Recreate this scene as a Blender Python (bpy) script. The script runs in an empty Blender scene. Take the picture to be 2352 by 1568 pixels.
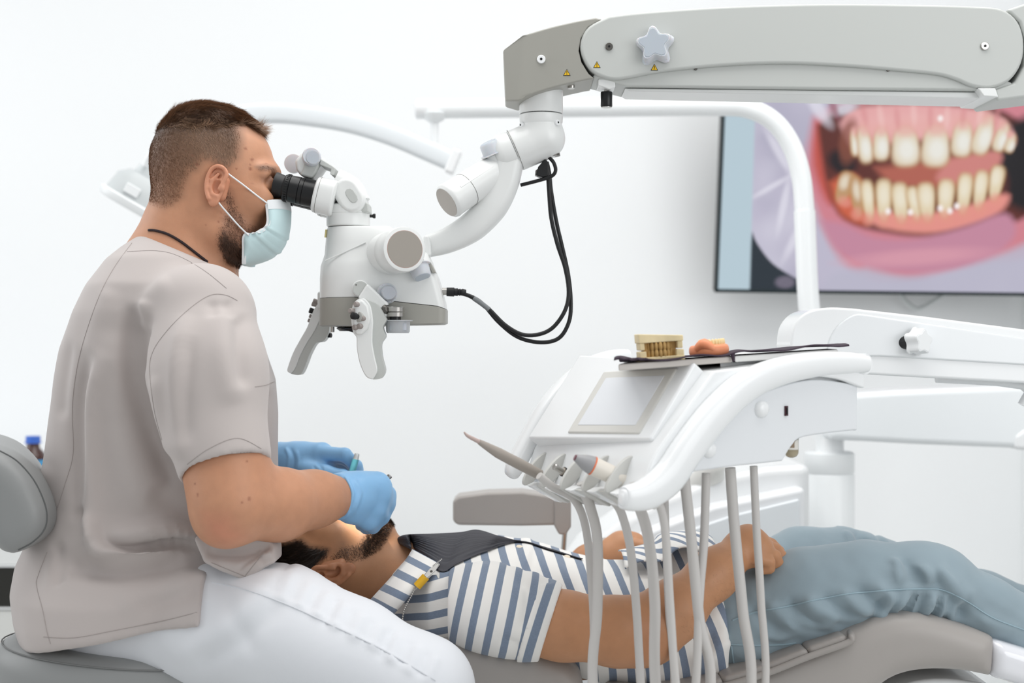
import bpy, bmesh, math, random
import numpy as np
from mathutils import Vector, Matrix
from mathutils.bvhtree import BVHTree

# ------------------------------------------------------------------ camera, light, exposure
SC = bpy.context.scene
COL = SC.collection
FPX, CAMD, CAMZ = 3267.0, 2.33, 1.05          # focal length in pixels, camera distance, eye height

cam_data = bpy.data.cameras.new('camera')
cam_data.sensor_width = 36.0
cam_data.lens = 36.0 * FPX / 2352.0
cam_data.clip_start = 0.05
cam_data.dof.use_dof = True
cam_data.dof.focus_distance = 2.22
cam_data.dof.aperture_fstop = 3.2
cam = bpy.data.objects.new('camera', cam_data)
cam.location = (0, -CAMD, CAMZ)
cam.rotation_euler = (math.pi / 2, 0, 0)
COL.objects.link(cam)
SC.camera = cam

world = bpy.data.worlds.new('daylight')
SC.world = world
world.use_nodes = True
world.node_tree.nodes['Background'].inputs[0].default_value = (0.975, 0.988, 1.0, 1)
world.node_tree.nodes['Background'].inputs[1].default_value = 0.56


def area_light(name, loc, target, sx, sy, power, color=(1, 1, 1)):
    l = bpy.data.lights.new(name, 'AREA')
    l.shape = 'RECTANGLE'; l.size = sx; l.size_y = sy; l.energy = power; l.color = color
    o = bpy.data.objects.new(name, l)
    o.location = loc
    d = Vector(target) - Vector(loc)
    o.rotation_euler = d.to_track_quat('-Z', 'Y').to_euler()
    COL.objects.link(o)
    return o


area_light('window_light', (-3.0, 0.4, 1.9), (0.2, 0.2, 1.0), 2.4, 2.0, 30, (0.98, 0.99, 1.0))
area_light('window_light_right', (2.3, -2.3, 1.7), (0.9, 1.0, 0.9), 2.0, 1.8, 26, (0.98, 0.99, 1.0))
area_light('ceiling_light', (0.3, -0.2, 2.9), (0.3, -0.1, 0.0), 2.6, 2.2, 50, (1.0, 0.99, 0.97))

SC.view_settings.view_transform = 'Standard'
SC.view_settings.look = 'None'
SC.view_settings.gamma = 1.0
SC.view_settings.use_curve_mapping = False
SC.view_settings.exposure = 0.05

# ------------------------------------------------------------------ helpers
RNG = np.random.default_rng(7)


def P(px, py, y=0.0):
    """world point seen at photo pixel (px,py) standing at depth plane y"""
    d = CAMD + y
    return Vector(((px - 1176.0) * d / FPX, y, CAMZ + (784.0 - py) * d / FPX))


def PN(px, py, y=0.0):
    return np.array(P(px, py, y), dtype=np.float64)


def on_plane(px, py, p0, n):
    """point where the sight line through a pixel meets a plane"""
    o = Vector((0, -CAMD, CAMZ))
    d = Vector(((px - 1176.0) / FPX, 1.0, (784.0 - py) / FPX))
    t = (Vector(p0) - o).dot(n) / d.dot(n)
    return o + d * t


def srgb(r, g, b):
    def f(c):
        c /= 255.0
        return c / 12.92 if c <= 0.04045 else ((c + 0.055) / 1.055) ** 2.4
    return (f(r), f(g), f(b), 1.0)


MATS = {}


def mat(name, color, rough=0.5, metal=0.0, spec=0.5, coat=0.0, sheen=0.0, sss=0.0, trans=0.0, bump=None,
        noise=None, attr=None, emit=0.0, ior=1.45):
    """procedural principled material; bump=(scale,strength,distance); noise=(scale,amount)"""
    if name in MATS:
        return MATS[name]
    m = bpy.data.materials.new(name)
    m.use_nodes = True
    nt = m.node_tree
    b = nt.nodes['Principled BSDF']
    b.inputs['Base Color'].default_value = color
    b.inputs['Roughness'].default_value = rough
    b.inputs['Metallic'].default_value = metal
    b.inputs['Specular IOR Level'].default_value = spec
    b.inputs['Coat Weight'].default_value = coat
    b.inputs['Coat Roughness'].default_value = 0.08
    b.inputs['Sheen Weight'].default_value = sheen
    b.inputs['Sheen Roughness'].default_value = 0.5
    b.inputs['Subsurface Weight'].default_value = sss
    b.inputs['Subsurface Radius'].default_value = (0.012, 0.005, 0.003)
    b.inputs['Subsurface Scale'].default_value = 0.6
    b.inputs['Transmission Weight'].default_value = trans
    b.inputs['IOR'].default_value = ior
    tc = nt.nodes.new('ShaderNodeTexCoord')
    src = None
    if attr:
        a = nt.nodes.new('ShaderNodeAttribute'); a.attribute_name = attr
        src = a.outputs['Color']
    if noise:
        n = nt.nodes.new('ShaderNodeTexNoise')
        n.inputs['Scale'].default_value = noise[0]; n.inputs['Detail'].default_value = 4
        nt.links.new(tc.outputs['Object'], n.inputs['Vector'])
        mp = nt.nodes.new('ShaderNodeMapRange')
        mp.inputs['From Min'].default_value = 0.3; mp.inputs['From Max'].default_value = 0.7
        mp.inputs['To Min'].default_value = 1 - noise[1]; mp.inputs['To Max'].default_value = 1 + noise[1]
        nt.links.new(n.outputs['Fac'], mp.inputs['Value'])
        mx = nt.nodes.new('ShaderNodeVectorMath'); mx.operation = 'SCALE'
        if src: nt.links.new(src, mx.inputs[0])
        else: mx.inputs[0].default_value = color[:3]
        nt.links.new(mp.outputs['Result'], mx.inputs['Scale'])
        src = mx.outputs['Vector']
    if src:
        nt.links.new(src, b.inputs['Base Color'])
        if emit: nt.links.new(src, b.inputs['Emission Color'])
    if emit:
        if not src: b.inputs['Emission Color'].default_value = color
        b.inputs['Emission Strength'].default_value = emit
    if bump:
        n = nt.nodes.new('ShaderNodeTexNoise')
        n.inputs['Scale'].default_value = bump[0]; n.inputs['Detail'].default_value = 3
        nt.links.new(tc.outputs['Object'], n.inputs['Vector'])
        bp = nt.nodes.new('ShaderNodeBump')
        bp.inputs['Strength'].default_value = bump[1]; bp.inputs['Distance'].default_value = bump[2]
        nt.links.new(n.outputs['Fac'], bp.inputs['Height'])
        nt.links.new(bp.outputs['Normal'], b.inputs['Normal'])
    MATS[name] = m
    return m


def tag(o, label=None, cat=None, group=None, kind=None):
    if label: o['label'] = label
    if cat: o['category'] = cat
    if group: o['group'] = group
    if kind: o['kind'] = kind
    return o


def thing(name, loc, label, cat, group=None):
    o = bpy.data.objects.new(name, None)
    o.empty_display_size = 0.05
    o.location = loc
    COL.objects.link(o)
    return tag(o, label, cat, group)


def world_offset(o):
    v = Vector((0, 0, 0))
    while o:
        v += o.location
        o = o.parent
    return v


def link(name, me, m=None, parent=None, smooth=None):
    if m is not None:
        me.materials.append(m)
    if smooth is not None:
        me.shade_smooth()
        if smooth < 180:
            me.set_sharp_from_angle(angle=math.radians(smooth))
    # give the object an origin near its own geometry
    n = len(me.vertices)
    c = np.empty(n * 3)
    me.vertices.foreach_get('co', c)
    c = c.reshape(-1, 3)
    org = c.mean(0) if n else np.zeros(3)
    c -= org
    me.vertices.foreach_set('co', c.ravel())
    o = bpy.data.objects.new(name, me)
    COL.objects.link(o)
    if parent:
        o.parent = parent
        o.location = Vector(org) - world_offset(parent)
    else:
        o.location = org
    return o


class MB:
    """collects shapes into one mesh"""
    def __init__(self):
        self.v = []; self.f = []

    def add(self, vs, fs):
        b = len(self.v)
        self.v.extend(Vector(v) for v in vs)
        self.f.extend([tuple(i + b for i in f) for f in fs])
        return self

    def box(self, c, size, rot=None):
        h = Vector(size) / 2
        vs = [Vector((sx * h.x, sy * h.y, sz * h.z)) for sx in (-1, 1) for sy in (-1, 1) for sz in (-1, 1)]
        if rot is not None: vs = [rot @ v for v in vs]
        return self.add([Vector(c) + v for v in vs],
                        [(0, 1, 3, 2), (4, 6, 7, 5), (0, 4, 5, 1), (2, 3, 7, 6), (0, 2, 6, 4), (1, 5, 7, 3)])

    def prism(self, a, b):
        """two matching outlines joined by a band, capped"""
        n = len(a)
        fs = [tuple(range(n))[::-1], tuple(range(n, 2 * n))]
        fs += [(i, (i + 1) % n, n + (i + 1) % n, n + i) for i in range(n)]
        return self.add(list(a) + list(b), fs)

    def lathe(self, p, axis, prof, seg=32, cap=True):
        """prof: list of (distance along axis, radius)"""
        ax = Vector(axis).normalized()
        s = ax.orthogonal().normalized(); t = ax.cross(s)
        vs, fs = [], []
        for (h, r) in prof:
            for i in range(seg):
                a = 2 * math.pi * i / seg
                vs.append(Vector(p) + ax * h + (s * math.cos(a) + t * math.sin(a)) * r)
        for j in range(len(prof) - 1):
            for i in range(seg):
                k = (i + 1) % seg
                fs.append((j * seg + i, j * seg + k, (j + 1) * seg + k, (j + 1) * seg + i))
        if cap:
            fs.append(tuple(range(seg))[::-1])
            fs.append(tuple(range((len(prof) - 1) * seg, len(prof) * seg)))
        return self.add(vs, fs)

    def tube(self, pts, r, seg=12, sub=6, flat=None, cap=True, power=2.0):
        """swept tube; r number, list, or list of (r1,r2); flat = direction that r2 is measured along"""
        pts = [Vector(p) for p in pts]
        n = len(pts)
        rr = r if isinstance(r, (list, tuple)) else [r] * n
        rr = [(q, q) if not isinstance(q, (list, tuple)) else q for q in rr]
        if sub > 1 and n > 2:
            pts, rr = catmull(pts, rr, sub)
        n = len(pts)
        tang = [(pts[min(i + 1, n - 1)] - pts[max(i - 1, 0)]).normalized() for i in range(n)]
        if flat is not None:
            ref = Vector(flat)
        else:
            ref = tang[0].orthogonal()
        vs, fs = [], []
        for i in range(n):
            tg = tang[i]
            b2 = (ref - tg * ref.dot(tg)).normalized()
            if flat is None: ref = b2
            b1 = b2.cross(tg)
            for k in range(seg):
                a = 2 * math.pi * k / seg
                ca, sa = math.cos(a), math.sin(a)
                ca = math.copysign(abs(ca) ** (2 / power), ca); sa = math.copysign(abs(sa) ** (2 / power), sa)
                vs.append(pts[i] + b1 * ca * rr[i][0] + b2 * sa * rr[i][1])
        for j in range(n - 1):
            for i in range(seg):
                k = (i + 1) % seg
                fs.append((j * seg + i, j * seg + k, (j + 1) * seg + k, (j + 1) * seg + i))
        if cap:
            fs.append(tuple(range(seg))[::-1])
            fs.append(tuple(range((n - 1) * seg, n * seg)))
        return self.add(vs, fs)

    def ball(self, c, r, seg=20, rings=12):
        r = Vector(r) if isinstance(r, (list, tuple)) else Vector((r, r, r))
        vs, fs = [], []
        for j in range(1, rings):
            th = math.pi * j / rings
            for i in range(seg):
                a = 2 * math.pi * i / seg
                vs.append(Vector(c) + Vector((r.x * math.sin(th) * math.cos(a), r.y * math.sin(th) * math.sin(a), r.z * math.cos(th))))
        top = len(vs); vs.append(Vector(c) + Vector((0, 0, r.z)))
        bot = len(vs); vs.append(Vector(c) - Vector((0, 0, r.z)))
        for j in range(rings - 2):
            for i in range(seg):
                k = (i + 1) % seg
                fs.append((j * seg + i, (j + 1) * seg + i, (j + 1) * seg + k, j * seg + k))
        for i in range(seg):
            k = (i + 1) % seg
            fs.append((top, i, k)); fs.append((bot, (rings - 2) * seg + k, (rings - 2) * seg + i))
        return self.add(vs, fs)

    def rings(self, rs, cap=True):
        """stack of equal-length closed loops"""
        n = len(rs[0]); vs = [p for r in rs for p in r]; fs = []
        for j in range(len(rs) - 1):
            for i in range(n):
                k = (i + 1) % n
                fs.append((j * n + i, j * n + k, (j + 1) * n + k, (j + 1) * n + i))
        if cap:
            fs.append(tuple(range(n))[::-1]); fs.append(tuple(range((len(rs) - 1) * n, len(rs) * n)))
        return self.add(vs, fs)

    def build(self, name, m, parent=None, smooth=35, bevel=0.0, seg=3, fix=True):
        me = bpy.data.meshes.new(name)
        me.from_pydata([tuple(v) for v in self.v], [], self.f)
        if fix:
            bm = bmesh.new(); bm.from_mesh(me)
            bmesh.ops.recalc_face_normals(bm, faces=bm.faces)
            bm.to_mesh(me); bm.free()
        o = link(name, me, m, parent, smooth)
        if bevel:
            md = o.modifiers.new('bevel', 'BEVEL')
            md.width = bevel; md.segments = seg; md.limit_method = 'ANGLE'; md.angle_limit = math.radians(38)
            md.harden_normals = True
        return o


def catmull(pts, rr, sub):
    n = len(pts); op, orr = [], []
    for i in range(n - 1):
        p0, p1, p2, p3 = pts[max(i - 1, 0)], pts[i], pts[i + 1], pts[min(i + 2, n - 1)]
        for s in range(sub):
            t = s / sub
            q = 0.5 * ((2 * p1) + (p2 - p0) * t + (2 * p0 - 5 * p1 + 4 * p2 - p3) * t * t + (3 * p1 - p0 - 3 * p2 + p3) * t ** 3)
            op.append(q)
            if rr is not None:
                orr.append(tuple(rr[i][k] * (1 - t) + rr[i + 1][k] * t for k in range(len(rr[i]))))
    op.append(pts[-1])
    if rr is not None: orr.append(rr[-1])
    return op, orr


def curve_px(pts, sub=6):
    """smooth a list of 2-D points"""
    v, _ = catmull([Vector((p[0], p[1], 0)) for p in pts], None, sub)
    return [(p.x, p.y) for p in v]


# ------------------------------------------------------------------ distance-field modelling
def sm(a, b, k):
    h = np.clip(0.5 + 0.5 * (b - a) / k, 0, 1)
    return b * (1 - h) + a * h - k * h * (1 - h)


def smx(a, b, k):
    return -sm(-a, -b, k)


def cap(p, a, b, ra, rb):
    a = np.asarray(a, float); b = np.asarray(b, float)
    ab = b - a
    t = np.clip(((p - a) @ ab) / max(ab @ ab, 1e-9), 0, 1)
    return np.linalg.norm(p - a - t[:, None] * ab, axis=1) - (ra + (rb - ra) * t)


def within(p, lo, hi, fn, far=0.25):
    """evaluate a field only inside a box"""
    m = ((p > np.asarray(lo)) & (p < np.asarray(hi))).all(1)
    out = np.full(len(p), far)
    if m.any(): out[m] = fn(p[m])
    return out


def chain(p, pts, k=0.02):
    """pts: list of (point, radius)"""
    d = None
    for (a, ra), (b, rb) in zip(pts[:-1], pts[1:]):
        e = cap(p, a, b, ra, rb)
        d = e if d is None else sm(d, e, k)
    return d


def ell(p, c, r, R=None):
    q = p - np.asarray(c, float)
    if R is not None: q = q @ np.asarray(R, float)      # columns of R are the local axes
    r = np.asarray(r, float)
    k0 = np.linalg.norm(q / r, axis=1); k1 = np.linalg.norm(q / (r * r), axis=1)
    return k0 * (k0 - 1) / np.maximum(k1, 1e-6)


def rbox(p, c, h, rad, R=None):
    q = p - np.asarray(c, float)
    if R is not None: q = q @ np.asarray(R, float)
    q = np.abs(q) - (np.asarray(h, float) - rad)
    return np.linalg.norm(np.maximum(q, 0), axis=1) + np.minimum(q.max(1), 0) - rad


def plane(p, p0, n):
    n = np.asarray(n, float); n = n / np.linalg.norm(n)
    return (p - np.asarray(p0, float)) @ n


def axes(x, up=(0, 0, 1)):
    """matrix with columns x, y, z where x is the given direction"""
    x = np.asarray(x, float); x = x / np.linalg.norm(x)
    z = np.asarray(up, float); z = z - x * (z @ x); z /= np.linalg.norm(z)
    return np.stack([x, np.cross(z, x), z], 1)


def poly2(x, z, poly):
    """signed distance to a polygon"""
    d = np.full(x.shape, 1e9); s = np.ones(x.shape)
    n = len(poly)
    for i in range(n):
        ax, az = poly[i]; bx, bz = poly[i - 1]
        ex, ez = bx - ax, bz - az
        wx, wz = x - ax, z - az
        t = np.clip((wx * ex + wz * ez) / max(ex * ex + ez * ez, 1e-12), 0, 1)
        d = np.minimum(d, (wx - ex * t) ** 2 + (wz - ez * t) ** 2)
        c1 = z >= az; c2 = z < bz; c3 = ex * wz > ez * wx
        flip = (c1 & c2 & c3) | (~c1 & ~c2 & ~c3)
        s = np.where(flip, -s, s)
    return s * np.sqrt(d)


def surface(field, lo, hi, h, smooth=2):
    """surface-nets mesh of a distance field -> (verts, quads)"""
    lo = np.asarray(lo, float); hi = np.asarray(hi, float)
    B = 4
    nb = np.maximum(np.ceil((hi - lo) / (h * B)).astype(int), 1)
    n = nb * B + 1
    cc = [lo[i] + (np.arange(nb[i]) + 0.5) * B * h for i in range(3)]
    G = np.stack(np.meshgrid(*cc, indexing='ij'), -1).reshape(-1, 3)
    dc = field(G).reshape(nb)
    act = np.abs(dc) < B * h * 1.6
    V = np.empty(n, np.float32)
    big = np.where(dc > 0, 1.0, -1.0).astype(np.float32)
    V[:-1, :-1, :-1] = np.repeat(np.repeat(np.repeat(big, B, 0), B, 1), B, 2)
    V[-1] = V[-2]; V[:, -1] = V[:, -2]; V[:, :, -1] = V[:, :, -2]
    M = np.zeros(n, bool)
    ai = np.argwhere(act)
    for dx in range(B + 1):
        for dy in range(B + 1):
            for dz in range(B + 1):
                M[ai[:, 0] * B + dx, ai[:, 1] * B + dy, ai[:, 2] * B + dz] = True
    idx = np.argwhere(M)
    vals = np.empty(len(idx), np.float32)
    for s in range(0, len(idx), 400000):
        vals[s:s + 400000] = field(lo + idx[s:s + 400000] * h)
    V[M] = vals
    V[0] = 1; V[-1] = 1; V[:, 0] = 1; V[:, -1] = 1; V[:, :, 0] = 1; V[:, :, -1] = 1
    S = V < 0
    c = [S[i:n[0] - 1 + i, j:n[1] - 1 + j, k:n[2] - 1 + k] for i in (0, 1) for j in (0, 1) for k in (0, 1)]
    anyv = c[0].copy(); allv = c[0].copy()
    for q in c[1:]:
        anyv |= q; allv &= q
    cells = np.argwhere(anyv & ~allv)
    cid = np.full(n - 1, -1, np.int32)
    cid[cells[:, 0], cells[:, 1], cells[:, 2]] = np.arange(len(cells))
    offs = [(i, j, k) for i in (0, 1) for j in (0, 1) for k in (0, 1)]
    cv = np.stack([V[cells[:, 0] + o[0], cells[:, 1] + o[1], cells[:, 2] + o[2]] for o in offs], 1)
    acc = np.zeros((len(cells), 3)); cnt = np.zeros(len(cells))
    for a in range(8):
        for b in range(a + 1, 8):
            da = np.array(offs[b]) - np.array(offs[a])
            if np.abs(da).sum() != 1: continue
            va, vb = cv[:, a], cv[:, b]
            m = (va < 0) != (vb < 0)
            t = np.where(m, va / np.where(m, va - vb, 1), 0)
            pt = np.array(offs[a]) + t[:, None] * da
            acc[m] += pt[m]; cnt[m] += 1
    verts = lo + (cells + acc / cnt[:, None]) * h
    quads = []
    for ax in range(3):
        sl0 = [slice(None)] * 3; sl1 = [slice(None)] * 3
        sl0[ax] = slice(0, -1); sl1[ax] = slice(1, None)
        ch = S[tuple(sl0)] != S[tuple(sl1)]
        e = np.argwhere(ch)
        u, v = (ax + 1) % 3, (ax + 2) % 3
        e = e[(e[:, u] > 0) & (e[:, v] > 0) & (e[:, u] < n[u] - 1) & (e[:, v] < n[v] - 1)]
        q = []
        for (du, dv) in ((1, 1), (0, 1), (0, 0), (1, 0)):
            g = e.copy(); g[:, u] -= du; g[:, v] -= dv
            q.append(cid[g[:, 0], g[:, 1], g[:, 2]])
        q = np.stack(q, 1)
        ins = S[e[:, 0], e[:, 1], e[:, 2]]
        q[~ins] = q[~ins][:, ::-1]
        quads.append(q)
    quads = np.concatenate(quads)
    quads = quads[(quads >= 0).all(1)]
    verts = relax(verts, quads, smooth)
    return verts, quads


def relax(verts, quads, it):
    if it:
        ed = np.concatenate([quads[:, [0, 1]], quads[:, [1, 2]], quads[:, [2, 3]], quads[:, [3, 0]]])
        cnt = np.bincount(ed.ravel(), minlength=len(verts)).astype(float)
        for _ in range(it):
            acc = np.stack([np.bincount(ed[:, 0], verts[ed[:, 1], k], len(verts)) + np.bincount(ed[:, 1], verts[ed[:, 0], k], len(verts)) for k in range(3)], 1)
            verts = verts * 0.4 + 0.6 * acc / np.maximum(cnt, 1)[:, None]
    return verts


def vnormals(v, q):
    fn = np.cross(v[q[:, 2]] - v[q[:, 0]], v[q[:, 3]] - v[q[:, 1]])
    vn = np.stack([sum(np.bincount(q[:, c], fn[:, k], len(v)) for c in range(4)) for k in range(3)], 1)
    return vn / np.maximum(np.linalg.norm(vn, axis=1), 1e-12)[:, None]


def crease(v, nrm, lines, mask=None):
    """push folds into a surface. lines: (list of (px,py) at depth y, y, amplitude, width)"""
    x, y, z = v[:, 0], v[:, 1], v[:, 2]
    disp = np.zeros(len(v))
    for ln in lines:
        pts, yy, amp, wid = ln[:4]
        step = len(ln) > 4
        q = np.array([PN(a, b, yy)[[0, 2]] for a, b in curve_px(pts, 4)])
        pad = wid * 3
        sel = np.flatnonzero((x > q[:, 0].min() - pad) & (x < q[:, 0].max() + pad) & (z > q[:, 1].min() - pad) & (z < q[:, 1].max() + pad))
        if not len(sel): continue
        xs_, zs_ = x[sel], z[sel]
        dm = np.full(len(sel), 1e9); tm = np.zeros(len(sel)); sg = np.ones(len(sel))
        L = len(q) - 1
        for i in range(L):
            e = q[i + 1] - q[i]
            wx, wz = xs_ - q[i, 0], zs_ - q[i, 1]
            t = np.clip((wx * e[0] + wz * e[1]) / max(e @ e, 1e-12), 0, 1)
            dd = (wx - e[0] * t) ** 2 + (wz - e[1] * t) ** 2
            m = dd < dm
            dm = np.where(m, dd, dm); tm = np.where(m, (i + t) / L, tm)
            if step: sg = np.where(m, np.sign(e[0] * wz - e[1] * wx), sg)
        taper = np.clip(np.minimum(tm, 1 - tm) * 5 + 0.12, 0, 1)
        if step:                                                      # cloth lapping over itself
            r_ = np.sqrt(dm); taper = np.clip(np.minimum(tm, 1 - tm) * 3.2, 0, 1)
            disp[sel] += amp * taper * np.tanh(sg * r_ / .0055) * np.exp(-r_ / wid)
        else: disp[sel] += amp * taper * np.exp(-dm / (wid * wid))
    if mask is not None: disp = disp * mask
    return v + nrm * disp[:, None]


def wob(v, freq, seed, octaves=3):
    """cheap smooth noise in about -1..1"""
    r = np.random.default_rng(seed)
    out = np.zeros(len(v)); a = 1.0; tot = 0
    for o in range(octaves):
        for _ in range(4):
            k = r.normal(size=3); k = k / np.linalg.norm(k) * freq * (2 ** o) * r.uniform(0.7, 1.3)
            out += a * np.sin(v @ k + r.uniform(0, 6.28)); tot += a * 0.7
        a *= 0.5
    return out / tot


def np_mesh(name, v, q, m, parent=None, col=None, smooth=180):
    me = bpy.data.meshes.new(name)
    me.vertices.add(len(v)); me.vertices.foreach_set('co', np.ascontiguousarray(v, np.float32).ravel())
    k = q.shape[1]
    me.loops.add(len(q) * k); me.loops.foreach_set('vertex_index', np.ascontiguousarray(q, np.int32).ravel())
    me.polygons.add(len(q)); me.polygons.foreach_set('loop_start', np.arange(0, len(q) * k, k, dtype=np.int32))
    if col is not None:
        at = me.color_attributes.new('tone', 'FLOAT_COLOR', 'POINT')
        c4 = np.ones((len(v), 4), np.float32); c4[:, :3] = col
        at.data.foreach_set('color', c4.ravel())
    me.update(calc_edges=True)
    me.validate()
    return link(name, me, m, parent, smooth)


def join_vq(parts):
    vs, qs, b = [], [], 0
    for v, q in parts:
        vs.append(v); qs.append(q + b); b += len(v)
    return np.concatenate(vs), np.concatenate(qs)


def bvh_of(v, q):
    return BVHTree.FromPolygons(v.tolist(), q.tolist())


def drape(bvh, pts, off=0.0, sub=6):
    """lay a line of photo pixels onto a surface"""
    o = Vector((0, -CAMD, CAMZ)); out = []
    for a, b in curve_px(pts, sub):
        d = Vector(((a - 1176.0) / FPX, 1.0, (784.0 - b) / FPX)).normalized()
        hit = bvh.ray_cast(o, d)
        if hit[0] is not None: out.append(hit[0] + hit[1].normalized() * off * (1 if hit[1].dot(d) < 0 else -1))
    return out


STRAND_TONE = {}


def strand_tones(parts, rgb):
    t = np.concatenate([STRAND_TONE[id(p[0])] for p in parts])
    return np.array(rgb[:3])[None] * t[:, None]


def strands(v, q, wgt, n, length, comb, width, lift=0.35, seed=1, curl=0.25, seg=3, jitter=0.25):
    """hair as thin tapered ribbons rooted on a surface; wgt per vertex 0..1, comb(points)->directions"""
    r = np.random.default_rng(seed)
    nrm = vnormals(v, q)
    fa = np.linalg.norm(np.cross(v[q[:, 2]] - v[q[:, 0]], v[q[:, 3]] - v[q[:, 1]]), axis=1)
    fw = fa * wgt[q].mean(1)
    if fw.sum() <= 0: return None
    fi = r.choice(len(q), n, p=fw / fw.sum())
    ab = r.dirichlet((1, 1, 1, 1), n)
    root = (v[q[fi]] * ab[:, :, None]).sum(1)
    nn = (nrm[q[fi]] * ab[:, :, None]).sum(1); nn /= np.linalg.norm(nn, axis=1)[:, None]
    w = (wgt[q[fi]] * ab).sum(1)
    L = (length(root) if callable(length) else np.full(n, length)) * r.uniform(0.6, 1.1, n) * np.clip(w * 1.5, 0.35, 1)
    cd = comb(root) + r.normal(size=(n, 3)) * jitter
    cd = cd - nn * (cd * nn).sum(1)[:, None]
    cd /= np.linalg.norm(cd, axis=1)[:, None] + 1e-9
    lf = lift * r.uniform(0.5, 1.4, n)
    view = root - np.array([0, -CAMD, CAMZ]); view /= np.linalg.norm(view, axis=1)[:, None]
    side = np.cross(cd, nn); side += np.cross(cd, view) * 0.8
    side /= np.linalg.norm(side, axis=1)[:, None] + 1e-9
    vs = []
    for j in range(seg + 1):
        t = j / seg
        c = root - nn * 0.0006 + L[:, None] * (cd * t * (1 - 0.15 * t) + nn * (lf * (t - curl * t * t))[:, None])
        wd = width * (1 - 0.85 * t)
        vs.append(c - side * wd / 2); vs.append(c + side * wd / 2)
    V = np.stack(vs, 1).reshape(-1, 3)
    k = (seg + 1) * 2
    base = np.arange(n)[:, None] * k
    Q = np.concatenate([base + np.array([2 * j, 2 * j + 1, 2 * j + 3, 2 * j + 2]) for j in range(seg)])
    tone = np.repeat(r.uniform(.55, 1.5, n), k)
    STRAND_TONE[id(V)] = tone
    return V, Q


def in_poly(v, poly, soft=0.006, y=None):
    """0..1 mask of vertices inside a photo-pixel outline taken at depth y"""
    pp = [tuple(PN(a, b, 0.0 if y is None else y)[[0, 2]]) for a, b in poly]
    d = poly2(v[:, 0], v[:, 2], pp)
    return np.clip(0.5 - d / (2 * soft), 0, 1)


def interp(t, xs, ys):
    return np.interp(t, xs, ys)


# ------------------------------------------------------------------ shared materials
WHITE_PLASTIC = mat('white_gloss_plastic', srgb(238, 240, 241), 0.22, coat=0.3)
SCOPE_WHITE = mat('microscope_white_lacquer', srgb(226, 228, 227), 0.32, coat=0.2)
SCOPE_LIGHT = mat('microscope_pale_cover', srgb(190, 193, 190), 0.42)
SCOPE_GREY = mat('microscope_grey_lacquer', srgb(158, 157, 150), 0.42)
DISC_GREY = mat('grey_disc_face', srgb(152, 146, 138), 0.5)
SILICONE = mat('frosted_silicone_cap', srgb(206, 210, 216), 0.38, sss=0.3)
SILICONE_BLUE = mat('frosted_silicone_face', srgb(184, 189, 197), 0.4, sss=0.2)
BLACK = mat('black_satin', srgb(16, 17, 19), 0.32)
BLACK_RUBBER = mat('black_rubber', srgb(20, 21, 23), 0.45)
METAL = mat('brushed_steel', srgb(190, 188, 184), 0.28, metal=1.0)
DARK_METAL = mat('dark_steel', srgb(110, 108, 104), 0.35, metal=1.0)
YELLOW = mat('warning_yellow', srgb(236, 190, 30), 0.5)
GREY_VINYL = mat('grey_vinyl', srgb(166, 161, 157), 0.42, bump=(260, 0.08, 0.001))
STOOL_VINYL = mat('stool_grey_vinyl', srgb(142, 144, 144), 0.4, bump=(260, 0.08, 0.001))
HOSE = mat('pale_grey_hose', srgb(200, 197, 194), 0.4)
# ------------------------------------------------------------------ the room
WALL = mat('painted_wall', srgb(243, 245, 246), 0.85, bump=(90, 0.04, 0.002))
FLOORM = mat('pale_vinyl_floor', srgb(205, 206, 204), 0.45, noise=(6, 0.03))
WY = 1.95
o = MB().box((0.2, -0.4, -0.02), (7.2, 5.0, 0.04)).build('floor', FLOORM); tag(o, 'pale grey vinyl floor of the surgery', kind='structure')
o = MB().box((0.2, WY + 0.05, 1.5), (7.2, 0.1, 3.0)).build('wall_back', WALL); tag(o, 'plain white painted wall behind the chair', kind='structure')
o = MB().box((1.735, 1.6, 1.5), (0.4, 0.7, 3.0)).build('wall_right', WALL, bevel=0.004); tag(o, 'white wall pier at the right of the back wall', kind='structure')

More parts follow.
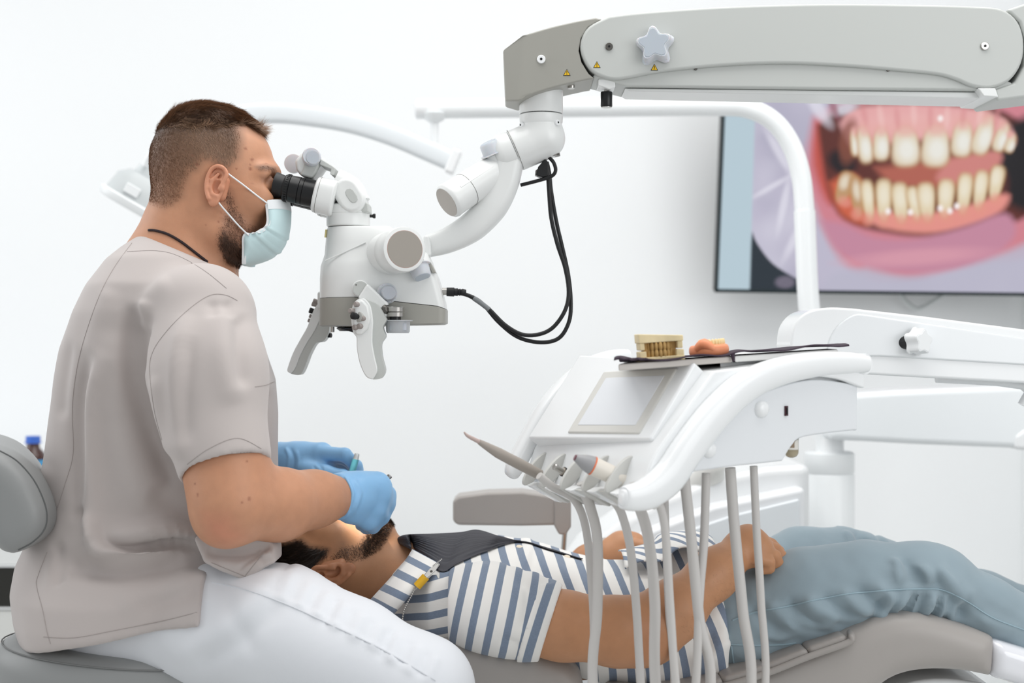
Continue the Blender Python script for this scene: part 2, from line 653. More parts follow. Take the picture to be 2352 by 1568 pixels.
# ------------------------------------------------------------------ television with a dental photograph
def paint_tv(px, py):
    """flat print of the screen: colours per point, coordinates in photo pixels"""
    n = len(px)
    col = np.tile(np.array(srgb(190, 186, 205)[:3]), (n, 1))
    r = np.random.default_rng(3)

    def blend(c, m):
        nonlocal col
        m = np.clip(m, 0, 1)[:, None]
        col = col * (1 - m) + np.array(srgb(*c)[:3]) * m

    def el(cx, cy, rx, ry, rot=0.0, soft=0.15):
        a = math.radians(rot)
        dx, dy = px - cx, py - cy
        u = (dx * math.cos(a) + dy * math.sin(a)) / rx
        v = (-dx * math.sin(a) + dy * math.cos(a)) / ry
        d = np.sqrt(u * u + v * v)
        return np.clip((1 - d) / soft + 0.5, 0, 1)

    def pl(pts, soft=5.0):
        return np.clip(0.5 - poly2(px, py, curve_px(pts + pts[:1], 4)) / (2 * soft), 0, 1)

    v2 = np.stack([px * 0.01, py * 0.01, 0 * px], 1)
    blend((168, 166, 186), np.clip(wob(v2, 2.2, 5) * 0.8, 0, 0.7))
    blend((214, 212, 226), np.clip(wob(v2, 3.1, 8) * 0.8, 0, 0.7))
    # lips and cheek
    blend((208, 130, 142), pl([(1870, 270), (1960, 230), (2100, 205), (2352, 200), (2420, 330), (2400, 560), (2250, 600), (2060, 640), (1950, 610), (1890, 520), (1850, 400)], 14))
    blend((192, 84, 72), pl([(1872, 280), (1930, 300), (1940, 420), (1905, 470), (1868, 380)], 10))
    # mouth opening
    blend((92, 42, 34), pl([(1878, 290), (1930, 245), (2010, 238), (2120, 226), (2250, 240), (2330, 270), (2380, 330), (2370, 480), (2290, 520), (2160, 545), (2040, 535), (1940, 505), (1900, 430)], 8))
    blend((24, 22, 24), pl([(2265, 360), (2300, 300), (2400, 270), (2400, 470), (2320, 470), (2310, 400)], 12))
    blend((30, 20, 24), el(1935, 372, 34, 26, 30, 0.6))
    blend((176, 96, 80), pl([(2010, 385), (2120, 372), (2260, 360), (2275, 400), (2200, 430), (2060, 425)], 10))
    blend((206, 130, 124), pl([(2180, 365), (2290, 345), (2290, 385), (2200, 420), (2150, 410)], 8))
    # upper gum
    blend((228, 168, 168), pl([(1930, 285), (1965, 248), (2100, 238), (2240, 250), (2310, 280), (2330, 330), (2270, 330), (2150, 320), (2040, 330), (1960, 340)], 8))
    blend((234, 182, 178), el(2120, 285, 150, 26, 0, 0.8) * 0.5)
    # lower gum
    blend((205, 96, 66), pl([(1905, 420), (1960, 400), (2010, 470), (1990, 515), (1930, 490)], 10))
    blend((228, 146, 136), pl([(1990, 470), (2080, 490), (2190, 480), (2310, 445), (2305, 480), (2250, 510), (2150, 535), (2060, 530), (2000, 510)], 8))
    # teeth: (cx, cy, half width, half height, tilt)
    up = [(1962, 328, 8, 28, 6), (1986, 332, 17, 40, 8), (2024, 330, 19, 36, 0), (2080, 336, 34, 44, 3), (2149, 335, 34, 46, -3),
          (2210, 318, 25, 40, -6), (2259, 310, 22, 44, -18), (2300, 315, 15, 32, -20), (2321, 328, 10, 20, -20)]
    def tooth(cx, cy, hw, hh, rot, narrow, soft):
        a = math.radians(rot)
        dx, dy = px - cx, py - cy
        u = dx * math.cos(a) + dy * math.sin(a); v_ = (-dx * math.sin(a) + dy * math.cos(a)) / hh
        w = hw * (0.86 + 0.14 * narrow * np.clip(v_, -1, 1))
        d = (np.abs(u / w) ** 2.6 + np.abs(v_) ** 3.0) ** (1 / 2.8)
        return np.clip((1 - d) / soft + 0.5, 0, 1)

    blend((132, 74, 56), el(1950, 325, 22, 52, 8, 0.5) * .8)
    for cx, cy, hw, hh, rt in up:
        blend((196, 150, 104), tooth(cx, cy + 1, hw + 4, hh + 3, -rt, 1, 0.3) * 0.8)
        blend((224, 212, 188), tooth(cx, cy, hw, hh, -rt, 1, 0.3))
        blend((236, 236, 230), el(cx + 3, cy + 8, hw * 0.6, hh * 0.55, -rt, 0.9) * 0.85)
        blend((230, 172, 166), el(cx + 0.1 * hh * math.sin(math.radians(rt)), cy - hh * .95, hw * .95, hh * .42, -rt, 0.9) * .75)
    for k in range(9):
        blend((240, 200, 196) if k % 2 else (214, 140, 142), el(1985 + k * 38, 262 + (k % 3) * 5, 7, 26, (k - 4) * 3, 0.9) * .5)
    lo = [(1940, 430, 18, 34, -20), (1968, 450, 14, 42, 8), (1994, 460, 14, 44, 6), (2030, 460, 18, 46, 0), (2068, 466, 19, 44, 4), (2100, 468, 14, 38, 10),
          (2128, 464, 20, 42, 4), (2172, 456, 19, 42, -4), (2215, 444, 17, 44, -6), (2252, 436, 16, 42, -8), (2288, 420, 16, 38, -10)]
    for i, (cx, cy, hw, hh, rt) in enumerate(lo):
        blend((190, 146, 92), tooth(cx, cy, hw + 4, hh + 3, -rt, -1.6, 0.3) * 0.8)
        blend((190, 150, 108) if i < 2 else (226, 210, 178), tooth(cx, cy, hw, hh, -rt, -1.6, 0.35))
        blend((238, 232, 214), el(cx, cy - 12, hw * 0.6, hh * 0.5, -rt, 0.9) * 0.7)
        blend((228, 150, 134), el(cx, cy + hh * .98, hw * .9, hh * .35, -rt, 0.9) * .7)
    for cx, cy in ((2091, 487), (2160, 478), (2182, 484), (2198, 473), (2040, 485), (2160, 272)):
        blend((250, 240, 238), el(cx, cy, 6, 7, 0, 0.7))
    # lower lip and dental dam
    blend((196, 136, 158), pl([(1885, 505), (1940, 515), (2010, 545), (2110, 548), (2220, 520), (2310, 490), (2330, 540), (2260, 600), (2120, 625), (2000, 615), (1920, 570)], 9))
    blend((220, 158, 172), el(2110, 590, 150, 18, -4, 0.9) * 0.7)
    blend((186, 184, 202), pl([(1990, 615), (2120, 640), (2260, 600), (2352, 560), (2420, 540), (2420, 700), (1960, 700), (1900, 640)], 10) * 0.85)
    for a, b, c, d, rt in ((1790, 350, 10, 60, -30), (1800, 470, 8, 60, 12), (1830, 540, 10, 60, 28), (1880, 250, 14, 45, -35), (1770, 430, 6, 50, 60), (1940, 250, 30, 12, -20)):
        blend((226, 224, 236), el(a, b, c, d, rt, 0.9) * 0.75)
    blend((150, 90, 104), el(1912, 240, 8, 40, -22, 0.8) * 0.7)
    # software margins
    blend((38, 48, 56), pl([(1728, 532), (1740, 560), (1775, 605), (1830, 640), (1880, 665), (1880, 700), (1700, 700), (1716, 600)], 2) )
    blend((150, 140, 160), el(1803, 648, 22, 14, 0, 0.5) * (0.5 + 0.5 * np.sin(px * 1.3) * np.sin(py * 1.7)))
    edge = 1722 + (668 - py) * 0.03
    blend((184, 204, 214), np.clip((edge - px) / 4 + 0.5, 0, 1) * 1.0)
    blend((34, 46, 54), np.clip(3 - np.abs(px - edge - 2) , 0, 1) * (py < 240))
    return col


TV_BL = P(1641, 671, 1.76)
roll = math.radians(-0.7); tilt = math.radians(11)
tv_r = Vector((math.cos(roll), 0, math.sin(roll)))
tv_u = Vector((-math.sin(roll) * math.cos(tilt), -math.sin(tilt), math.cos(roll) * math.cos(tilt)))
tv_n = tv_r.cross(tv_u)                                  # faces away from the camera when up x right
if tv_n.y > 0: tv_n = -tv_n
TVW, TVH = 0.915, 0.655
tv = thing('television', TV_BL + tv_r * TVW / 2 - tv_n * 0.03, 'wall television with a black rim showing a close-up of open teeth and gums', 'television')
Rm = Matrix((tv_r, -tv_n, tv_u)).transposed()
cen = TV_BL + tv_r * TVW / 2 + tv_u * TVH / 2
MB().box(cen - tv_n * 0.022, (TVW, 0.04, TVH), Rm).build('housing', BLACK, tv, bevel=0.004)
b = 0.010
fr = MB()
fr.box(TV_BL + tv_r * TVW / 2 + tv_u * b / 2, (TVW, 0.006, b), Rm).box(TV_BL + tv_r * TVW / 2 + tv_u * (TVH - b / 2), (TVW, 0.006, b), Rm)
fr.box(TV_BL + tv_r * b / 2 + tv_u * TVH / 2, (b, 0.006, TVH), Rm).box(TV_BL + tv_r * (TVW - b / 2) + tv_u * TVH / 2, (b, 0.006, TVH), Rm)
fr.build('rim', mat('tv_rim_dark_teal', srgb(18, 34, 38), 0.3), tv, bevel=0.001)
nu, nv = 420, 240
uu, vv = np.meshgrid(np.linspace(b, TVW - b, nu), np.linspace(b, TVH - b, nv), indexing='ij')
pts = np.array(TV_BL)[None] + uu.reshape(-1, 1) * np.array(tv_r) + vv.reshape(-1, 1) * np.array(tv_u) + np.array(tv_n) * 0.0008
dd = pts[:, 1] + CAMD
scol = paint_tv(1176 + pts[:, 0] * FPX / dd, 784 - (pts[:, 2] - CAMZ) * FPX / dd)
ii = np.arange(nu * nv).reshape(nu, nv)
sq = np.stack([ii[:-1, :-1], ii[1:, :-1], ii[1:, 1:], ii[:-1, 1:]], -1).reshape(-1, 4)
scr = np_mesh('screen', pts, sq, None, tv, scol)
SCRM = bpy.data.materials.new('tv_screen_glow'); SCRM.use_nodes = True
_n = SCRM.node_tree; _b = _n.nodes['Principled BSDF']; _a = _n.nodes.new('ShaderNodeAttribute'); _a.attribute_name = 'tone'
_b.inputs['Base Color'].default_value = (0.01, 0.01, 0.012, 1); _b.inputs['Roughness'].default_value = 0.35; _b.inputs['Specular IOR Level'].default_value = 0.2
_n.links.new(_a.outputs['Color'], _b.inputs['Emission Color']); _b.inputs['Emission Strength'].default_value = 0.92
scr.data.materials.append(SCRM)
scr['label'] = 'lit screen showing teeth and gums'
MB().tube([P(2070, 676, 1.9), P(2085, 695, 1.9), P(2108, 709, 1.9), P(2135, 697, 1.9), P(2165, 677, 1.9)], 0.006, 8).build('cable', mat('pale_cable', srgb(205, 210, 210), 0.5), tv)
MB().box(cen - tv_n * 0.03 + Vector((0, 0.085, 0)), (0.4, 0.13, 0.3)).build('wall_bracket', DARK_METAL, tv, bevel=0.003)

# ------------------------------------------------------------------ low cabinet and bottles in the left background
CABM = mat('cabinet_pale_laminate', srgb(214, 215, 212), 0.4)
CY = 1.45
cab = thing('cabinet', (P(-60, 1300, CY).x, CY + 0.2, 0), 'pale grey low cabinet with a black drawer band by the back wall', 'cabinet')
cx0, cx1 = P(-520, 1300, CY).x, P(420, 1300, CY).x
ztop = P(0, 1112, CY).z
zb0, zb1 = P(0, 1394, CY).z, P(0, 1302, CY).z
MB().box(((cx0 + cx1) / 2, CY + 0.23, (0.02 + ztop - 0.03) / 2), (cx1 - cx0, 0.42, ztop - 0.05)).build('body', CABM, cab, bevel=0.002)
MB().box(((cx0 + cx1) / 2, CY + 0.22, ztop - 0.015), (cx1 - cx0 + 0.02, 0.46, 0.03)).build('counter_top', WHITE_PLASTIC, cab, bevel=0.003)
for i, xm in enumerate(((cx0 * 0.5 + cx1 * 0.5),)):
    MB().box(((cx0 + cx1) / 2, CY + 0.012, (zb1 + 0.006 + ztop - 0.034) / 2), (cx1 - cx0 - 0.004, 0.02, ztop - 0.034 - zb1 - 0.006)).build('drawer_front', mat('drawer_white', srgb(228, 230, 229), 0.35), cab, bevel=0.002)
MB().box(((cx0 + cx1) / 2, CY + 0.014, (zb0 + zb1) / 2), (cx1 - cx0 - 0.004, 0.02, zb1 - zb0)).build('drawer_band', mat('black_gloss_band', srgb(34, 34, 30), 0.3), cab, bevel=0.001)
for zz in (zb0 - 0.003, zb1 + 0.003):
    MB().box(((cx0 + cx1) / 2, CY + 0.008, zz), (cx1 - cx0 - 0.004, 0.02, 0.005)).build('band_trim', WHITE_PLASTIC, cab)
MB().box(((cx0 + cx1) / 2, CY + 0.012, (zb0 - 0.008 + 0.06) / 2), (cx1 - cx0 - 0.004, 0.02, zb0 - 0.07)).build('door', CABM, cab, bevel=0.002)


def bottle(name, px, top, y, rad, body_m, cap_m, label, labelled):
    base = P(px, 1100, y); base.z = ztop
    h = P(px, top, y).z - ztop
    t = thing(name, base, label, 'bottle')
    MB().lathe(base, (0, 0, 1), [(0, rad * 0.9), (0.004, rad), (h * 0.5, rad), (h * 0.62, rad * 0.86), (h * 0.74, rad * 0.5), (h * 0.86, rad * 0.47)], 28).build('body', body_m, t, smooth=60)
    MB().lathe(base, (0, 0, 1), [(h * 0.84, rad * 0.62), (h * 0.87, rad * 0.62), (h * 0.875, rad * 0.55), (h * 0.99, rad * 0.55), (h, rad * 0.5)], 28).build('cap', cap_m, t, smooth=40)
    if labelled:
        MB().lathe(base, (0, 0, 1), [(h * 0.1, rad * 1.01), (h * 0.48, rad * 1.01)], 28, cap=False).build('paper_label', mat('blue_paper_label', srgb(70, 150, 200), 0.5), t, smooth=60)
    return t


bottle('bottle', 76, 1001, CY + 0.1, 0.036, mat('amber_brown_glass', srgb(66, 30, 22), 0.12, coat=0.4), mat('blue_bottle_cap', srgb(62, 108, 200), 0.4),
       'brown bottle with a blue screw cap behind the stool backrest', True)
bottle('bottle', 108, 1042, CY + 0.16, 0.026, mat('pale_blue_plastic_bottle', srgb(190, 214, 228), 0.2, coat=0.3), mat('pale_cap', srgb(200, 224, 236), 0.4),
       'pale translucent bottle just right of the brown bottle', False)

# ------------------------------------------------------------------ operating lamp on its post
LY = 0.95
LAMPW = mat('lamp_white_enamel', srgb(240, 243, 244), 0.3, coat=0.2)
lampbase = P(1905, 1200, LY); lampbase.z = 0
lamp = thing('operating_lamp', lampbase, 'white operating lamp hung from a bent post beside the television', 'lamp')
MB().lathe((lampbase.x, LY, 0), (0, 0, 1), [(0, 0.075), (0.02, 0.057), (P(0, 1090, LY).z, 0.057), (P(0, 1086, LY).z, 0.054), (P(0, 1082, LY).z, 0.057), (P(0, 1040, LY).z, 0.057), (P(0, 1036, LY).z, 0.05)], 40).build('post_sleeve', LAMPW, lamp, smooth=40)
MB().tube([P(1902, 1060, LY), P(1880, 860, LY), P(1858, 700, LY), P(1851, 560, LY), P(1848, 484, LY)], 0.0245, 20, 4).build('post', LAMPW, lamp, smooth=60)
MB().tube([P(1848, 484, LY), P(1840, 405, LY), P(1818, 335, LY), P(1778, 280, LY), P(1720, 250, LY), P(1640, 244, LY), P(1400, 246, LY), P(1180, 248, LY), P(960, 250, LY)], 0.0225, 20, 6).build('bent_pipe', LAMPW, lamp, smooth=60)
MB().lathe(P(962, 250, LY), (-1, 0, 0), [(-0.02, 0.0232), (0.005, 0.0232), (0.009, 0.018)], 24).build('end_cap', WHITE_PLASTIC, lamp, smooth=40)
MB().lathe(P(998, 262, LY), (0, 0, -1), [(0, 0.03), (0.014, 0.022), (0.02, 0.010), (0.09, 0.007)], 24).build('pivot', LAMPW, lamp, smooth=40)
arm_pts = [P(1040, 372, LY), P(985, 348, LY), P(900, 312, LY), P(810, 284, LY), P(720, 268, LY), P(630, 260, LY), P(540, 268, LY), P(440, 300, LY), P(350, 370, LY)]
MB().tube(arm_pts, [(0.023, 0.02)] * 9, 24, 6, flat=(0, 1, 0), power=4).build('spring_arm', mat('lamp_arm_white', srgb(226, 231, 234), 0.35), lamp, smooth=50)
MB().box(P(1041, 372, LY), (0.022, 0.05, 0.058), Matrix.Rotation(math.radians(22), 3, 'Y')).build('arm_joint', WHITE_PLASTIC, lamp, bevel=0.006)
hc = P(350, 448, LY)
hx = Vector((0.86, 0.1, -0.5)).normalized(); hz = Vector((0.5, 0.0, 0.86)); hz = (hz - hx * hz.dot(hx)).normalized(); hy = hz.cross(hx)
HR = Matrix((hx, hy, hz)).transposed()


def head_ring(sx, sy, z, n=40, power=3.2):
    out = []
    for i in range(n):
        a = 2 * math.pi * i / n
        c, s = math.cos(a), math.sin(a)
        c = math.copysign(abs(c) ** (2 / power), c); s = math.copysign(abs(s) ** (2 / power), s)
        out.append(hc + HR @ Vector((c * sx, s * sy, z)))
    return out


MB().rings([head_ring(0.098, 0.085, -0.052), head_ring(0.105, 0.09, -0.046), head_ring(0.108, 0.092, -0.034), head_ring(0.1, 0.086, -0.03)]).build('lower_shell', LAMPW, lamp, smooth=40)
MB().rings([head_ring(0.097, 0.082, -0.031), head_ring(0.09, 0.076, 0.012), head_ring(0.07, 0.06, 0.03)]).build('lamp_head', mat('lamp_grey_reflector', srgb(198, 203, 204), 0.3), lamp, smooth=40)
MB().rings([head_ring(0.062, 0.05, 0.028), head_ring(0.058, 0.048, 0.05), head_ring(0.045, 0.04, 0.056)]).build('upper_housing', mat('lamp_light_grey', srgb(210, 215, 216), 0.3), lamp, smooth=40)
MB().tube([hc + HR @ Vector(q) for q in ((-0.04, -0.05, 0.05), (-0.035, -0.055, 0.085), (0.03, -0.055, 0.09), (0.045, -0.05, 0.05))], 0.006, 10, 5).build('handle', LAMPW, lamp, smooth=50)
MB().box(hc + HR @ Vector((-0.03, -0.083, -0.01)), (0.035, 0.004, 0.022), HR).build('switch_panel', LAMPW, lamp, bevel=0.002)

# ------------------------------------------------------------------ water unit beside the chair, behind the patient
UY = 0.62
wu = thing('spittoon_unit', (P(1600, 1200, UY).x, UY + 0.15, 0), 'white water and spittoon unit standing behind the patient', 'dental unit')


def slab(poly, y0, y1):
    a = [P(x, y, y0) for x, y in poly]
    return MB().prism(a, [Vector((p.x, y1, p.z)) for p in a])


slab([(1290, 1330), (1340, 1260), (1430, 1195), (1530, 1140), (1640, 1098), (1760, 1072), (1862, 1066), (1862, 1600), (1290, 1600)], UY + 0.05, UY + 0.3).build('housing', WHITE_PLASTIC, wu, bevel=0.02, seg=4)
slab([(1270, 1400), (1360, 1300), (1500, 1214), (1640, 1160), (1850, 1118), (1850, 1600), (1270, 1600)], UY, UY + 0.06).build('front_shell', mat('pale_shell_white', srgb(246, 248, 250), 0.25, coat=0.3), wu, bevel=0.012)
slab([(1480, 1265), (1560, 1225), (1680, 1184), (1836, 1146), (1836, 1500), (1480, 1500)], UY - 0.006, UY + 0.01).build('door_panel', mat('pale_blue_grey_door', srgb(240, 245, 248), 0.25), wu, bevel=0.004)
MB().tube([P(1600, 1120, UY + 0.1), P(1640, 1080, UY + 0.06), P(1660, 1066, UY + 0.05)], [0.03, 0.028, 0.01], 16, 5).build('bowl_spout', mat('beige_grey_spout', srgb(212, 212, 208), 0.35), wu)
slab([(1290, 1600), (1862, 1600), (1862, 1620), (1290, 1620)], UY + 0.05, UY + 0.3).build('base_edge', WHITE_PLASTIC, wu)
pb = P(1290, 1620, UY + 0.05); pe = P(1862, 1620, UY + 0.05)
MB().box(((pb.x + pe.x) / 2, UY + 0.175, pb.z / 2), (pe.x - pb.x - 0.06, 0.2, pb.z)).build('plinth', WHITE_PLASTIC, wu, bevel=0.01)
# ------------------------------------------------------------------ dental microscope
scope = thing('dental_microscope', (0.06, 0.0, 0.98), 'white and grey dental operating microscope on its overhead arm, in front of the dentist', 'microscope')


def side(poly, y0, y1, ref=None):
    """outline traced at depth ref, extruded from y0 to y1"""
    ref = y0 if ref is None else ref
    a = [P(x, y, ref) for x, y in poly]
    return MB().prism([Vector((p.x, y0, p.z)) for p in a], [Vector((p.x, y1, p.z)) for p in a])


# overhead arm -----------------------------------------------------
AY0, AY1 = -0.055, 0.06
head_poly = [(1155, 106), (1200, 81)] + curve_px([(1200, 81), (1260, 63), (1320, 49), (1368, 40)], 4)[1:] + [(1384, 44), (1352, 62), (1335, 88), (1330, 116), (1336, 142), (1352, 168), (1366, 180)] + curve_px([(1366, 179), (1290, 196), (1235, 212), (1190, 230)], 4)[1:] + [(1160, 226)]
a0 = [P(x, y, AY0) for x, y in head_poly]


def head_y(x, near):
    t = min(max((x - 1155) / 45.0, 0), 1)
    hw = 0.026 + 0.030 * t
    return (0.002 - hw) if near else (0.002 + hw)


MB().prism([Vector((p.x, head_y(q[0], True), p.z)) for p, q in zip(a0, head_poly)], [Vector((p.x, head_y(q[0], False), p.z)) for p, q in zip(a0, head_poly)]).build('arm_head', SCOPE_GREY, scope, bevel=0.003)
under = curve_px([(1366, 179), (1290, 196), (1235, 212), (1190, 231)], 4)
cover = curve_px([(1398, 38), (1450, 31), (1560, 22), (1700, 14), (1900, 9), (2100, 11), (2240, 15), (2300, 22), (2336, 50), (2350, 95), (2345, 145), (2318, 185), (2275, 203), (2232, 199), (2195, 184), (2150, 172), (2060, 163), (1940, 153), (1800, 147), (1660, 152), (1520, 166), (1440, 181), (1402, 183), (1360, 166), (1337, 130), (1334, 96), (1352, 62), (1398, 38)], 4)[:-1]
side(cover, AY0 - 0.004, AY1 + 0.004, AY0).build('arm_cover', SCOPE_LIGHT, scope, bevel=0.005)
side([(1360, 176), (1380, 150), (1800, 120), (2250, 150), (2330, 190), (2330, 218), (2250, 206), (1900, 203), (1440, 197)], AY0 + 0.004, AY1 - 0.004, AY0).build('arm_beam', SCOPE_LIGHT, scope, bevel=0.004)
side([(1436, 198), (2256, 207), (2256, 222), (1448, 205)], AY0 + 0.016, AY1 - 0.016, AY0).build('arm_tray', SCOPE_WHITE, scope, bevel=0.003)
side([(2244, 203), (2285, 203), (2292, 224), (2258, 222)], AY0 - 0.004, AY1, AY0).build('arm_clip', SCOPE_WHITE, scope, bevel=0.002)
nxt = [(2312, 22), (2352, 8), (2900, -40), (2900, 190), (2420, 215), (2290, 232), (2284, 205), (2330, 190), (2352, 150), (2356, 95), (2342, 50)]
side(nxt, AY0, AY1, AY0).build('arm_link', SCOPE_LIGHT, scope, bevel=0.005)
MB().lathe((P(2860, 80, 0).x, 0, 0), (0, 0, 1), [(0, 0.26), (0.05, 0.25), (0.09, 0.06), (1.0, 0.05), (P(2860, -60, 0).z, 0.05)], 32).build('stand_column', SCOPE_WHITE, scope, smooth=40)


def screw(px, py, r, y, m=METAL, hole=True, parent=scope, ax=(0, -1, 0), name='screw'):
    p = P(px, py, y)
    ax = Vector(ax).normalized()
    s = MB().lathe(p - ax * 0.003, ax, [(0, r), (0.0042, r), (0.005, r * 0.88)], 24).build(name, m, parent, smooth=30)
    if hole:
        MB().lathe(p + ax * 0.0012, ax, [(0, r * 0.3), (0.0016, r * 0.3)], 12).build('socket', BLACK, s, smooth=30)
    return s


screw(1243, 136, 0.0068, -0.0555, WHITE_PLASTIC)
screw(1399, 107, 0.006, -0.0605, DARK_METAL)
screw(2262, 106, 0.0066, -0.0605, METAL)
screw(1598, 157, 0.003, -0.0525, DARK_METAL)
screw(2040, 160, 0.003, -0.0525, DARK_METAL)


def warn(px, py, y, s=0.0058):
    c = P(px, py, y)
    t = MB().prism([c + Vector((s * a, 0, s * b)) for a, b in ((-1, -0.8), (1, -0.8), (0, 1))], [c + Vector((s * a, 0.001, s * b)) for a, b in ((-1, -0.8), (1, -0.8), (0, 1))]).build('warning_label', BLACK, scope)
    MB().prism([c + Vector((s * .78 * a, -0.0004, s * (.78 * b - .04))) for a, b in ((-1, -0.8), (1, -0.8), (0, 1))], [c + Vector((s * .78 * a, 0.0006, s * (.78 * b - .04))) for a, b in ((-1, -0.8), (1, -0.8), (0, 1))]).build('yellow_face', YELLOW, t)
    m = MB().box(c + Vector((0, -0.0006, s * 0.1)), (s * 0.16, 0.0006, s * 0.62)).box(c + Vector((0, -0.0006, -s * 0.42)), (s * 0.17, 0.0006, s * 0.17))
    m.build('exclamation_mark', BLACK, t)


warn(1302, 167, -0.0545)
warn(1371, 149, -0.0595)
warn(1503, 155, -0.0595)

# star knob
def star_outline(r1, r2, n=5, sub=8, ph=0.3):
    pts = []
    for i in range(n * sub):
        a = 2 * math.pi * i / (n * sub)
        r = r1 + (r2 - r1) * (0.5 + 0.5 * math.cos(n * a)) ** 1.2
        pts.append((r * math.cos(a + ph), r * math.sin(a + ph)))
    return pts


def star_knob(c, ax, r1, r2, h, m1, m2, parent, name, ph=0.3):
    ax = Vector(ax).normalized(); up = Vector((0, 0, 1)); s = up.cross(ax).normalized(); u = ax.cross(s)
    L = lambda k, hh: [c + s * (x * k) + u * (y * k) + ax * hh for x, y in star_outline(r1, r2, ph=ph)]
    k = MB().rings([L(1.12, 0), L(1.12, h * 0.12), L(1.0, h * 0.2), L(0.98, h * 0.85), L(0.9, h)]).build(name, m1, parent, smooth=50)
    MB().rings([L(0.84, h), L(0.80, h * 1.03)]).build('knob_face', m2, k, smooth=30)
    return k


star_knob(P(1504, 108, -0.058), (-0.16, -1, 0.05), 0.0195, 0.03, 0.024, SILICONE, SILICONE_BLUE, scope, 'star_knob', 0.42)
# lock block and black lock knob
side([(1374, 181), (1412, 181), (1414, 200), (1400, 205), (1380, 198), (1374, 196)], -0.05, 0.0).build('lock_block', SCOPE_WHITE, scope, bevel=0.002)
kp = P(1393, 204, -0.03)
MB().lathe(kp, (0, 0, -1), [(0, 0.0036), (0.006, 0.0036)], 16).build('lock_stem', METAL, scope)
MB().lathe(kp - Vector((0, 0, 0.005)), (0, 0, -1), [(0, 0.0088), (0.001, 0.0095), (0.0225, 0.0095), (0.0245, 0.0088)], 28).build('lock_knob', BLACK, scope, smooth=40)
MB().lathe(kp - Vector((0, 0, 0.0295)), (0, 0, -1), [(0, 0.0086), (0.0008, 0.0086)], 28).build('knob_cap', METAL, scope)
screw(1312, 201, 0.006, -0.03, METAL, False, ax=(0, 0, -1))

# suspension knuckle ----------------------------------------------
sx = P(1243, 230, 0.0)
MB().lathe((sx.x, 0, P(0, 262, 0).z), (0, 0, 1), [(0, 0.0352), (0.001, 0.0358), (0.05, 0.0358)], 48).build('collar', SCOPE_WHITE, scope, smooth=40)
MB().lathe((sx.x, 0, P(0, 281, 0).z), (0, 0, 1), [(-0.004, 0.0335), (0, 0.0352), (0.011, 0.0358), (0.012, 0.0348)], 48).build('collar_ring', SCOPE_WHITE, scope, smooth=40)


def knuckle(p):
    v = cap(p, PN(1243, 270), PN(1243, 312), 0.0335, 0.0335)
    v = smx(v, p[:, 2] - P(0, 272, 0).z, 0.004)
    dgn = PN(1178, 350) - PN(1250, 318)
    e = cap(p, PN(1250, 318), PN(1160, 356, 0), 0.0345, 0.0345)
    e = smx(e, plane(p, PN(1181, 346), dgn), 0.002)
    return sm(v, e, 0.006)


v, q = surface(knuckle, PN(1120, 430, -0.05), PN(1310, 255, 0.05) + np.array([0, 0.06, 0]), 0.0016, 2)
np_mesh('knuckle', v, q, SCOPE_WHITE, scope)
screw(1280, 281, 0.005, -0.0255, WHITE_PLASTIC, ax=(0.75, -0.66, 0))
screw(1198, 287, 0.005, -0.0155, WHITE_PLASTIC, ax=(-0.88, -0.47, 0))
dgn = (P(1172, 352) - P(1250, 318)).normalized()
MB().lathe(P(1181, 346), dgn, [(0.0005, 0.0336), (0.0045, 0.0336)], 48).build('seam_ring', SCOPE_WHITE, scope, smooth=30)
MB().lathe(P(1184, 344.5), dgn, [(0, 0.0352), (0.0006, 0.0352)], 48).build('seam_line', DARK_METAL, scope, smooth=30)
MB().lathe(P(1181, 346), dgn, [(0.004, 0.0345), (0.018, 0.0345), (0.026, 0.032), (0.032, 0.026)], 48).build('swivel', SCOPE_WHITE, scope, smooth=40)
MB().lathe(P(1270, 354, 0), (0.1, 0, -1), [(-0.004, 0.011), (0.004, 0.012)], 20).build('cable_gland', DARK_METAL, scope)

# curved yoke ------------------------------------------------------
pts = [P(978, 567, -0.005), P(1030, 551, -0.005), P(1085, 520, -0.004), P(1130, 474, -0.002), P(1156, 425, 0), P(1168, 380, 0), P(1172, 352, 0)]
MB().tube(pts, [(0.0175, 0.014), (0.021, 0.020), (0.0245, 0.024), (0.0255, 0.027), (0.0245, 0.029), (0.024, 0.03), (0.026, 0.03)], 28, 8, flat=(0, 1, 0), power=3.0).build('curved_yoke', SCOPE_WHITE, scope, smooth=50)
# counterbalance barrel
bd = Vector((0.72, 0.42, 0.52)).normalized()
bc = P(1027, 464, -0.045)
MB().lathe(bc, bd, [(-0.001, 0.0255), (0.002, 0.0285), (0.006, 0.0295), (0.012, 0.0288), (0.04, 0.0282), (0.085, 0.0275), (0.12, 0.026)], 40).build('balance_barrel', SCOPE_WHITE, scope, smooth=40)
MB().lathe(bc, bd, [(0.0412, 0.02855), (0.0418, 0.02855)], 40).build('barrel_seam', DARK_METAL, scope)
MB().lathe(bc, bd, [(-0.0016, 0.0248), (0.001, 0.0248)], 40).build('barrel_end', mat('barrel_end_taupe', srgb(176, 170, 164), 0.5), scope, smooth=30)
MB().tube([bc + bd * 0.03 + Vector((0.0, -0.027, 0.006)), bc + bd * 0.1 + Vector((0.0, -0.025, 0.006))], 0.003, 8, 1).build('barrel_rib', SCOPE_WHITE, scope)


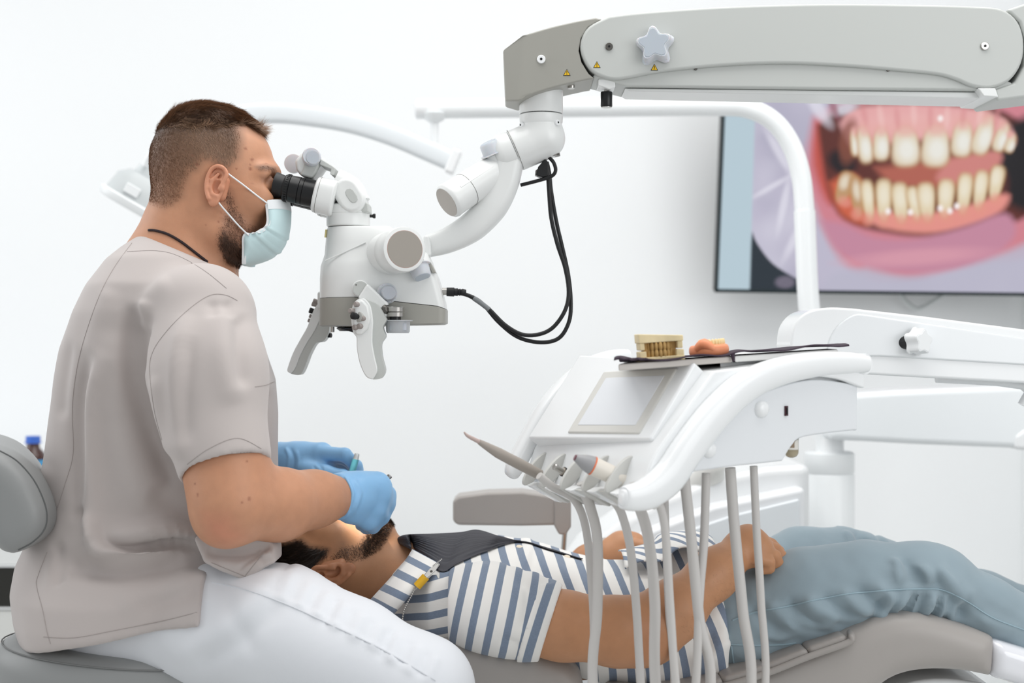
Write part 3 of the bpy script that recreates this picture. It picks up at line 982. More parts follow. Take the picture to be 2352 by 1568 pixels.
def silicone_cap(p, ax, r, h, parent=scope, name='silicone_cap'):
    ax = Vector(ax).normalized()
    c = MB().lathe(p, ax, [(0, r * 1.28), (0.0016, r * 1.28), (0.002, r * 1.04), (h * 0.85, r * 0.97), (h, r * 0.84)], 32).build(name, SILICONE, parent, smooth=40)
    MB().lathe(p, ax, [(h * 0.99, r * 0.82), (h * 1.02, r * 0.78)], 32).build('cap_face', SILICONE_BLUE, c, smooth=30)
    return c


silicone_cap(P(1133, 352, -0.012), (-0.42, -0.25, 0.87), 0.0165, 0.02)
MB().lathe(P(1143, 368, -0.006), (-0.42, -0.25, 0.87), [(0, 0.019), (0.012, 0.016)], 28).build('knob_seat', SCOPE_WHITE, scope, smooth=40)

# optics body ------------------------------------------------------
def dring(z, xl, xr, hw, n=18, rr=0.012, yc=0.0):
    """plan outline: round at the left, boxy at the right"""
    pts = []
    for i in range(n + 1):
        a = math.pi / 2 + math.pi * i / n
        pts.append(Vector((xl + hw * 1.15 + math.cos(a) * hw * 1.15, yc + math.sin(a) * hw, z)))
    for c0, sgn in ((-1, -1), (1, 1)):
        for i in range(5):
            a = (-math.pi / 2 + math.pi / 2 * i / 4) if c0 < 0 else (math.pi / 2 * i / 4)
            pts.append(Vector((xr - rr + math.cos(a) * rr, yc + sgn * (hw - rr) + math.sin(a) * rr, z)))
    return pts


def X0(px): return P(px, 0, 0).x
def Z0(py): return P(0, py, 0).z


lv = [(523, 753, 900, .036), (527, 751, 905, .038), (560, 748, 950, .042), (585, 746, 985, .046), (600, 741, 992, .050), (612, 737, 996, .053), (640, 735, 1008, .054), (700, 735, 1024, .054), (738, 735, 1024, .054)]
MB().rings([dring(Z0(py), X0(a), X0(b_), h) for py, a, b_, h in lv[::-1]]).build('optics_body', SCOPE_WHITE, scope, smooth=40)


def band(grow, py_fn):
    r = dring(0, X0(735) - grow, X0(1025) + grow, .054 + grow)
    return [Vector((p.x, p.y, Z0(py_fn(1176 + p.x * FPX / CAMD)))) for p in r]


low = lambda px: 747 - max(0, (px - 840)) * 0.025
topl = lambda px: 686 - 2 * min(max((px - 735) / 200, 0), 1) + max(0, px - 945) * 0.34
MB().rings([band(-0.004, lambda px: low(px) + 3), band(0.0008, low), band(0.0008, topl), band(-0.002, lambda px: topl(px) - 1)]).build('body_band', SCOPE_GREY, scope, smooth=30)
MB().rings([band(0.0, lambda px: topl(px) - 1.6), band(0.0, lambda px: topl(px) - 0.2)]).build('band_seam', BLACK, scope, smooth=30)
side([(980, 602), (988, 600), (1001, 626), (993, 628)], -0.0552, -0.02, -0.054).build('corner_plate', SCOPE_GREY, scope, bevel=0.0015)
MB().rings([[Vector((X0(790) + math.cos(a) * r * .9 + 0.02, math.sin(a) * r, z)) for a in [2 * math.pi * i / 28 for i in range(28)]] for r, z in ((0.03, Z0(749)), (0.036, Z0(754)), (0.03, Z0(760)))]).build('objective_lens', BLACK, scope, smooth=30)
side([(770, 750), (855, 750), (832, 769), (806, 762)], -0.03, 0.02).build('lens_shield', BLACK, scope, bevel=0.001)
MB().lathe(P(764, 750, -0.02), (0, 0, -1), [(0, 0.003), (0.009, 0.003)], 12).build('lens_pin', METAL, scope)
MB().tube([P(748, 598, -0.0395), P(775, 586, -0.0435), P(810, 570, -0.0445), P(840, 556, -0.0437)], 0.0012, 6, 4).build('body_crease', SCOPE_WHITE, scope)
side([(747, 527), (751, 527), (749, 545), (745, 545)], -0.012, -0.008).build('rating_label', mat('pale_yellow_label', srgb(226, 214, 150), 0.5), scope)

# pivot drum -------------------------------------------------------
da = Vector((0.42, -0.9, 0.04)).normalized()
dc = P(930, 572, -0.105)
MB().lathe(dc, da, [(-0.095, 0.0345), (-0.045, 0.0355), (-0.044, 0.0352), (-0.043, 0.0357), (-0.006, 0.036), (-0.001, 0.0348), (0, 0.031)], 56).build('pivot_drum', SCOPE_WHITE, scope, smooth=35)
MB().lathe(dc, da, [(-0.004, 0.0288), (0.0006, 0.0288)], 56).build('drum_face', DISC_GREY, scope, smooth=30)
MB().lathe(dc, da, [(-0.004, 0.0296), (0.0003, 0.0296)], 56).build('drum_ring', mat('pink_seal_ring', srgb(188, 160, 152), 0.5), scope, smooth=30)
silicone_cap(P(962, 612, -0.055), (0.32, -0.35, -0.87), 0.0155, 0.02)
MB().lathe(P(958, 606, -0.05), (0.32, -0.35, -0.87), [(-0.012, 0.012), (0.006, 0.012)], 20).build('lock_shaft', mat('dark_red_gap', srgb(70, 14, 26), 0.5), scope)
side([(974, 541), (986, 541), (990, 558), (992, 588), (980, 592), (972, 570)], -0.03, 0.0, -0.02).build('yoke_plate', SCOPE_WHITE, scope, bevel=0.004)

# binocular head ---------------------------------------------------
bz = P(800, 500, 0)
MB().lathe((bz.x, 0, Z0(521)), (0, 0, 1), [(0, 0.034), (0.002, 0.0355), (0.0205, 0.0355), (0.021, 0.0348), (0.0215, 0.0355), (0.034, 0.0355), (0.036, 0.033)], 48).build('head_ring', SCOPE_WHITE, scope, smooth=35)
MB().lathe((bz.x, 0, Z0(523)), (0, 0, 1), [(0, 0.033), (0.0016, 0.033)], 48).build('ring_gap', DARK_METAL, scope)
side([(752, 486), (780, 466), (808, 450), (846, 466), (848, 488)], -0.026, 0.026, -0.0255).build('head_saddle', SCOPE_LIGHT, scope, bevel=0.003)
side([(754, 462), (775, 456), (786, 470), (765, 478)], -0.022, 0.022, -0.022).build('hinge_gap', BLACK, scope)
MB().tube([P(770, 424, -0.004), P(800, 440, -0.004), P(815, 470, -0.004)], [(0.026, 0.030)] * 3, 24, 6, flat=(0, 1, 0), power=3).build('hinge_core', SCOPE_WHITE, scope, smooth=45)


def stadium(c0, c1, r, k=12):
    a = math.atan2(c1[1] - c0[1], c1[0] - c0[0]); out = []
    for i in range(k + 1):
        t = a + math.pi / 2 + math.pi * i / k; out.append((c0[0] + r * math.cos(t), c0[1] + r * math.sin(t)))
    for i in range(k + 1):
        t = a - math.pi / 2 + math.pi * i / k; out.append((c1[0] + r * math.cos(t), c1[1] + r * math.sin(t)))
    return out


side(stadium((795, 438), (808, 458), 31), -0.038, 0.03, -0.036).build('hinge_cover', SCOPE_WHITE, scope, bevel=0.007, seg=4)
side(stadium((803, 442), (812, 456), 10, 4), -0.0392, -0.03, -0.038).build('hinge_badge', SCOPE_LIGHT, scope, bevel=0.001)
MB().lathe(P(850, 496, 0), (1, 0, 0), [(0, 0.0025), (0.004, 0.0025), (0.005, 0.0038), (0.008, 0.0042), (0.009, 0.0035)], 16).build('thumb_screw', BLACK, scope, smooth=40)
ea = (P(722, 447, -0.034) - P(640, 428, -0.034)).normalized()
for yy, nm, drop in ((-0.034, 'near', 0), (0.034, 'far', 7)):
    e0 = P(640, 427, -0.034); e0.y = yy
    lathe = MB().lathe(e0, ea, [(0.009, 0.0205), (0.012, 0.0222), (0.018, 0.0222), (0.019, 0.021), (0.0195, 0.0218), (0.034, 0.0222), (0.0345, 0.0212), (0.035, 0.0222), (0.041, 0.0222), (0.0415, 0.0215), (0.042, 0.0225), (0.062, 0.0222)], 40)
    ep = lathe.build('eyepiece', BLACK, scope, smooth=30)
    MB().lathe(e0, ea, [(-0.007, 0.0208), (-0.0055, 0.0215), (0.006, 0.0192), (0.0095, 0.0188)], 40).build('eyecup', BLACK_RUBBER, ep, smooth=40)
    MB().lathe(e0, ea, [(0.0094, 0.0198), (0.0108, 0.0198)], 40).build('chrome_ring', METAL, ep)
    g = MB()
    sdir = ea.orthogonal().normalized(); tdir = ea.cross(sdir)
    for i in range(36):
        a = 2 * math.pi * i / 36
        rd = sdir * math.cos(a) + tdir * math.sin(a)
        g.box(e0 + ea * 0.015 + rd * 0.0222, (0.0045, 0.0016, 0.0016), Matrix((ea, rd, ea.cross(rd))).transposed())
    g.build('knurling', BLACK_RUBBER, ep)
    er = Matrix((ea, Vector((0, 1, 0)), ea.cross(Vector((0, 1, 0))))).transposed()
    hcv = e0 + ea * 0.073
    MB().rings([[hcv + er @ Vector((t, math.copysign(abs(math.cos(a)) ** .7, math.cos(a)) * k * 0.0275, math.copysign(abs(math.sin(a)) ** .7, math.sin(a)) * k * 0.0292)) for a in [2 * math.pi * i / 40 for i in range(40)]]
                for t, k in ((-0.0125, 0.9), (-0.0105, 0.98), (-0.006, 1.0), (0.016, 1.0), (0.0185, 0.98), (0.02, 0.92))]).build('prism_housing', SCOPE_WHITE, scope, smooth=40)
    MB().rings([[hcv + er @ Vector((t, math.copysign(abs(math.cos(a)) ** .7, math.cos(a)) * 0.0277, math.copysign(abs(math.sin(a)) ** .7, math.sin(a)) * 0.0294)) for a in [2 * math.pi * i / 40 for i in range(40)]] for t in (-0.006, -0.0054)]).build('housing_seam', DARK_METAL, scope)
# interpupillary bridge and knobs
side([(676, 368), (690, 352), (712, 345), (735, 352), (742, 372), (728, 392), (712, 410), (690, 404), (680, 390)], -0.028, 0.05, -0.028).build('bridge', SCOPE_WHITE, scope, bevel=0.006)
side([(700, 366), (738, 368), (727, 395), (716, 410), (688, 402), (696, 385)], -0.034, -0.02, -0.034).build('bridge_side', SCOPE_LIGHT, scope, bevel=0.004)
side([(736, 364), (764, 381), (770, 386), (766, 402), (758, 400), (760, 388), (734, 378)], -0.036, 0.036, -0.036).build('bridge_bracket', SCOPE_LIGHT, scope, bevel=0.0015)
MB().lathe(P(716, 362, -0.03), (0.12, -1, 0.0), [(0, 0.0155), (0.004, 0.0155), (0.006, 0.0148), (0.018, 0.0148), (0.021, 0.0132)], 32).build('pupil_knob', SILICONE, scope, smooth=40)
MB().lathe(P(719, 361.5, -0.0515), (0.12, -1, 0.0), [(0, 0.0105), (0.001, 0.0105)], 32).build('knob_face', SILICONE_BLUE, scope)
MB().lathe(P(674, 375, 0.05), (-0.12, 1, 0.0), [(0, 0.0155), (0.02, 0.0148)], 32).build('pupil_knob', SILICONE, scope, smooth=40)

# focus and light knobs on the body
kd = Vector((0.12, -1, 0.0)).normalized()
MB().lathe(P(889, 674, -0.055), kd, [(-0.003, 0.0165), (0.006, 0.0165), (0.007, 0.0148), (0.011, 0.0148)], 36).build('dial_base', SILICONE, scope, smooth=40)
MB().lathe(P(893, 673, -0.066), kd, [(0, 0.0128), (0.012, 0.0118), (0.015, 0.010)], 36).build('dial', SILICONE_BLUE, scope, smooth=50)
for i in range(12):
    a = 2 * math.pi * i / 12
    MB().ball(P(889, 674, -0.0625) + Vector((math.cos(a) * .0145, 0, math.sin(a) * .0145)), 0.0009, 8, 6).build('dial_dot', DISC_GREY, scope)
MB().lathe(P(908, 727, -0.075), (0, 0, 1), [(0, 0.0138), (0.0065, 0.0142)], 32).build('clamp_ring', METAL, scope, smooth=30)
MB().lathe(P(908, 714, -0.075), (0, 0, 1), [(-0.001, 0.0138), (0.0055, 0.0142), (0.007, 0.0125)], 32).build('clamp_ring', METAL, scope, smooth=30)
MB().lathe(P(908, 735, -0.075), (0, 0, 1), [(0, 0.009), (0.007, 0.009)], 24).build('clamp_shaft', BLACK, scope)
MB().lathe(P(914, 735, -0.076), (0, 0, -1), [(0, 0.0235), (0.0014, 0.0235), (0.0016, 0.0195), (0.018, 0.0188), (0.0205, 0.017)], 36).build('clear_cap', mat('clear_silicone', srgb(214, 218, 222), 0.3, trans=0.35, sss=0.1), scope, smooth=40)
for dx in (-0.009, 0.0, 0.009):
    MB().lathe(P(914, 742, -0.088) + Vector((dx, 0, 0)), (0, 0, -1), [(0, 0.0048), (0.011, 0.0048)], 16).build('cap_insert', SILICONE_BLUE, scope)

# handles ----------------------------------------------------------
def handle(path, ys, flip, knobs, joy, parent_name):
    t = MB()
    return t


hy = -0.082
MB().lathe(P(828, 663, hy + 0.012), (0.05, -1, 0), [(-0.03, 0.0135), (0.004, 0.0135), (0.006, 0.0125)], 32).build('handle_pivot', SCOPE_WHITE, scope, smooth=35)
MB().lathe(P(828, 663, hy + 0.0055), (0.05, -1, 0), [(0, 0.0116), (0.0008, 0.0116)], 32).build('pivot_cap', SCOPE_LIGHT, scope)
for a, b_ in ((818, 654), (839, 672)):
    MB().lathe(P(a, b_, hy + 0.0045), (0, -1, 0), [(0, 0.0011), (0.0006, 0.0011)], 10).build('pin', DARK_METAL, scope)
side([(843, 650), (892, 696), (890, 726), (872, 745), (840, 735), (826, 700), (822, 682)], hy, hy + 0.022, hy).build('handle_bracket', SCOPE_WHITE, scope, bevel=0.004)
MB().lathe(P(886, 710, hy + 0.004), (0.6, -0.8, 0.1), [(-0.006, 0.008), (0.003, 0.008), (0.006, 0.0045)], 20).build('ball_joint', DARK_METAL, scope, smooth=40)


def grip(front, back, y0, y1, name, m, bev=0.007):
    return side(front + back[::-1], y0, y1, y0).build(name, m, scope, bevel=bev, seg=4)


f_l = curve_px([(822, 688), (812, 700), (808, 730), (812, 762), (820, 775), (821, 800), (828, 835), (842, 864), (858, 871)], 4)
f_m = curve_px([(838, 685), (852, 702), (858, 735), (857, 765), (857, 790), (862, 820), (868, 850), (858, 871)], 4)
f_r = curve_px([(842, 688), (868, 700), (884, 726), (888, 736), (880, 752), (886, 772), (876, 790), (878, 820), (885, 850), (876, 868), (858, 871)], 4)
side(f_l + f_m[::-1][1:], hy - 0.03, hy + 0.006, hy - 0.02).build('handle_front', SCOPE_WHITE, scope, bevel=0.006, seg=4)
side(f_m + f_r[::-1][1:], hy - 0.024, hy + 0.004, hy - 0.016).build('handle_back', SCOPE_LIGHT, scope, bevel=0.006, seg=4)
side([(815, 694), (832, 687), (846, 702), (852, 730), (846, 755), (830, 770), (816, 768), (811, 740)], hy - 0.034, hy - 0.02, hy - 0.032).build('button_plate', SCOPE_WHITE, scope, bevel=0.004)
bdv = Vector((-0.55, -0.8, 0.1)).normalized()
BTN = mat('taupe_button', srgb(150, 142, 138), 0.5)
for a, b_ in ((820, 699), (808, 714), (834, 731), (828, 749), (817, 752)):
    MB().lathe(P(a, b_, hy - 0.033), bdv, [(-0.004, 0.0045), (0.004, 0.0042), (0.0052, 0.0034)], 18).build('button', BTN, scope, smooth=40)
MB().lathe(P(824, 728, hy - 0.032), bdv, [(-0.003, 0.0085), (0.002, 0.0085), (0.003, 0.006)], 20).build('joystick_seat', mat('joystick_seat', srgb(176, 176, 172), 0.4), scope, smooth=40)
MB().lathe(P(822, 727, hy - 0.034), bdv, [(0, 0.004), (0.005, 0.0035), (0.006, 0.0055), (0.012, 0.0055), (0.013, 0.004)], 18).build('joystick', BLACK_RUBBER, scope, smooth=40)
# far handle
hf = 0.07
g_l = curve_px([(737, 692), (724, 705), (714, 728), (705, 752), (692, 775), (674, 808), (662, 840), (660, 852), (668, 858)], 4)
g_m = curve_px([(740, 700), (736, 728), (722, 760), (706, 785), (690, 815), (678, 845), (668, 858)], 4)
g_r = curve_px([(752, 712), (757, 752), (751, 772), (742, 784), (726, 788), (712, 812), (702, 838), (693, 857), (684, 861), (668, 858)], 4)
side(g_l + g_m[::-1][1:], hf - 0.02, hf + 0.022, hf - 0.02).build('handle_front', SCOPE_WHITE, scope, bevel=0.006, seg=4)
side(g_m + g_r[::-1][1:], hf - 0.018, hf + 0.018, hf - 0.016).build('handle_back', SCOPE_LIGHT, scope, bevel=0.006, seg=4)
for a, b_, m, r in ((723, 691, BTN, .004), (720, 698, BTN, .004), (714, 713, BLACK_RUBBER, .005), (714, 726, BTN, .0035), (711, 736, BTN, .0035)):
    MB().lathe(P(a, b_, hf), (-0.9, -0.2, 0.3), [(-0.012, r * .8), (0.002, r), (0.003, r * .7)], 16).build('button', m, scope, smooth=40)
MB().lathe(P(756, 770, hf), (0.9, -0.3, 0), [(-0.006, .004), (0.004, .004)], 12).build('button', BLACK_RUBBER, scope)
MB().box(P(745, 690, hf - 0.01), (0.02, 0.03, 0.03)).build('handle_bracket', SCOPE_WHITE, scope, bevel=0.004)

# the microscope's own light, shining down on the patient's mouth
ll = bpy.data.lights.new('microscope_lamp', 'SPOT'); ll.energy = 10; ll.spot_size = math.radians(17); ll.spot_blend = 0.25; ll.shadow_soft_size = 0.012; ll.color = (1, 0.96, 0.88)
lo_b = bpy.data.objects.new('microscope_lamp', ll); lo_b.location = P(806, 775, 0.03)
lo_b.rotation_euler = (P(834, 1210, 0.06) - P(806, 775, 0.03)).to_track_quat('-Z', 'Y').to_euler(); COL.objects.link(lo_b)
lo_b.parent = scope; lo_b.location = lo_b.location - scope.location

# cables -----------------------------------------------------------
cab_a = [P(1250, 372, 0.0), P(1258, 400, 0), P(1261, 440, 0), P(1266, 500, 0), P(1280, 560, 0), P(1298, 615, 0), P(1306, 670, -0.005), P(1298, 712, -0.01), P(1272, 750, -0.01), P(1240, 767, -0.01), P(1200, 768, -0.01), P(1160, 746, -0.01), P(1120, 707, -0.008), P(1085, 683, -0.004), P(1060, 673, 0), P(1040, 670, 0)]
cab_b = [P(1256, 372, 0.01), P(1262, 400, 0.01), P(1266, 440, 0.012), P(1278, 510, 0.012), P(1292, 570, 0.012), P(1305, 630, 0.01), P(1311, 690, 0.0), P(1307, 738, -0.004), P(1284, 776, -0.004), P(1242, 786, -0.004), P(1190, 774, -0.004), P(1146, 740, -0.004), P(1108, 697, -0.002), P(1075, 678, 0.002), P(1040, 671, 0.004)]
MB().tube(cab_a, 0.0034, 10, 6).build('cable', BLACK_RUBBER, scope, smooth=60)
MB().tube(cab_b, 0.0034, 10, 6).build('cable', BLACK_RUBBER, scope, smooth=60)
MB().tube([P(1262, 362, -0.008), P(1272, 374, -0.014), P(1276, 392, -0.016), P(1266, 405, -0.014), P(1235, 415, -0.006), P(1196, 425, 0.0)], 0.003, 10, 6).build('cable', BLACK_RUBBER, scope, smooth=60)
side([(1236, 383), (1252, 364), (1260, 372), (1260, 405), (1246, 407), (1231, 402)], -0.012, 0.012).build('cable_plug', BLACK_RUBBER, scope, bevel=0.002)
side([(1230, 391), (1237, 386), (1234, 404), (1229, 402)], -0.008, 0.008).build('plug_latch', DARK_METAL, scope, bevel=0.001)
MB().lathe(P(1016, 669, 0), (1, 0, 0), [(0, 0.006), (0.01, 0.006)], 20).build('plug_shell', METAL, scope)
MB().lathe(P(1026, 670, 0), (1, 0, -0.03), [(0, 0.0072), (0.012, 0.0075), (0.013, 0.006), (0.018, 0.0065), (0.019, 0.005), (0.022, 0.0062), (0.023, 0.0048), (0.026, 0.006), (0.032, 0.0045)], 20).build('plug', BLACK_RUBBER, scope, smooth=30)
MB().tube([P(1088, 684.5, -0.005), P(1106, 697, -0.007), P(1124, 711, -0.0085)], 0.0042, 10, 5).build('cable_tag', mat('grey_heat_shrink', srgb(120, 124, 126), 0.5), scope, smooth=60)
# ------------------------------------------------------------------ delivery unit (console with instruments) in the right foreground
UA = math.radians(30)
uu_ = Vector((math.cos(UA), math.sin(UA), 0)); ww = Vector((-math.sin(UA), math.cos(UA), 0))
U0 = P(1500, 1150, -0.48)
SIDE_N = Vector((math.sin(UA), -math.cos(UA), 0))
UW = 0.345
unit = thing('delivery_unit', (U0.x + 0.25, 0.0, 0.7), 'white dental instrument console with a small screen, on a swing arm over the patient', 'dental unit')


def S(px, py, w=0.0):
    """point on the console's side plane pushed w metres in; traced on the near side"""
    return on_plane(px, py, U0, SIDE_N) + ww * w


def SW(px, py, w):
    """point seen at the pixel on the parallel plane w metres in"""
    return on_plane(px, py, U0 + ww * w, SIDE_N)


def uslab(poly, w0, w1):
    a = [S(x, y) for x, y in poly]
    return MB().prism([p + ww * w0 for p in a], [p + ww * w1 for p in a])


PANEL = mat('console_side_grey_white', srgb(228, 231, 234), 0.28, coat=0.2)
# profile of the main shell
front = curve_px([(1490, 1150), (1506, 1104), (1524, 1052), (1572, 980), (1622, 910), (1664, 852)], 5)
topl = curve_px([(1664, 852), (1780, 838), (1880, 826), (1990, 836)], 4)
back_ = [(1992, 880), (1984, 990)]
bot = curve_px([(1984, 990), (1862, 1004), (1832, 1026), (1812, 1060), (1700, 1072), (1600, 1086), (1540, 1120), (1510, 1158), (1495, 1155)], 4)
uslab(front + topl[1:] + back_ + bot[1:], 0.022, UW - 0.022).build('console_shell', WHITE_PLASTIC, unit, bevel=0.006)
# side panel, slightly proud
sp = curve_px([(1600, 1086), (1640, 1010), (1700, 942), (1780, 896), (1880, 872), (1984, 884)], 5) + [(1984, 990)] + curve_px([(1975, 989), (1862, 1004), (1832, 1026), (1812, 1060)], 4) + [(1700, 1072)]
uslab(sp, 0.012, 0.03).build('side_panel', PANEL, unit, bevel=0.003)
uslab(sp, UW - 0.03, UW - 0.012).build('side_panel', PANEL, unit, bevel=0.003)
# S-shaped rim that runs from the lip to the handle, near and far
rim_c = [(1440, 1147), (1444, 1147), (1454, 1146), (1500, 1136), (1548, 1100), (1592, 1036), (1650, 960), (1716, 896), (1790, 858), (1880, 838), (1960, 834), (2004, 836)]
for w0 in (0.014,):
    MB().tube([S(x, y, w0) for x, y in rim_c], [(0.005, 0.005), (0.0115, 0.010), (0.0165, 0.014), (0.021, 0.016), (0.023, 0.017), (0.023, 0.017), (0.023, 0.017), (0.022, 0.017), (0.020, 0.017), (0.018, 0.017), (0.016, 0.015), (0.012, 0.012)], 28, 8, flat=ww, power=2.6).build('rim', WHITE_PLASTIC, unit, smooth=60)
far_rim = [(1172, 1096), (1175, 1090), (1184, 1068), (1212, 1016), (1254, 942), (1300, 886), (1350, 844), (1400, 822), (1440, 816)]
MB().tube([SW(x, y, 0.335) for x, y in far_rim], [(0.004, 0.005), (0.010, 0.012), (0.014, 0.014), (0.015, 0.015), (0.015, 0.015), (0.015, 0.015), (0.014, 0.014), (0.012, 0.013), (0.010, 0.012)], 24, 8, flat=ww, power=2.6).build('rim', WHITE_PLASTIC, unit, smooth=60)
MB().tube([S(2002, 836, 0.014), S(2006, 836, 0.1), S(2006, 836, UW - 0.1), S(2002, 836, UW - 0.014)], 0.0155, 24, 6).build('handle_bar', WHITE_PLASTIC, unit, smooth=60)
lipt = curve_px([(1780, 858), (1860, 846), (1930, 846), (1992, 858)], 4)
uslab(lipt + [(1994, 892)] + curve_px([(1985, 890), (1930, 870), (1860, 866), (1780, 886)], 4), 0.006, 0.03).build('edge_flange', WHITE_PLASTIC, unit, bevel=0.003)
for a, b_, r in ((1762, 940, 0.0125), (1641, 1034, 0.0115)):
    c = S(a, b_, 0.012)
    MB().lathe(c - SIDE_N * 0.002, SIDE_N, [(0, r), (0.004, r * .96), (0.008, r * .72), (0.0095, r * .3)], 28).build('side_button', WHITE_PLASTIC, unit, smooth=50)
c = S(1818, 944, 0.0115)
RU = Matrix((uu_, ww, Vector((0, 0, 1)))).transposed()
MB().box(c, (0.0052, 0.004, 0.0138), RU).build('usb_socket', mat('socket_dark_red', srgb(62, 22, 34), 0.4), unit, bevel=0.0004)
MB().box(c - ww * 0.002, (0.0022, 0.002, 0.009), RU).build('socket_tongue', BLACK, unit)
MB().lathe(S(1940, 992, 0.06), (0, 0, -1), [(-0.004, 0.007), (0.003, 0.006)], 16).build('foot_stud', mat('beige_stud', srgb(200, 186, 176), 0.5), unit)
# screen on the sloping front
sc_c = [SW(1305, 996, 0.225), SW(1470, 998, 0.07), SW(1562, 850, 0.07), SW(1390, 855, 0.225)]
e1 = (sc_c[1] - sc_c[0]); e2 = (sc_c[3] - sc_c[0])
nn_ = e1.cross(e2).normalized()
if nn_.y > 0: nn_ = -nn_
sc_c[2] = sc_c[2] - nn_ * (sc_c[2] - sc_c[0]).dot(nn_)
MB().prism([p + nn_ * 0.0035 for p in sc_c], [p - nn_ * 0.01 for p in sc_c]).build('screen_frame', mat('screen_bezel_warm_grey', srgb(214, 213, 208), 0.3), unit, bevel=0.003)
ctr = sum(sc_c, Vector()) / 4


def inset(k1, k2):
    cx = [ctr + (p - ctr) * 1.0 for p in sc_c]
    out = []
    for i, (s1, s2) in enumerate(((0, 0), (1, 0), (1, 1), (0, 1))):
        u = k1 + (1 - 2 * k1) * s1; v = k2 + (1 - 2 * k2) * s2
        out.append(cx[0] * (1 - u) * (1 - v) + cx[1] * u * (1 - v) + cx[2] * u * v + cx[3] * (1 - u) * v)
    return out


MB().prism([p + nn_ * 0.0042 for p in inset(0.1, 0.12)], [p + nn_ * 0.002 for p in inset(0.1, 0.12)]).build('screen', mat('blank_screen_blue_grey', srgb(228, 231, 235), 0.25, coat=0.3), unit, bevel=0.0006)
# sloping front panel the screen sits in
pf = [SW(1224, 1016, 0.315), SW(1506, 1020, 0.045), SW(1618, 852, 0.045), SW(1366, 846, 0.315)]
pf = [p - nn_ * ((p - sc_c[0]).dot(nn_)) for p in pf]
MB().prism([p + nn_ * 0.0008 for p in pf], [p - nn_ * 0.03 for p in pf]).build('front_panel', mat('console_front_white', srgb(240, 242, 243), 0.2, coat=0.4), unit, bevel=0.004)
# instrument holders along the front lip, five fins with wedge mouths
HOLD = mat('holder_pale_grey', srgb(206, 206, 202), 0.35)
fins = [((1260, 1040), (1203, 1113), (1264, 1147), 0.285), ((1302, 1043), (1243, 1119), (1307, 1151), 0.232), ((1350, 1045), (1289, 1123), (1355, 1154), 0.178), ((1400, 1047), (1339, 1127), (1401, 1158), 0.124), ((1455, 1048), (1392, 1131), (1456, 1161), 0.07)]
out_ = (uu_ * -0.75 + Vector((0, 0, 0.62))).normalized()
for (tx, ty), (bx, by), (ex, ey), w in fins:
    t3, b3, e3 = SW(tx, ty, w), SW(bx, by, w), SW(ex, ey, w)
    up = (t3 - b3); L = up.length; up = up.normalized()
    nrm = SIDE_N
    sd = up.cross(nrm).normalized()
    mid = b3 + up * L * 0.5
    ring = []
    for i in range(28):
        a = 2 * math.pi * i / 28
        ring.append(mid + up * math.cos(a) * L * 0.5 + sd * math.sin(a) * L * 0.17)
    h_ = MB().prism([p + nrm * 0.002 for p in ring], [p - nrm * 0.004 for p in ring]).build('instrument_holder', HOLD, unit, bevel=0.0015)
    drop = (e3 - b3)
    low = [b3, b3 + up * L * 0.16 + drop * 0.12, b3 + up * L * 0.42 + drop * 0.62, b3 + drop * 1.25 + up * L * 0.3, e3 + drop * 0.12, e3]
    MB().prism([p + nrm * 0.005 for p in low], [p + nrm * 0.024 for p in low]).build('holder_wedge', WHITE_PLASTIC, h_, bevel=0.0025)
    low2 = [b3 + up * L * .06 + drop * .06, b3 + up * L * 0.3 + drop * 0.5, b3 + drop * 1.2 + up * L * 0.3, e3 + drop * .05]
    MB().prism([p + nrm * 0.024 for p in low2], [p + nrm * 0.046 for p in low2]).build('holder_slot', HOLD, h_, bevel=0.001)
# swing arm behind the console
SAY = 0.02
ab = curve_px([(1816, 800), (1822, 752), (1850, 718), (1900, 706), (1960, 708)], 5) + [(2120, 726), (2352, 756), (2700, 800), (2700, 925), (2352, 880), (2100, 866), (1960, 858), (1850, 850)]
a_ = [P(x, y, SAY) for x, y in ab]
MB().prism(a_, [p + Vector((0, 0.13, 0)) for p in a_]).build('swing_arm', mat('swing_arm_white', srgb(238, 240, 241), 0.22, coat=0.3), unit, bevel=0.03, seg=6)
cov = curve_px([(1898, 820), (1906, 780), (1928, 744), (1962, 722), (1990, 722)], 5) + [(2352, 776), (2700, 824), (2700, 900), (2352, 838), (2020, 818)]
c_ = [P(x, y, SAY - 0.004) for x, y in cov]
MB().prism(c_, [p + Vector((0, 0.03, 0)) for p in c_]).build('arm_cover', mat('swing_cover_white', srgb(234, 237, 239), 0.22, coat=0.3), unit, bevel=0.004)
kc = P(2086, 786, SAY - 0.006)
MB().lathe(kc, (0.55, -0.83, 0.05), [(-0.01, 0.0115), (0.014, 0.0115)], 24).build('knob_stem', BLACK, unit)
star_knob(kc + Vector((0.55, -0.83, 0.05)).normalized() * 0.012, (0.55, -0.83, 0.05), 0.0165, 0.0225, 0.022, WHITE_PLASTIC, WHITE_PLASTIC, unit, 'arm_knob', 0.2)
MB().tube([P(2150, 868, SAY + 0.05), P(2348, 884, SAY + 0.05), P(2348, 930, SAY + 0.05)], 0.008, 12, 3).build('arm_stop', WHITE_PLASTIC, unit)
# link between console and arm
MB().tube([S(1900, 900, UW * 0.5), P(1860, 860, SAY + 0.02), P(1860, 800, SAY + 0.06)], 0.035, 20, 4).build('arm_pivot', WHITE_PLASTIC, unit)
MB().box((P(2640, 900, SAY).x, SAY + 0.06, 0.46), (0.12, 0.12, 0.92)).build('arm_pedestal', WHITE_PLASTIC, unit, bevel=0.02)

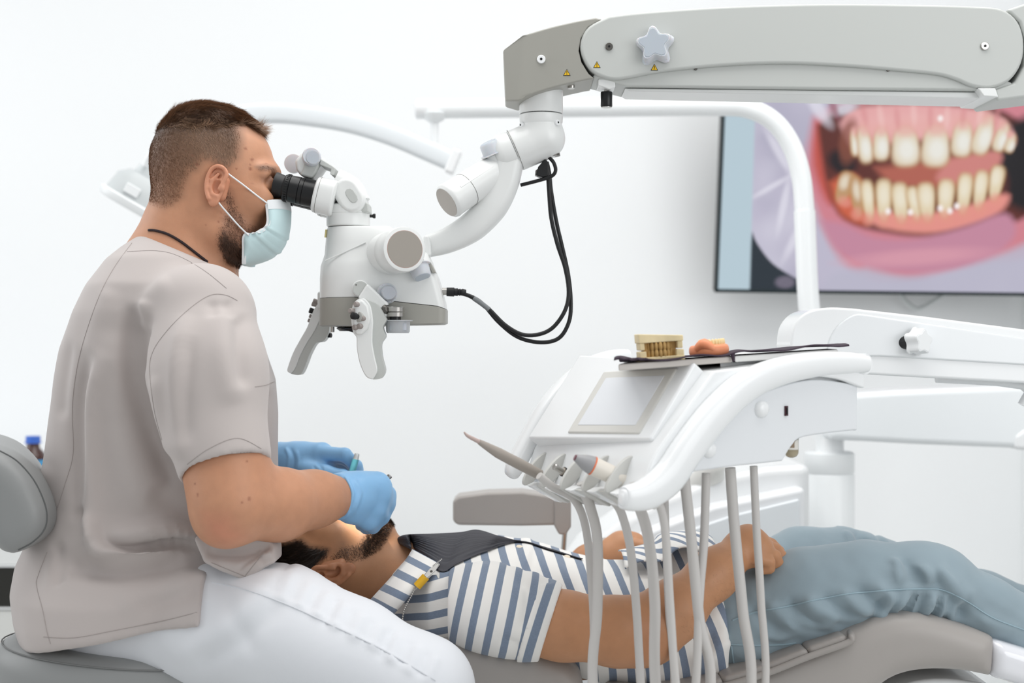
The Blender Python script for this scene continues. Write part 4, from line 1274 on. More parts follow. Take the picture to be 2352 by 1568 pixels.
# lower arm of the lamp column (second arm, farther back)
LAY = 0.86
sec = thing('assistant_arm', P(2150, 1000, LAY), 'long white horizontal arm reaching right from the lamp column', 'support arm')
lo_ = [(1905, 906), (2060, 896), (2352, 884), (2700, 872), (2700, 1050), (2352, 1030), (2100, 1020), (1990, 1014), (1905, 1010)]
l_ = [P(x, y, LAY) for x, y in lo_]
MB().prism(l_, [p + Vector((0, 0.15, 0)) for p in l_]).build('arm_beam', mat('lower_arm_white', srgb(236, 240, 242), 0.25, coat=0.2), sec, bevel=0.015, seg=4)
MB().lathe(P(1910, 1024, LAY + 0.08), (0, 0, 1), [(-0.02, 0.028), (0.02, 0.028)], 24).build('arm_pivot', WHITE_PLASTIC, sec)
l2 = [P(x, y, LAY - 0.004) for x, y in ((2330, 1000), (2352, 984), (2700, 990), (2700, 1056), (2330, 1032))]
MB().prism(l2, [p + Vector((0, 0.1, 0)) for p in l2]).build('arm_end', WHITE_PLASTIC, sec, bevel=0.01)

# ------------------------------------------------------------------ tray and what lies on it
TW0, TW1 = 0.05, 0.23
tray_l, tray_m, tray_r = SW(1420, 836, TW0), SW(1684, 817, TW0), SW(1948, 800, TW0)
tdir = (tray_r - tray_l).normalized()
tww = Vector((0.14, 0.99, 0)); tww = (tww - tdir * tww.dot(tdir) * 0.0).normalized()
tup = tdir.cross(-tww); tup = (tup if tup.z > 0 else -tup).normalized()
STEEL_TRAY = mat('beige_steel_tray', srgb(196, 190, 184), 0.35)


def plate(a, b_, th, name, m, parent=None, w=TW1 - TW0):
    r = [a, b_, b_ + tww * w, a + tww * w]
    return MB().prism(r, [p - tup * th for p in r]).build(name, m, parent, bevel=0.002)


tr = thing('instrument_tray', (tray_l + tray_r) / 2 - tup * 0.02, 'flat beige tray in two panels on top of the console', 'tray')
gapv = tdir * 0.0025
plate(tray_l, tray_m - gapv, 0.009, 'tray_panel', STEEL_TRAY, tr)
plate(tray_m + gapv, tray_r - tdir * 0.02, 0.009, 'tray_panel', mat('white_steel_tray', srgb(222, 222, 220), 0.35), tr)
MB().prism(*[[p - tup * h for p in (tray_l + tdir * .17 + tww * .03, tray_r - tdir * .03 + tww * .03, tray_r - tdir * .03 + tww * .14, tray_l + tdir * .17 + tww * .14)] for h in (0.009, 0.02)]).build('tray_base', WHITE_PLASTIC, tr)
# dark napkin: thin corrugated cloth
NAP = mat('dark_purple_napkin', srgb(52, 38, 52), 0.7, bump=(700, 0.3, 0.001))
nu, nw = 90, 30
us = np.linspace(-0.006, (tray_r - tray_l).length + 0.002, nu); wsx = np.linspace(-0.006, 0.2, nw)
A, B_ = np.meshgrid(us, wsx, indexing='ij')
Lt = (tray_r - tray_l).length
base = np.array(tray_l)[None] + A.reshape(-1, 1) * np.array(tdir) + B_.reshape(-1, 1) * np.array(tww)
hgt = 0.003 + 0.002 * np.sin(A * 60 + B_ * 20) * np.exp(-B_ * 20) + 0.004 * np.exp(-((A - Lt * 0.5) / 0.02) ** 2) + 0.0012 * np.sin(A * 900 + B_ * 300) * (A < 0.05)
hgt = hgt + 0.005 * np.clip(1 - A / 0.02, 0, 1) * (B_ < 0.1) + 0.003 * np.clip((A / Lt - 0.55) / 0.2, 0, 1)
napv = base + hgt.reshape(-1, 1) * np.array(tup)
napi = np.arange(nu * nw).reshape(nu, nw)
napq = np.stack([napi[:-1, :-1], napi[1:, :-1], napi[1:, 1:], napi[:-1, 1:]], -1).reshape(-1, 4)
nap = np_mesh('napkin', napv, napq, NAP)
tag(nap, 'dark purple-black napkin spread over the tray under the jaw models', 'napkin')
md = nap.modifiers.new('thickness', 'SOLIDIFY'); md.thickness = 0.0022; md.offset = 0
fold_ = MB().tube([tray_m + tup * 0.003 - tdir * 0.001 - tww * 0.006, tray_m - tup * 0.008 - tww * 0.007], [0.0035, 0.0016], 10, 1).build('napkin_fold', NAP, nap)

# plaster cast of a whole bite
def cast(base, s, ax, dy, up):
    t = thing('plaster_cast', base, 'cream plaster cast of upper and lower teeth biting together', 'dental model')
    M1 = mat('cream_plaster', srgb(226, 208, 166), 0.6, bump=(120, 0.25, 0.002), noise=(40, 0.06))
    M2 = mat('ochre_plaster_teeth', srgb(186, 150, 92), 0.55, bump=(160, 0.3, 0.002))
    def q(x, y, z): return base + ax * (x * s) + dy * (y * s) + up * (z * s)
    def block(o, z0, z1, name, m, tiltz=0.0):
        a = [q(x, y, z0 + tiltz * x) for x, y in o]; b2 = [q(x, y, z1 - tiltz * 0.0 * x) for x, y in o]
        return MB().prism(a, b2).build(name, m, t, bevel=0.0015)
    def slabq(o, z0, z1, name, m, zl=0.0):
        MB().prism([q(x, y, z0) for x, y in o], [q(x, y, z1 + zl * x) for x, y in o]).build(name, m, t, bevel=0.0012)
    full = [(-.5, 0.0), (-.3, .02), (-.18, .1), (.18, .1), (.3, .02), (.5, 0.0), (.46, .7), (.25, .9), (-.25, .9), (-.46, .7)]
    slabq(full, 0, .11, 'lower_base', M1)
    slabq([(x * .98, y) for x, y in full], .47, .66, 'upper_base', M1, -.1)
    for sgn in (-1, 1):
        slabq([(sgn * .49, .01), (sgn * .33, .05), (sgn * .33, .5), (sgn * .45, .6)], .1, .26, 'lower_wall', M1)
        slabq([(sgn * .47, .01), (sgn * .36, .05), (sgn * .36, .5), (sgn * .44, .6)], .29, .48, 'upper_wall', M1)
    slabq([(-.36, .2), (.36, .2), (.3, .8), (-.3, .8)], .1, .48, 'core', M2)
    n = 9
    for row, (z0, z1) in enumerate(((0.09, 0.28), (0.27, 0.47))):
        for i in range(n):
            a = math.pi * (0.12 + 0.76 * i / (n - 1))
            x, y = -math.cos(a) * .31, 0.36 - math.sin(a) * .24
            r = 0.042 + 0.006 * ((i + row) % 2)
            mb = MB(); mb.ball((0, 0, 0), (r * s, r * s * .8, (z1 - z0) * .62 * s), 10, 8)
            Rq = Matrix((ax, dy, up)).transposed(); c0 = q(x, y, (z0 + z1) / 2)
            mb.v = [c0 + Rq @ v_ for v_ in mb.v]
            mb.build('tooth', M2, t, smooth=60)
    return t


cb = SW(1522, 830, 0.062) ; cb += tup * 0.001
cax = Vector((.985, .10, .07)).normalized(); cay = Vector((-.10, .995, 0)); cay = (cay - cax * cay.dot(cax)).normalized(); caz = cax.cross(cay)
cast(cb, 0.063, cax, cay, caz * 0.86)
# pink jaw model
jb = SW(1640, 819, 0.07) + tup * 0.001
jaw = thing('jaw_model', jb, 'small pink gum model with a row of pale teeth beside the plaster cast', 'dental model')
PINK = mat('salmon_gum_resin', srgb(232, 150, 110), 0.45, sss=0.2)
TOOTH = mat('pale_tooth_resin', srgb(238, 212, 160), 0.4)
arch = []
for i in range(15):
    a = math.pi * i / 14
    arch.append((math.cos(a) * -0.021, 0.03 - math.sin(a) * 0.028))
tdir, ww_keep, ww = cax, ww, cay
MB().tube([jb + tdir * x + ww * y + tup * 0.008 for x, y in arch], [(0.0075, 0.0082)] * 15, 16, 3, flat=tup, power=2.6).build('gum', PINK, jaw, smooth=60)
MB().tube([jb + tdir * (-0.021) + ww * 0.012 + tup * 0.010, jb + tdir * (-0.012) + ww * 0.004 + tup * 0.017, jb + tdir * 0.0 + ww * 0.0 + tup * 0.008], [0.006, 0.0085, 0.006], 14, 5).build('gum_ridge', PINK, jaw, smooth=60)
for i in range(3, 13):
    x, y = arch[i]
    mb = MB(); mb.ball((0, 0, 0), (0.0028, 0.0026, 0.0055), 10, 8)
    Rq = Matrix((tdir, ww, tup)).transposed(); c0 = jb + tdir * x + ww * y + tup * 0.0185
    mb.v = [c0 + Rq @ v_ for v_ in mb.v]
    mb.build('tooth', TOOTH, jaw, smooth=60)

ww = ww_keep
# ------------------------------------------------------------------ instruments in the holders, each with its hose
def hose(pts, r, parent):
    return MB().tube(pts, r, 14, 8).build('hose', HOSE, parent, smooth=60)


def loop(front_px, wf, back_px, wb, y_low):
    """hose traced on two planes: down from the holder, round below the frame and up to the console"""
    a = [SW(x, y, wf) for x, y in front_px]
    b_ = [SW(x, y, wb) for x, y in back_px]
    low = (a[-1] + b_[0]) / 2; low.z = y_low
    return a + [a[-1] * 0.75 + b_[0] * 0.25 + Vector((0, 0, y_low - (a[-1] * 0.75 + b_[0] * 0.25).z)) , low * 0.3 + (a[-1] * 0.25 + b_[0] * 0.75) * 0.7 + Vector((0, 0, 0.7 * (y_low - (a[-1] * 0.25 + b_[0] * 0.75).z)))] + b_


TAUPE = mat('taupe_handpiece', srgb(158, 150, 142), 0.4)
CREAM = mat('cream_handpiece', srgb(226, 220, 210), 0.35)
# 1: long scaler
i1 = thing('scaler_handpiece', SW(1236, 1090, 0.27), 'long taupe scaler with a thin bent tip in the leftmost holder', 'dental tool', 'handpieces in the console holders')
p0, p1, p2, p3 = SW(1240, 1090, 0.262), SW(1145, 1040, 0.262), SW(1100, 1014, 0.262), SW(1066, 992, 0.262)
MB().tube([p0, p0 * .5 + p1 * .5, p1, p2], [0.0078, 0.0082, 0.0078, 0.0036], 20, 5).build('body', TAUPE, i1, smooth=50)
MB().tube([p2, SW(1082, 1005, 0.262), SW(1072, 999, 0.262), p3], [0.0032, 0.0028, 0.0022, 0.001], 12, 5).build('tip', mat('rose_grey_tip', srgb(186, 166, 160), 0.4), i1, smooth=50)
hose(loop([(1238, 1092), (1270, 1118), (1318, 1146), (1345, 1210), (1358, 1330), (1364, 1450), (1362, 1600)], 0.2, [(1546, 1600), (1536, 1400), (1530, 1250), (1526, 1120)], 0.2, 0.35), 0.0058, i1)
# 2: small steel coupling
i2 = thing('turbine_coupling', SW(1330, 1105, 0.2), 'short steel turbine coupling with black rings in the second holder', 'dental tool', 'handpieces in the console holders')
q0, q1 = SW(1336, 1108, 0.2), SW(1272, 1070, 0.2)
d_ = (q1 - q0); L_ = d_.length
MB().lathe(q0, d_, [(0, 0.0105), (L_ * .4, 0.0102), (L_ * .42, 0.006), (L_ * .7, 0.006)], 20).build('body', mat('dull_steel_beige', srgb(190, 180, 168), 0.35, metal=0.4), i2, smooth=30)
MB().lathe(q0, d_, [(L_ * .5, 0.0075), (L_ * .56, 0.0075), (L_ * .57, 0.0062), (L_ * .62, 0.0062), (L_ * .63, 0.0072), (L_ * .68, 0.0072)], 20).build('seal_rings', BLACK, i2, smooth=30)
MB().lathe(q0, d_, [(L_ * .69, 0.005), (L_ * .97, 0.0048), (L_, 0.0035)], 20).build('nozzle', METAL, i2, smooth=30)
hose(loop([(1336, 1108), (1345, 1135), (1356, 1165), (1372, 1240), (1372, 1400), (1364, 1600)], 0.16, [(1630, 1600), (1606, 1420), (1588, 1240), (1572, 1096)], 0.06, 0.3), 0.0074, i2)
# 3: suction in the third holder is only a hose end
i3 = thing('motor_coupling', SW(1395, 1118, 0.15), 'pale hose connector tucked in the third holder', 'dental tool', 'handpieces in the console holders')
q0, q1 = SW(1392, 1124, 0.14), SW(1350, 1098, 0.14)
d_ = (q1 - q0); L_ = d_.length
MB().lathe(q0, d_, [(0, 0.009), (L_ * .7, 0.0088), (L_, 0.006)], 20).build('body', TAUPE, i3, smooth=30)
hose(loop([(1392, 1124), (1408, 1148), (1428, 1180), (1448, 1260), (1462, 1400), (1474, 1600)], 0.12, [(1596, 1600), (1606, 1380), (1617, 1240), (1622, 1086)], 0.06, 0.33), 0.006, i3)
# 4: large cream handpiece with orange ring
i4 = thing('polishing_handpiece', SW(1436, 1110, 0.09), 'cream handpiece with a grey nose and an orange ring lying across two holders', 'dental tool', 'handpieces in the console holders')
q0, q1 = SW(1440, 1106, 0.075), SW(1322, 1051, 0.098)
d_ = (q1 - q0); L_ = d_.length
MB().lathe(q0, d_, [(0, 0.0105), (L_ * .2, 0.0125), (L_ * .66, 0.0128)], 28).build('body', CREAM, i4, smooth=30)
MB().lathe(q0, d_, [(L_ * .66, 0.0132), (L_ * .685, 0.0132)], 28).build('colour_ring', mat('orange_ring', srgb(226, 116, 70), 0.4), i4)
MB().lathe(q0, d_, [(L_ * .685, 0.0128), (L_ * .8, 0.0112), (L_ * .96, 0.006), (L_, 0.005)], 28).build('nose', mat('grey_nose', srgb(158, 158, 160), 0.4), i4, smooth=30)
MB().lathe(q0, d_, [(L_ * .985, 0.0045), (L_ * 1.02, 0.004)], 16).build('nose_tip', mat('dark_rose_tip', srgb(110, 60, 72), 0.4), i4)
hose(loop([(1440, 1110), (1452, 1140), (1470, 1168), (1490, 1240), (1504, 1380), (1508, 1600)], 0.07, [(1724, 1600), (1706, 1400), (1688, 1220), (1677, 1074)], 0.06, 0.3), 0.0076, i4)
# 5: syringe hose
i5 = thing('syringe_hose', SW(1470, 1120, 0.05), 'thin grey hose at the near end of the holder row', 'hose', 'handpieces in the console holders')
MB().lathe(SW(1466, 1140, 0.04), (0.3, 0, -1), [(-0.02, 0.007), (0.012, 0.006)], 16).build('connector', TAUPE, i5, smooth=40)
hose(loop([(1468, 1130), (1500, 1150), (1518, 1168), (1530, 1240), (1540, 1400), (1556, 1600)], 0.03, [(1756, 1600), (1748, 1380), (1738, 1220), (1731, 1070)], 0.05, 0.34), 0.0056, i5)
# oil glass under the console
og = S(1873, 1003, 0.05)
MB().lathe(og, (0, 0, -1), [(-0.004, 0.0105), (0.007, 0.0105)], 24).build('glass_collar', METAL, unit, smooth=30)
MB().lathe(og - Vector((0, 0, 0.007)), (0, 0, -1), [(0, 0.0102), (0.016, 0.0102), (0.02, 0.0098), (0.0235, 0.0075), (0.0255, 0.003)], 28).build('sight_glass', mat('clear_sight_glass', srgb(240, 236, 228), 0.05, trans=0.85), unit, smooth=50)
MB().lathe(og - Vector((0, 0, 0.021)), (0, 0, -1), [(0, 0.009), (0.006, 0.006), (0.0078, 0.002)], 24).build('oil_fill', mat('pale_oil', srgb(214, 200, 160), 0.15), unit, smooth=50)
MB().lathe(og - Vector((0, 0, 0.006)), (0, 0, -1), [(0, 0.006), (0.004, 0.003), (0.012, 0.003)], 16).build('valve', mat('brass_valve', srgb(170, 134, 96), 0.4, metal=0.5), unit, smooth=40)
# blue tip peeking out behind the console
bt = thing('suction_tip', SW(1232, 978, 0.36), 'small bright blue plastic tip poking out behind the console', 'dental tool')
t0_, t1_ = SW(1222, 968, 0.37), SW(1236, 981, 0.37)
MB().tube([t0_, t0_ * .5 + t1_ * .5, t1_], [0.002, 0.0032, 0.0034], 12, 3).build('tip', mat('sky_blue_plastic', srgb(120, 205, 246), 0.35), bt)
MB().tube([t1_, SW(1262, 1004, 0.37), SW(1290, 1040, 0.35)], 0.0028, 12, 3).build('tube', WHITE_PLASTIC, bt)
# ------------------------------------------------------------------ treatment chair under the patient
PCY = 0.08
chair = thing('treatment_chair', (P(1750, 1500, PCY).x, PCY, 0), 'reclined grey vinyl dental treatment chair under the patient', 'dental chair')


def field_prism(poly, y0, y1, ref, rad):
    pp = [tuple(PN(a, b, ref)[[0, 2]]) for a, b in poly]
    def f(p):
        d2 = poly2(p[:, 0], p[:, 2], pp) + rad
        dy = np.abs(p[:, 1] - (y0 + y1) / 2) - (y1 - y0) / 2 + rad
        return np.sqrt(np.maximum(d2, 0) ** 2 + np.maximum(dy, 0) ** 2) + np.minimum(np.maximum(d2, dy), 0) - rad
    lo = np.array([min(p[0] for p in pp), y0, min(p[1] for p in pp)]) - 0.02
    hi = np.array([max(p[0] for p in pp), y1, max(p[1] for p in pp)]) + 0.02
    return f, lo, hi


cy0, cy1 = PCY - 0.245, PCY + 0.245
bk = curve_px([(560, 1480), (700, 1462), (900, 1466), (1050, 1480), (1180, 1492), (1260, 1504), (1316, 1532), (1342, 1580), (1330, 1640), (1240, 1650), (900, 1630), (600, 1600), (550, 1540), (560, 1480)], 3)[:-1]
f, lo, hi = field_prism(bk, cy0, cy1, cy0, 0.035)
v, q = surface(f, lo, hi, 0.006, 3); np_mesh('backrest', v, q, GREY_VINYL, chair)
se = curve_px([(1400, 1590), (1560, 1592), (1700, 1562), (1860, 1498), (1960, 1448), (2030, 1420), (2085, 1412), (2150, 1420), (2230, 1444), (2296, 1470)], 4) + curve_px([(2290, 1562), (2220, 1548), (2130, 1546), (2050, 1568), (1960, 1640), (1820, 1700), (1400, 1710)], 4)
f, lo, hi = field_prism(se, cy0 + 0.02, cy1, cy0 + 0.02, 0.032)
v, q = surface(f, lo, hi, 0.006, 3); np_mesh('seat', v, q, GREY_VINYL, chair)
lg = curve_px([(2284, 1470), (2420, 1512), (2700, 1600), (2900, 1660)], 3) + [(2900, 1740)] + curve_px([(2700, 1690), (2420, 1600), (2284, 1560)], 3)
f, lo, hi = field_prism(lg, cy0 + 0.03, cy1, cy0 + 0.03, 0.02)
v, q = surface(f, lo, hi, 0.007, 2); np_mesh('leg_shell', v, q, mat('white_glossy_shell', srgb(232, 233, 238), 0.1, coat=0.8), chair)
ud = curve_px([(2020, 1600), (2080, 1572), (2150, 1560), (2230, 1566), (2290, 1590), (2290, 1700), (2020, 1700)], 3)
a_ = [P(x, y, cy0 + 0.08) for x, y in ud]
MB().prism(a_, [p + Vector((0, 0.3, 0)) for p in a_]).build('underframe', WHITE_PLASTIC, chair, bevel=0.01)
# quilted pad over the seat: each quilt panel is a piece, with piping at the near edge
py_near = cy0 + 0.012
pad_top = [(1500, 1596), (1560, 1588), (1660, 1562), (1760, 1532), (1856, 1494), (1946, 1462)]
PADM = mat('grey_vinyl_pad', srgb(158, 153, 149), 0.4)
pad = []
for i in range(5):
    (x0, y0), (x1, y1) = pad_top[i], pad_top[i + 1]
    a, b_ = P(x0, y0, py_near), P(x1, y1, py_near)
    d = (b_ - a); n_ = Vector((-d.z, 0, d.x)).normalized()
    def f(p, a=np.array(a), d=np.array(d), n_=np.array(n_)):
        c = a + d * 0.5 + np.array([0, 0.2, 0]) - n_ * 0.004
        return rbox(p, c, (np.linalg.norm(d) / 2 + 0.001, 0.2, 0.008), 0.0075, np.stack([d / np.linalg.norm(d), [0, 1, 0], n_], 1))
    lo = np.minimum(np.array(a), np.array(b_)) - 0.02; hi = np.maximum(np.array(a), np.array(b_)) + np.array([0.02, 0.42, 0.02])
    v, q = surface(f, lo, hi, 0.004, 2)
    np_mesh('quilt_panel', v, q, PADM, chair)
pts = [P(x, y + 14, py_near - 0.003) for x, y in pad_top] + [P(1956, 1462, py_near + 0.0), P(1952, 1452, py_near + 0.03)]
MB().tube(pts, 0.0052, 12, 6).build('piping', PADM, chair, smooth=60)
# far armrest
ARY = PCY + 0.36
ar = [(1040, 1150), (1052, 1140), (1120, 1131), (1200, 1129), (1276, 1140), (1282, 1206), (1200, 1208), (1050, 1206), (1040, 1196)]
a_ = [P(x, y, ARY) for x, y in ar]
MB().prism(a_, [p + Vector((0, 0.075, 0)) for p in a_]).build('armrest', GREY_VINYL, chair, bevel=0.012, seg=4)
ar = [(1272, 1150), (1280, 1142), (1304, 1142), (1312, 1152), (1312, 1210), (1300, 1228), (1284, 1228), (1272, 1206)]
a_ = [P(x, y, ARY - 0.004) for x, y in ar]
MB().prism(a_, [p + Vector((0, 0.08, 0)) for p in a_]).build('armrest_end', GREY_VINYL, chair, bevel=0.008, seg=4)
a1 = P(1297, 1224, ARY + 0.03)
MB().tube([a1, Vector((a1.x, a1.y, 0.56)), Vector((a1.x + 0.05, cy1 - 0.05, 0.5))], 0.005, 12, 3).build('armrest_post', METAL, chair)
# headrest and base
f = lambda p: rbox(p, PN(690, 1428, PCY), (0.13, 0.12, 0.03), 0.028)
v, q = surface(f, PN(690, 1428, PCY) - np.array([.16, .15, .06]), PN(690, 1428, PCY) + np.array([.16, .15, .06]), 0.006, 2)
np_mesh('headrest', v, q, GREY_VINYL, chair)
MB().box((P(1700, 1500, PCY).x, PCY, 0.03), (0.9, 0.5, 0.06)).build('base', WHITE_PLASTIC, chair, bevel=0.02)
MB().box((P(1650, 1500, PCY).x, PCY, 0.24), (0.35, 0.26, 0.4)).build('lift_column', WHITE_PLASTIC, chair, bevel=0.03)
MB().box((P(1400, 1500, PCY).x, PCY, P(0, 1660, PCY).z - 0.02), (0.9, 0.2, 0.05)).build('frame_rail', DARK_METAL, chair, bevel=0.01)

# ------------------------------------------------------------------ dentist's stool
stool = thing('stool', (P(290, 1540, -0.08).x, -0.08, 0), 'grey vinyl saddle stool with a rounded backrest under the dentist', 'stool')
sc0 = PN(285, 1556, -0.09)
tl = math.radians(5)
RT = np.array([[math.cos(tl), 0, math.sin(tl)], [0, 1, 0], [-math.sin(tl), 0, math.cos(tl)]])


def seatf(p):
    qv = (p - sc0) @ RT
    r = np.sqrt((qv[:, 0] / 1.0) ** 2 + (qv[:, 1] / 0.72) ** 2)
    dr = r - 0.205 + 0.045
    dz = np.abs(qv[:, 2] - 0.0) - 0.058 + 0.045
    return np.sqrt(np.maximum(dr, 0) ** 2 + np.maximum(dz, 0) ** 2) + np.minimum(np.maximum(dr, dz), 0) - 0.045


v, q = surface(seatf, sc0 - np.array([.24, .24, .12]), sc0 + np.array([.24, .24, .12]), 0.005, 3)
np_mesh('seat', v, q, STOOL_VINYL, stool)
ring = []
for i in range(49):
    a = 2 * math.pi * i / 48
    qv = np.array([math.cos(a) * 0.192, math.sin(a) * 0.189 * .735, 0.0478])
    ring.append(Vector(sc0 + RT @ qv))
MB().tube(ring, 0.0012, 6, 1, cap=False).build('seam', mat('seam_grey', srgb(120, 121, 121), 0.6), stool)
# backrest: curved pad
BC = PN(18, 1148, -0.13)


def backf(p):
    qv = p - BC
    # pad faces right (+x), bends forward at its near edge
    x = qv[:, 0]; y = qv[:, 1]; z = qv[:, 2]
    ang = math.radians(-24)
    xr = x * math.cos(ang) + y * math.sin(ang); yr = -x * math.sin(ang) + y * math.cos(ang)
    xr = xr - 0.6 * yr * yr
    e = ((np.abs(yr) / 0.19) ** 2.4 + (np.abs(z + 0.12 * xr) / 0.098) ** 2.6) ** (1 / 2.5)
    t = 0.045 * np.sqrt(np.clip(1 - np.clip(e, 0, 1) ** 3, 0, 1))
    dr = (e - 1) * 0.09
    return np.where(e < 1, np.maximum(np.abs(xr) - t, dr * 0.5), np.sqrt(np.maximum(dr, 0) ** 2 + xr * xr))


def pad_poly(p):
    pp = [tuple(PN(a, b, -0.2)[[0, 2]]) for a, b in curve_px([(-70, 1018), (-20, 1026), (32, 1050), (78, 1098), (106, 1156), (111, 1195), (100, 1228), (70, 1254), (34, 1270), (4, 1260), (-14, 1230), (-36, 1124), (-70, 1018)], 4)[:-1]]
    return poly2(p[:, 0], p[:, 2], pp)


def back2(p):
    # rounded pad: outline seen from the side, thickness across, curved round the sitter's back
    y = p[:, 1]
    bend = 1.1 * (y + 0.2) ** 2 * np.sign(y + 0.2) * 0 + 0.35 * np.maximum(y + 0.16, 0)
    ps = p.copy(); ps[:, 0] = p[:, 0] + bend
    d2 = pad_poly(ps) + 0.03
    dy = np.abs(y + 0.06) - 0.17 + 0.03
    return np.sqrt(np.maximum(d2, 0) ** 2 + np.maximum(dy, 0) ** 2) + np.minimum(np.maximum(d2, dy), 0) - 0.03


v, q = surface(back2, PN(-60, 1300, -0.2) + np.array([-0.2, -0.06, -0.02]), PN(160, 990, -0.2) + np.array([0.02, 0.36, 0.02]), 0.005, 3)
np_mesh('backrest', v, q, STOOL_VINYL, stool)
bvb = bvh_of(v, q)
sl = drape(bvb, [(0, 1036), (40, 1060), (78, 1104), (102, 1156), (107, 1194), (97, 1222), (72, 1246), (42, 1262)], 0.0004)
if len(sl) > 3: MB().tube(sl, 0.0013, 6, 1).build('back_seam', mat('seam_dark_grey', srgb(96, 98, 98), 0.6), stool)
MB().tube([Vector((P(20, 1200, 0).x - 0.05, -0.05, P(0, 1180, 0).z)), Vector((P(-20, 1200, 0).x - 0.09, -0.06, 0.6)), Vector((sc0[0] - 0.1, -0.08, sc0[2] - 0.07)), Vector((sc0[0], -0.08, sc0[2] - 0.07))], 0.012, 12, 6).build('back_bracket', METAL, stool)
MB().lathe((sc0[0], -0.08, 0.05), (0, 0, 1), [(0, 0.03), (0.2, 0.03), (0.21, 0.02), (sc0[2] - 0.1, 0.02)], 20).build('gas_column', METAL, stool)
for i in range(5):
    a = 2 * math.pi * i / 5 + 0.3
    e = Vector((sc0[0] + math.cos(a) * 0.26, -0.08 + math.sin(a) * 0.26, 0.06))
    MB().tube([(sc0[0], -0.08, 0.09), e], [0.02, 0.014], 10, 1).build('leg', METAL, stool)
    MB().lathe((e.x - 0.01, e.y, 0.026), (1, 0, 0), [(0, 0.02), (0.003, 0.026), (0.017, 0.026), (0.02, 0.02)], 18).build('castor', BLACK, stool)
# ------------------------------------------------------------------ the dentist
SKIN = mat('skin_light', srgb(214, 168, 140), 0.48, sss=0.12, attr='tone', noise=(55, 0.045), bump=(420, 0.12, 0.0012))
HAIRM = mat('brown_hair', srgb(124, 97, 77), 0.5, attr='tone')
THATCHM = mat('brown_hair_depth', srgb(86, 65, 51), 0.7, noise=(220, 0.3))
BEARDM = mat('dark_brown_beard', srgb(84, 60, 47), 0.6, noise=(140, 0.25))
SCRUB = mat('warm_grey_scrub_cloth', srgb(184, 176, 173), 0.8, sheen=0.25, bump=(900, 0.1, 0.0008), noise=(3, 0.012))
TROUS = mat('white_trouser_cloth', srgb(222, 225, 230), 0.85, sheen=0.2, bump=(900, 0.08, 0.0008))
GLOVE = mat('blue_nitrile_glove', srgb(142, 192, 234), 0.42, bump=(90, 0.25, 0.002), sss=0.08)
STITCH = mat('scrub_stitch', srgb(160, 152, 149), 0.8)

dent = thing('person', (P(330, 1440).x, 0, 0), 'seated dentist in grey scrub top, white trousers, blue gloves and mask, looking into the microscope', 'person')


def both(p):
    s = p.copy(); s[:, 1] = np.abs(s[:, 1]) * -1      # fold to the near side
    return s


def head_d(p):
    s = both(p)
    d = ell(p, PN(487, 366), (.0945, .0775, .0815))
    d = sm(d, ell(p, PN(452, 372), (.066, .072, .083)), .03)                  # occiput
    d = sm(d, ell(p, PN(556, 456), (.052, .0595, .090)), .035)                # face mass
    d = sm(d, cap(s, PN(512, 535, -.052), PN(576, 566, -.014), .024, .022), .028)   # jaw
    d = sm(d, ell(p, PN(584, 560), (.022, .024, .022)), .02)
    d = sm(d, ell(s, PN(592, 452, -.045), (.026, .02, .026)), .02)            # cheekbone
    d = sm(d, cap(s, PN(606, 398, -.046), PN(622, 396, -.008), .0135, .014), .016)  # brow
    d = smx(d, -ell(s, PN(634, 424, -.034), (.02, .02, .0155)), .012)         # socket
    d = sm(d, ell(s, PN(614, 424, -.034), (.0145, .0145, .0135)), .004)       # lids
    d = sm(d, cap(p, PN(628, 412), PN(648, 470), .0085, .0125), .012)         # nose
    d = sm(d, ell(s, PN(636, 474, -.011), (.011, .008, .008)), .006)
    d = sm(d, cap(s, PN(628, 512, -.016), PN(634, 510, 0), .008, .009), .01)  # lips
    d = sm(d, cap(s, PN(626, 530, -.014), PN(631, 528, 0), .008, .009), .01)
    return d


def neck_d(p):
    d = chain(p, [(PN(452, 430), .062), (PN(424, 540), .0655), (PN(400, 620), .073), (PN(385, 700), .085)], .03)
    s = both(p)
    return sm(d, cap(s, PN(470, 470, -.05), PN(500, 640, -.012), .017, .017), .03)


DS, DE, DW = PN(480, 760, -.19), PN(530, 1158, -.27), PN(786, 1139, -.085)
FS, FE, FW = PN(480, 760, .19), PN(520, 1150, .29), PN(646, 1062, .17)


def dent_body(p):
    zs = P(0, 720).z
    d = within(p, (-1, -1, zs), (1, 1, 2), lambda p: sm(within(p, (-1, -1, P(0, 660).z), (1, 1, 2), head_d), neck_d(p), .028))
    d = sm(d, chain(p, [(PN(390, 720), .11), (PN(370, 900), .125), (PN(350, 1200), .12)], .05), .05)
    s = both(p)
    s[:, 0] += .42 * np.maximum(p[:, 1], 0)
    d = sm(d, cap(s, PN(400, 720, -.05), DS * np.array([1.02, .85, .995]), .05, .045), .03)
    def near_arm(p):
        a = chain(p, [(DS, .045), (DS * .45 + DE * .55, .042), (DS * .3 + DE * .7, .050), (DS * .2 + DE * .8, .055), (DE, .051)], .03)
        fa = chain(p, [(DE, .0535), (PN(640, 1158, -.195), .0495), (PN(720, 1146, -.135), .039), (DW, .031)], .03)
        return sm(sm(a, fa, .03), ell(p, PN(512, 1196, -.272), (.03, .035, .03)), .03)
    d = sm(d, within(p, (-1, -1, -1), (1, .02, 2), near_arm), .03)
    return sm(d, within(p, (-1, 0.05, -1), (1, 1, 2), lambda p: chain(p, [(FS, .06), (FE, .052), (FE * .5 + FW * .5, .046), (FW, .031)], .03)), .03)


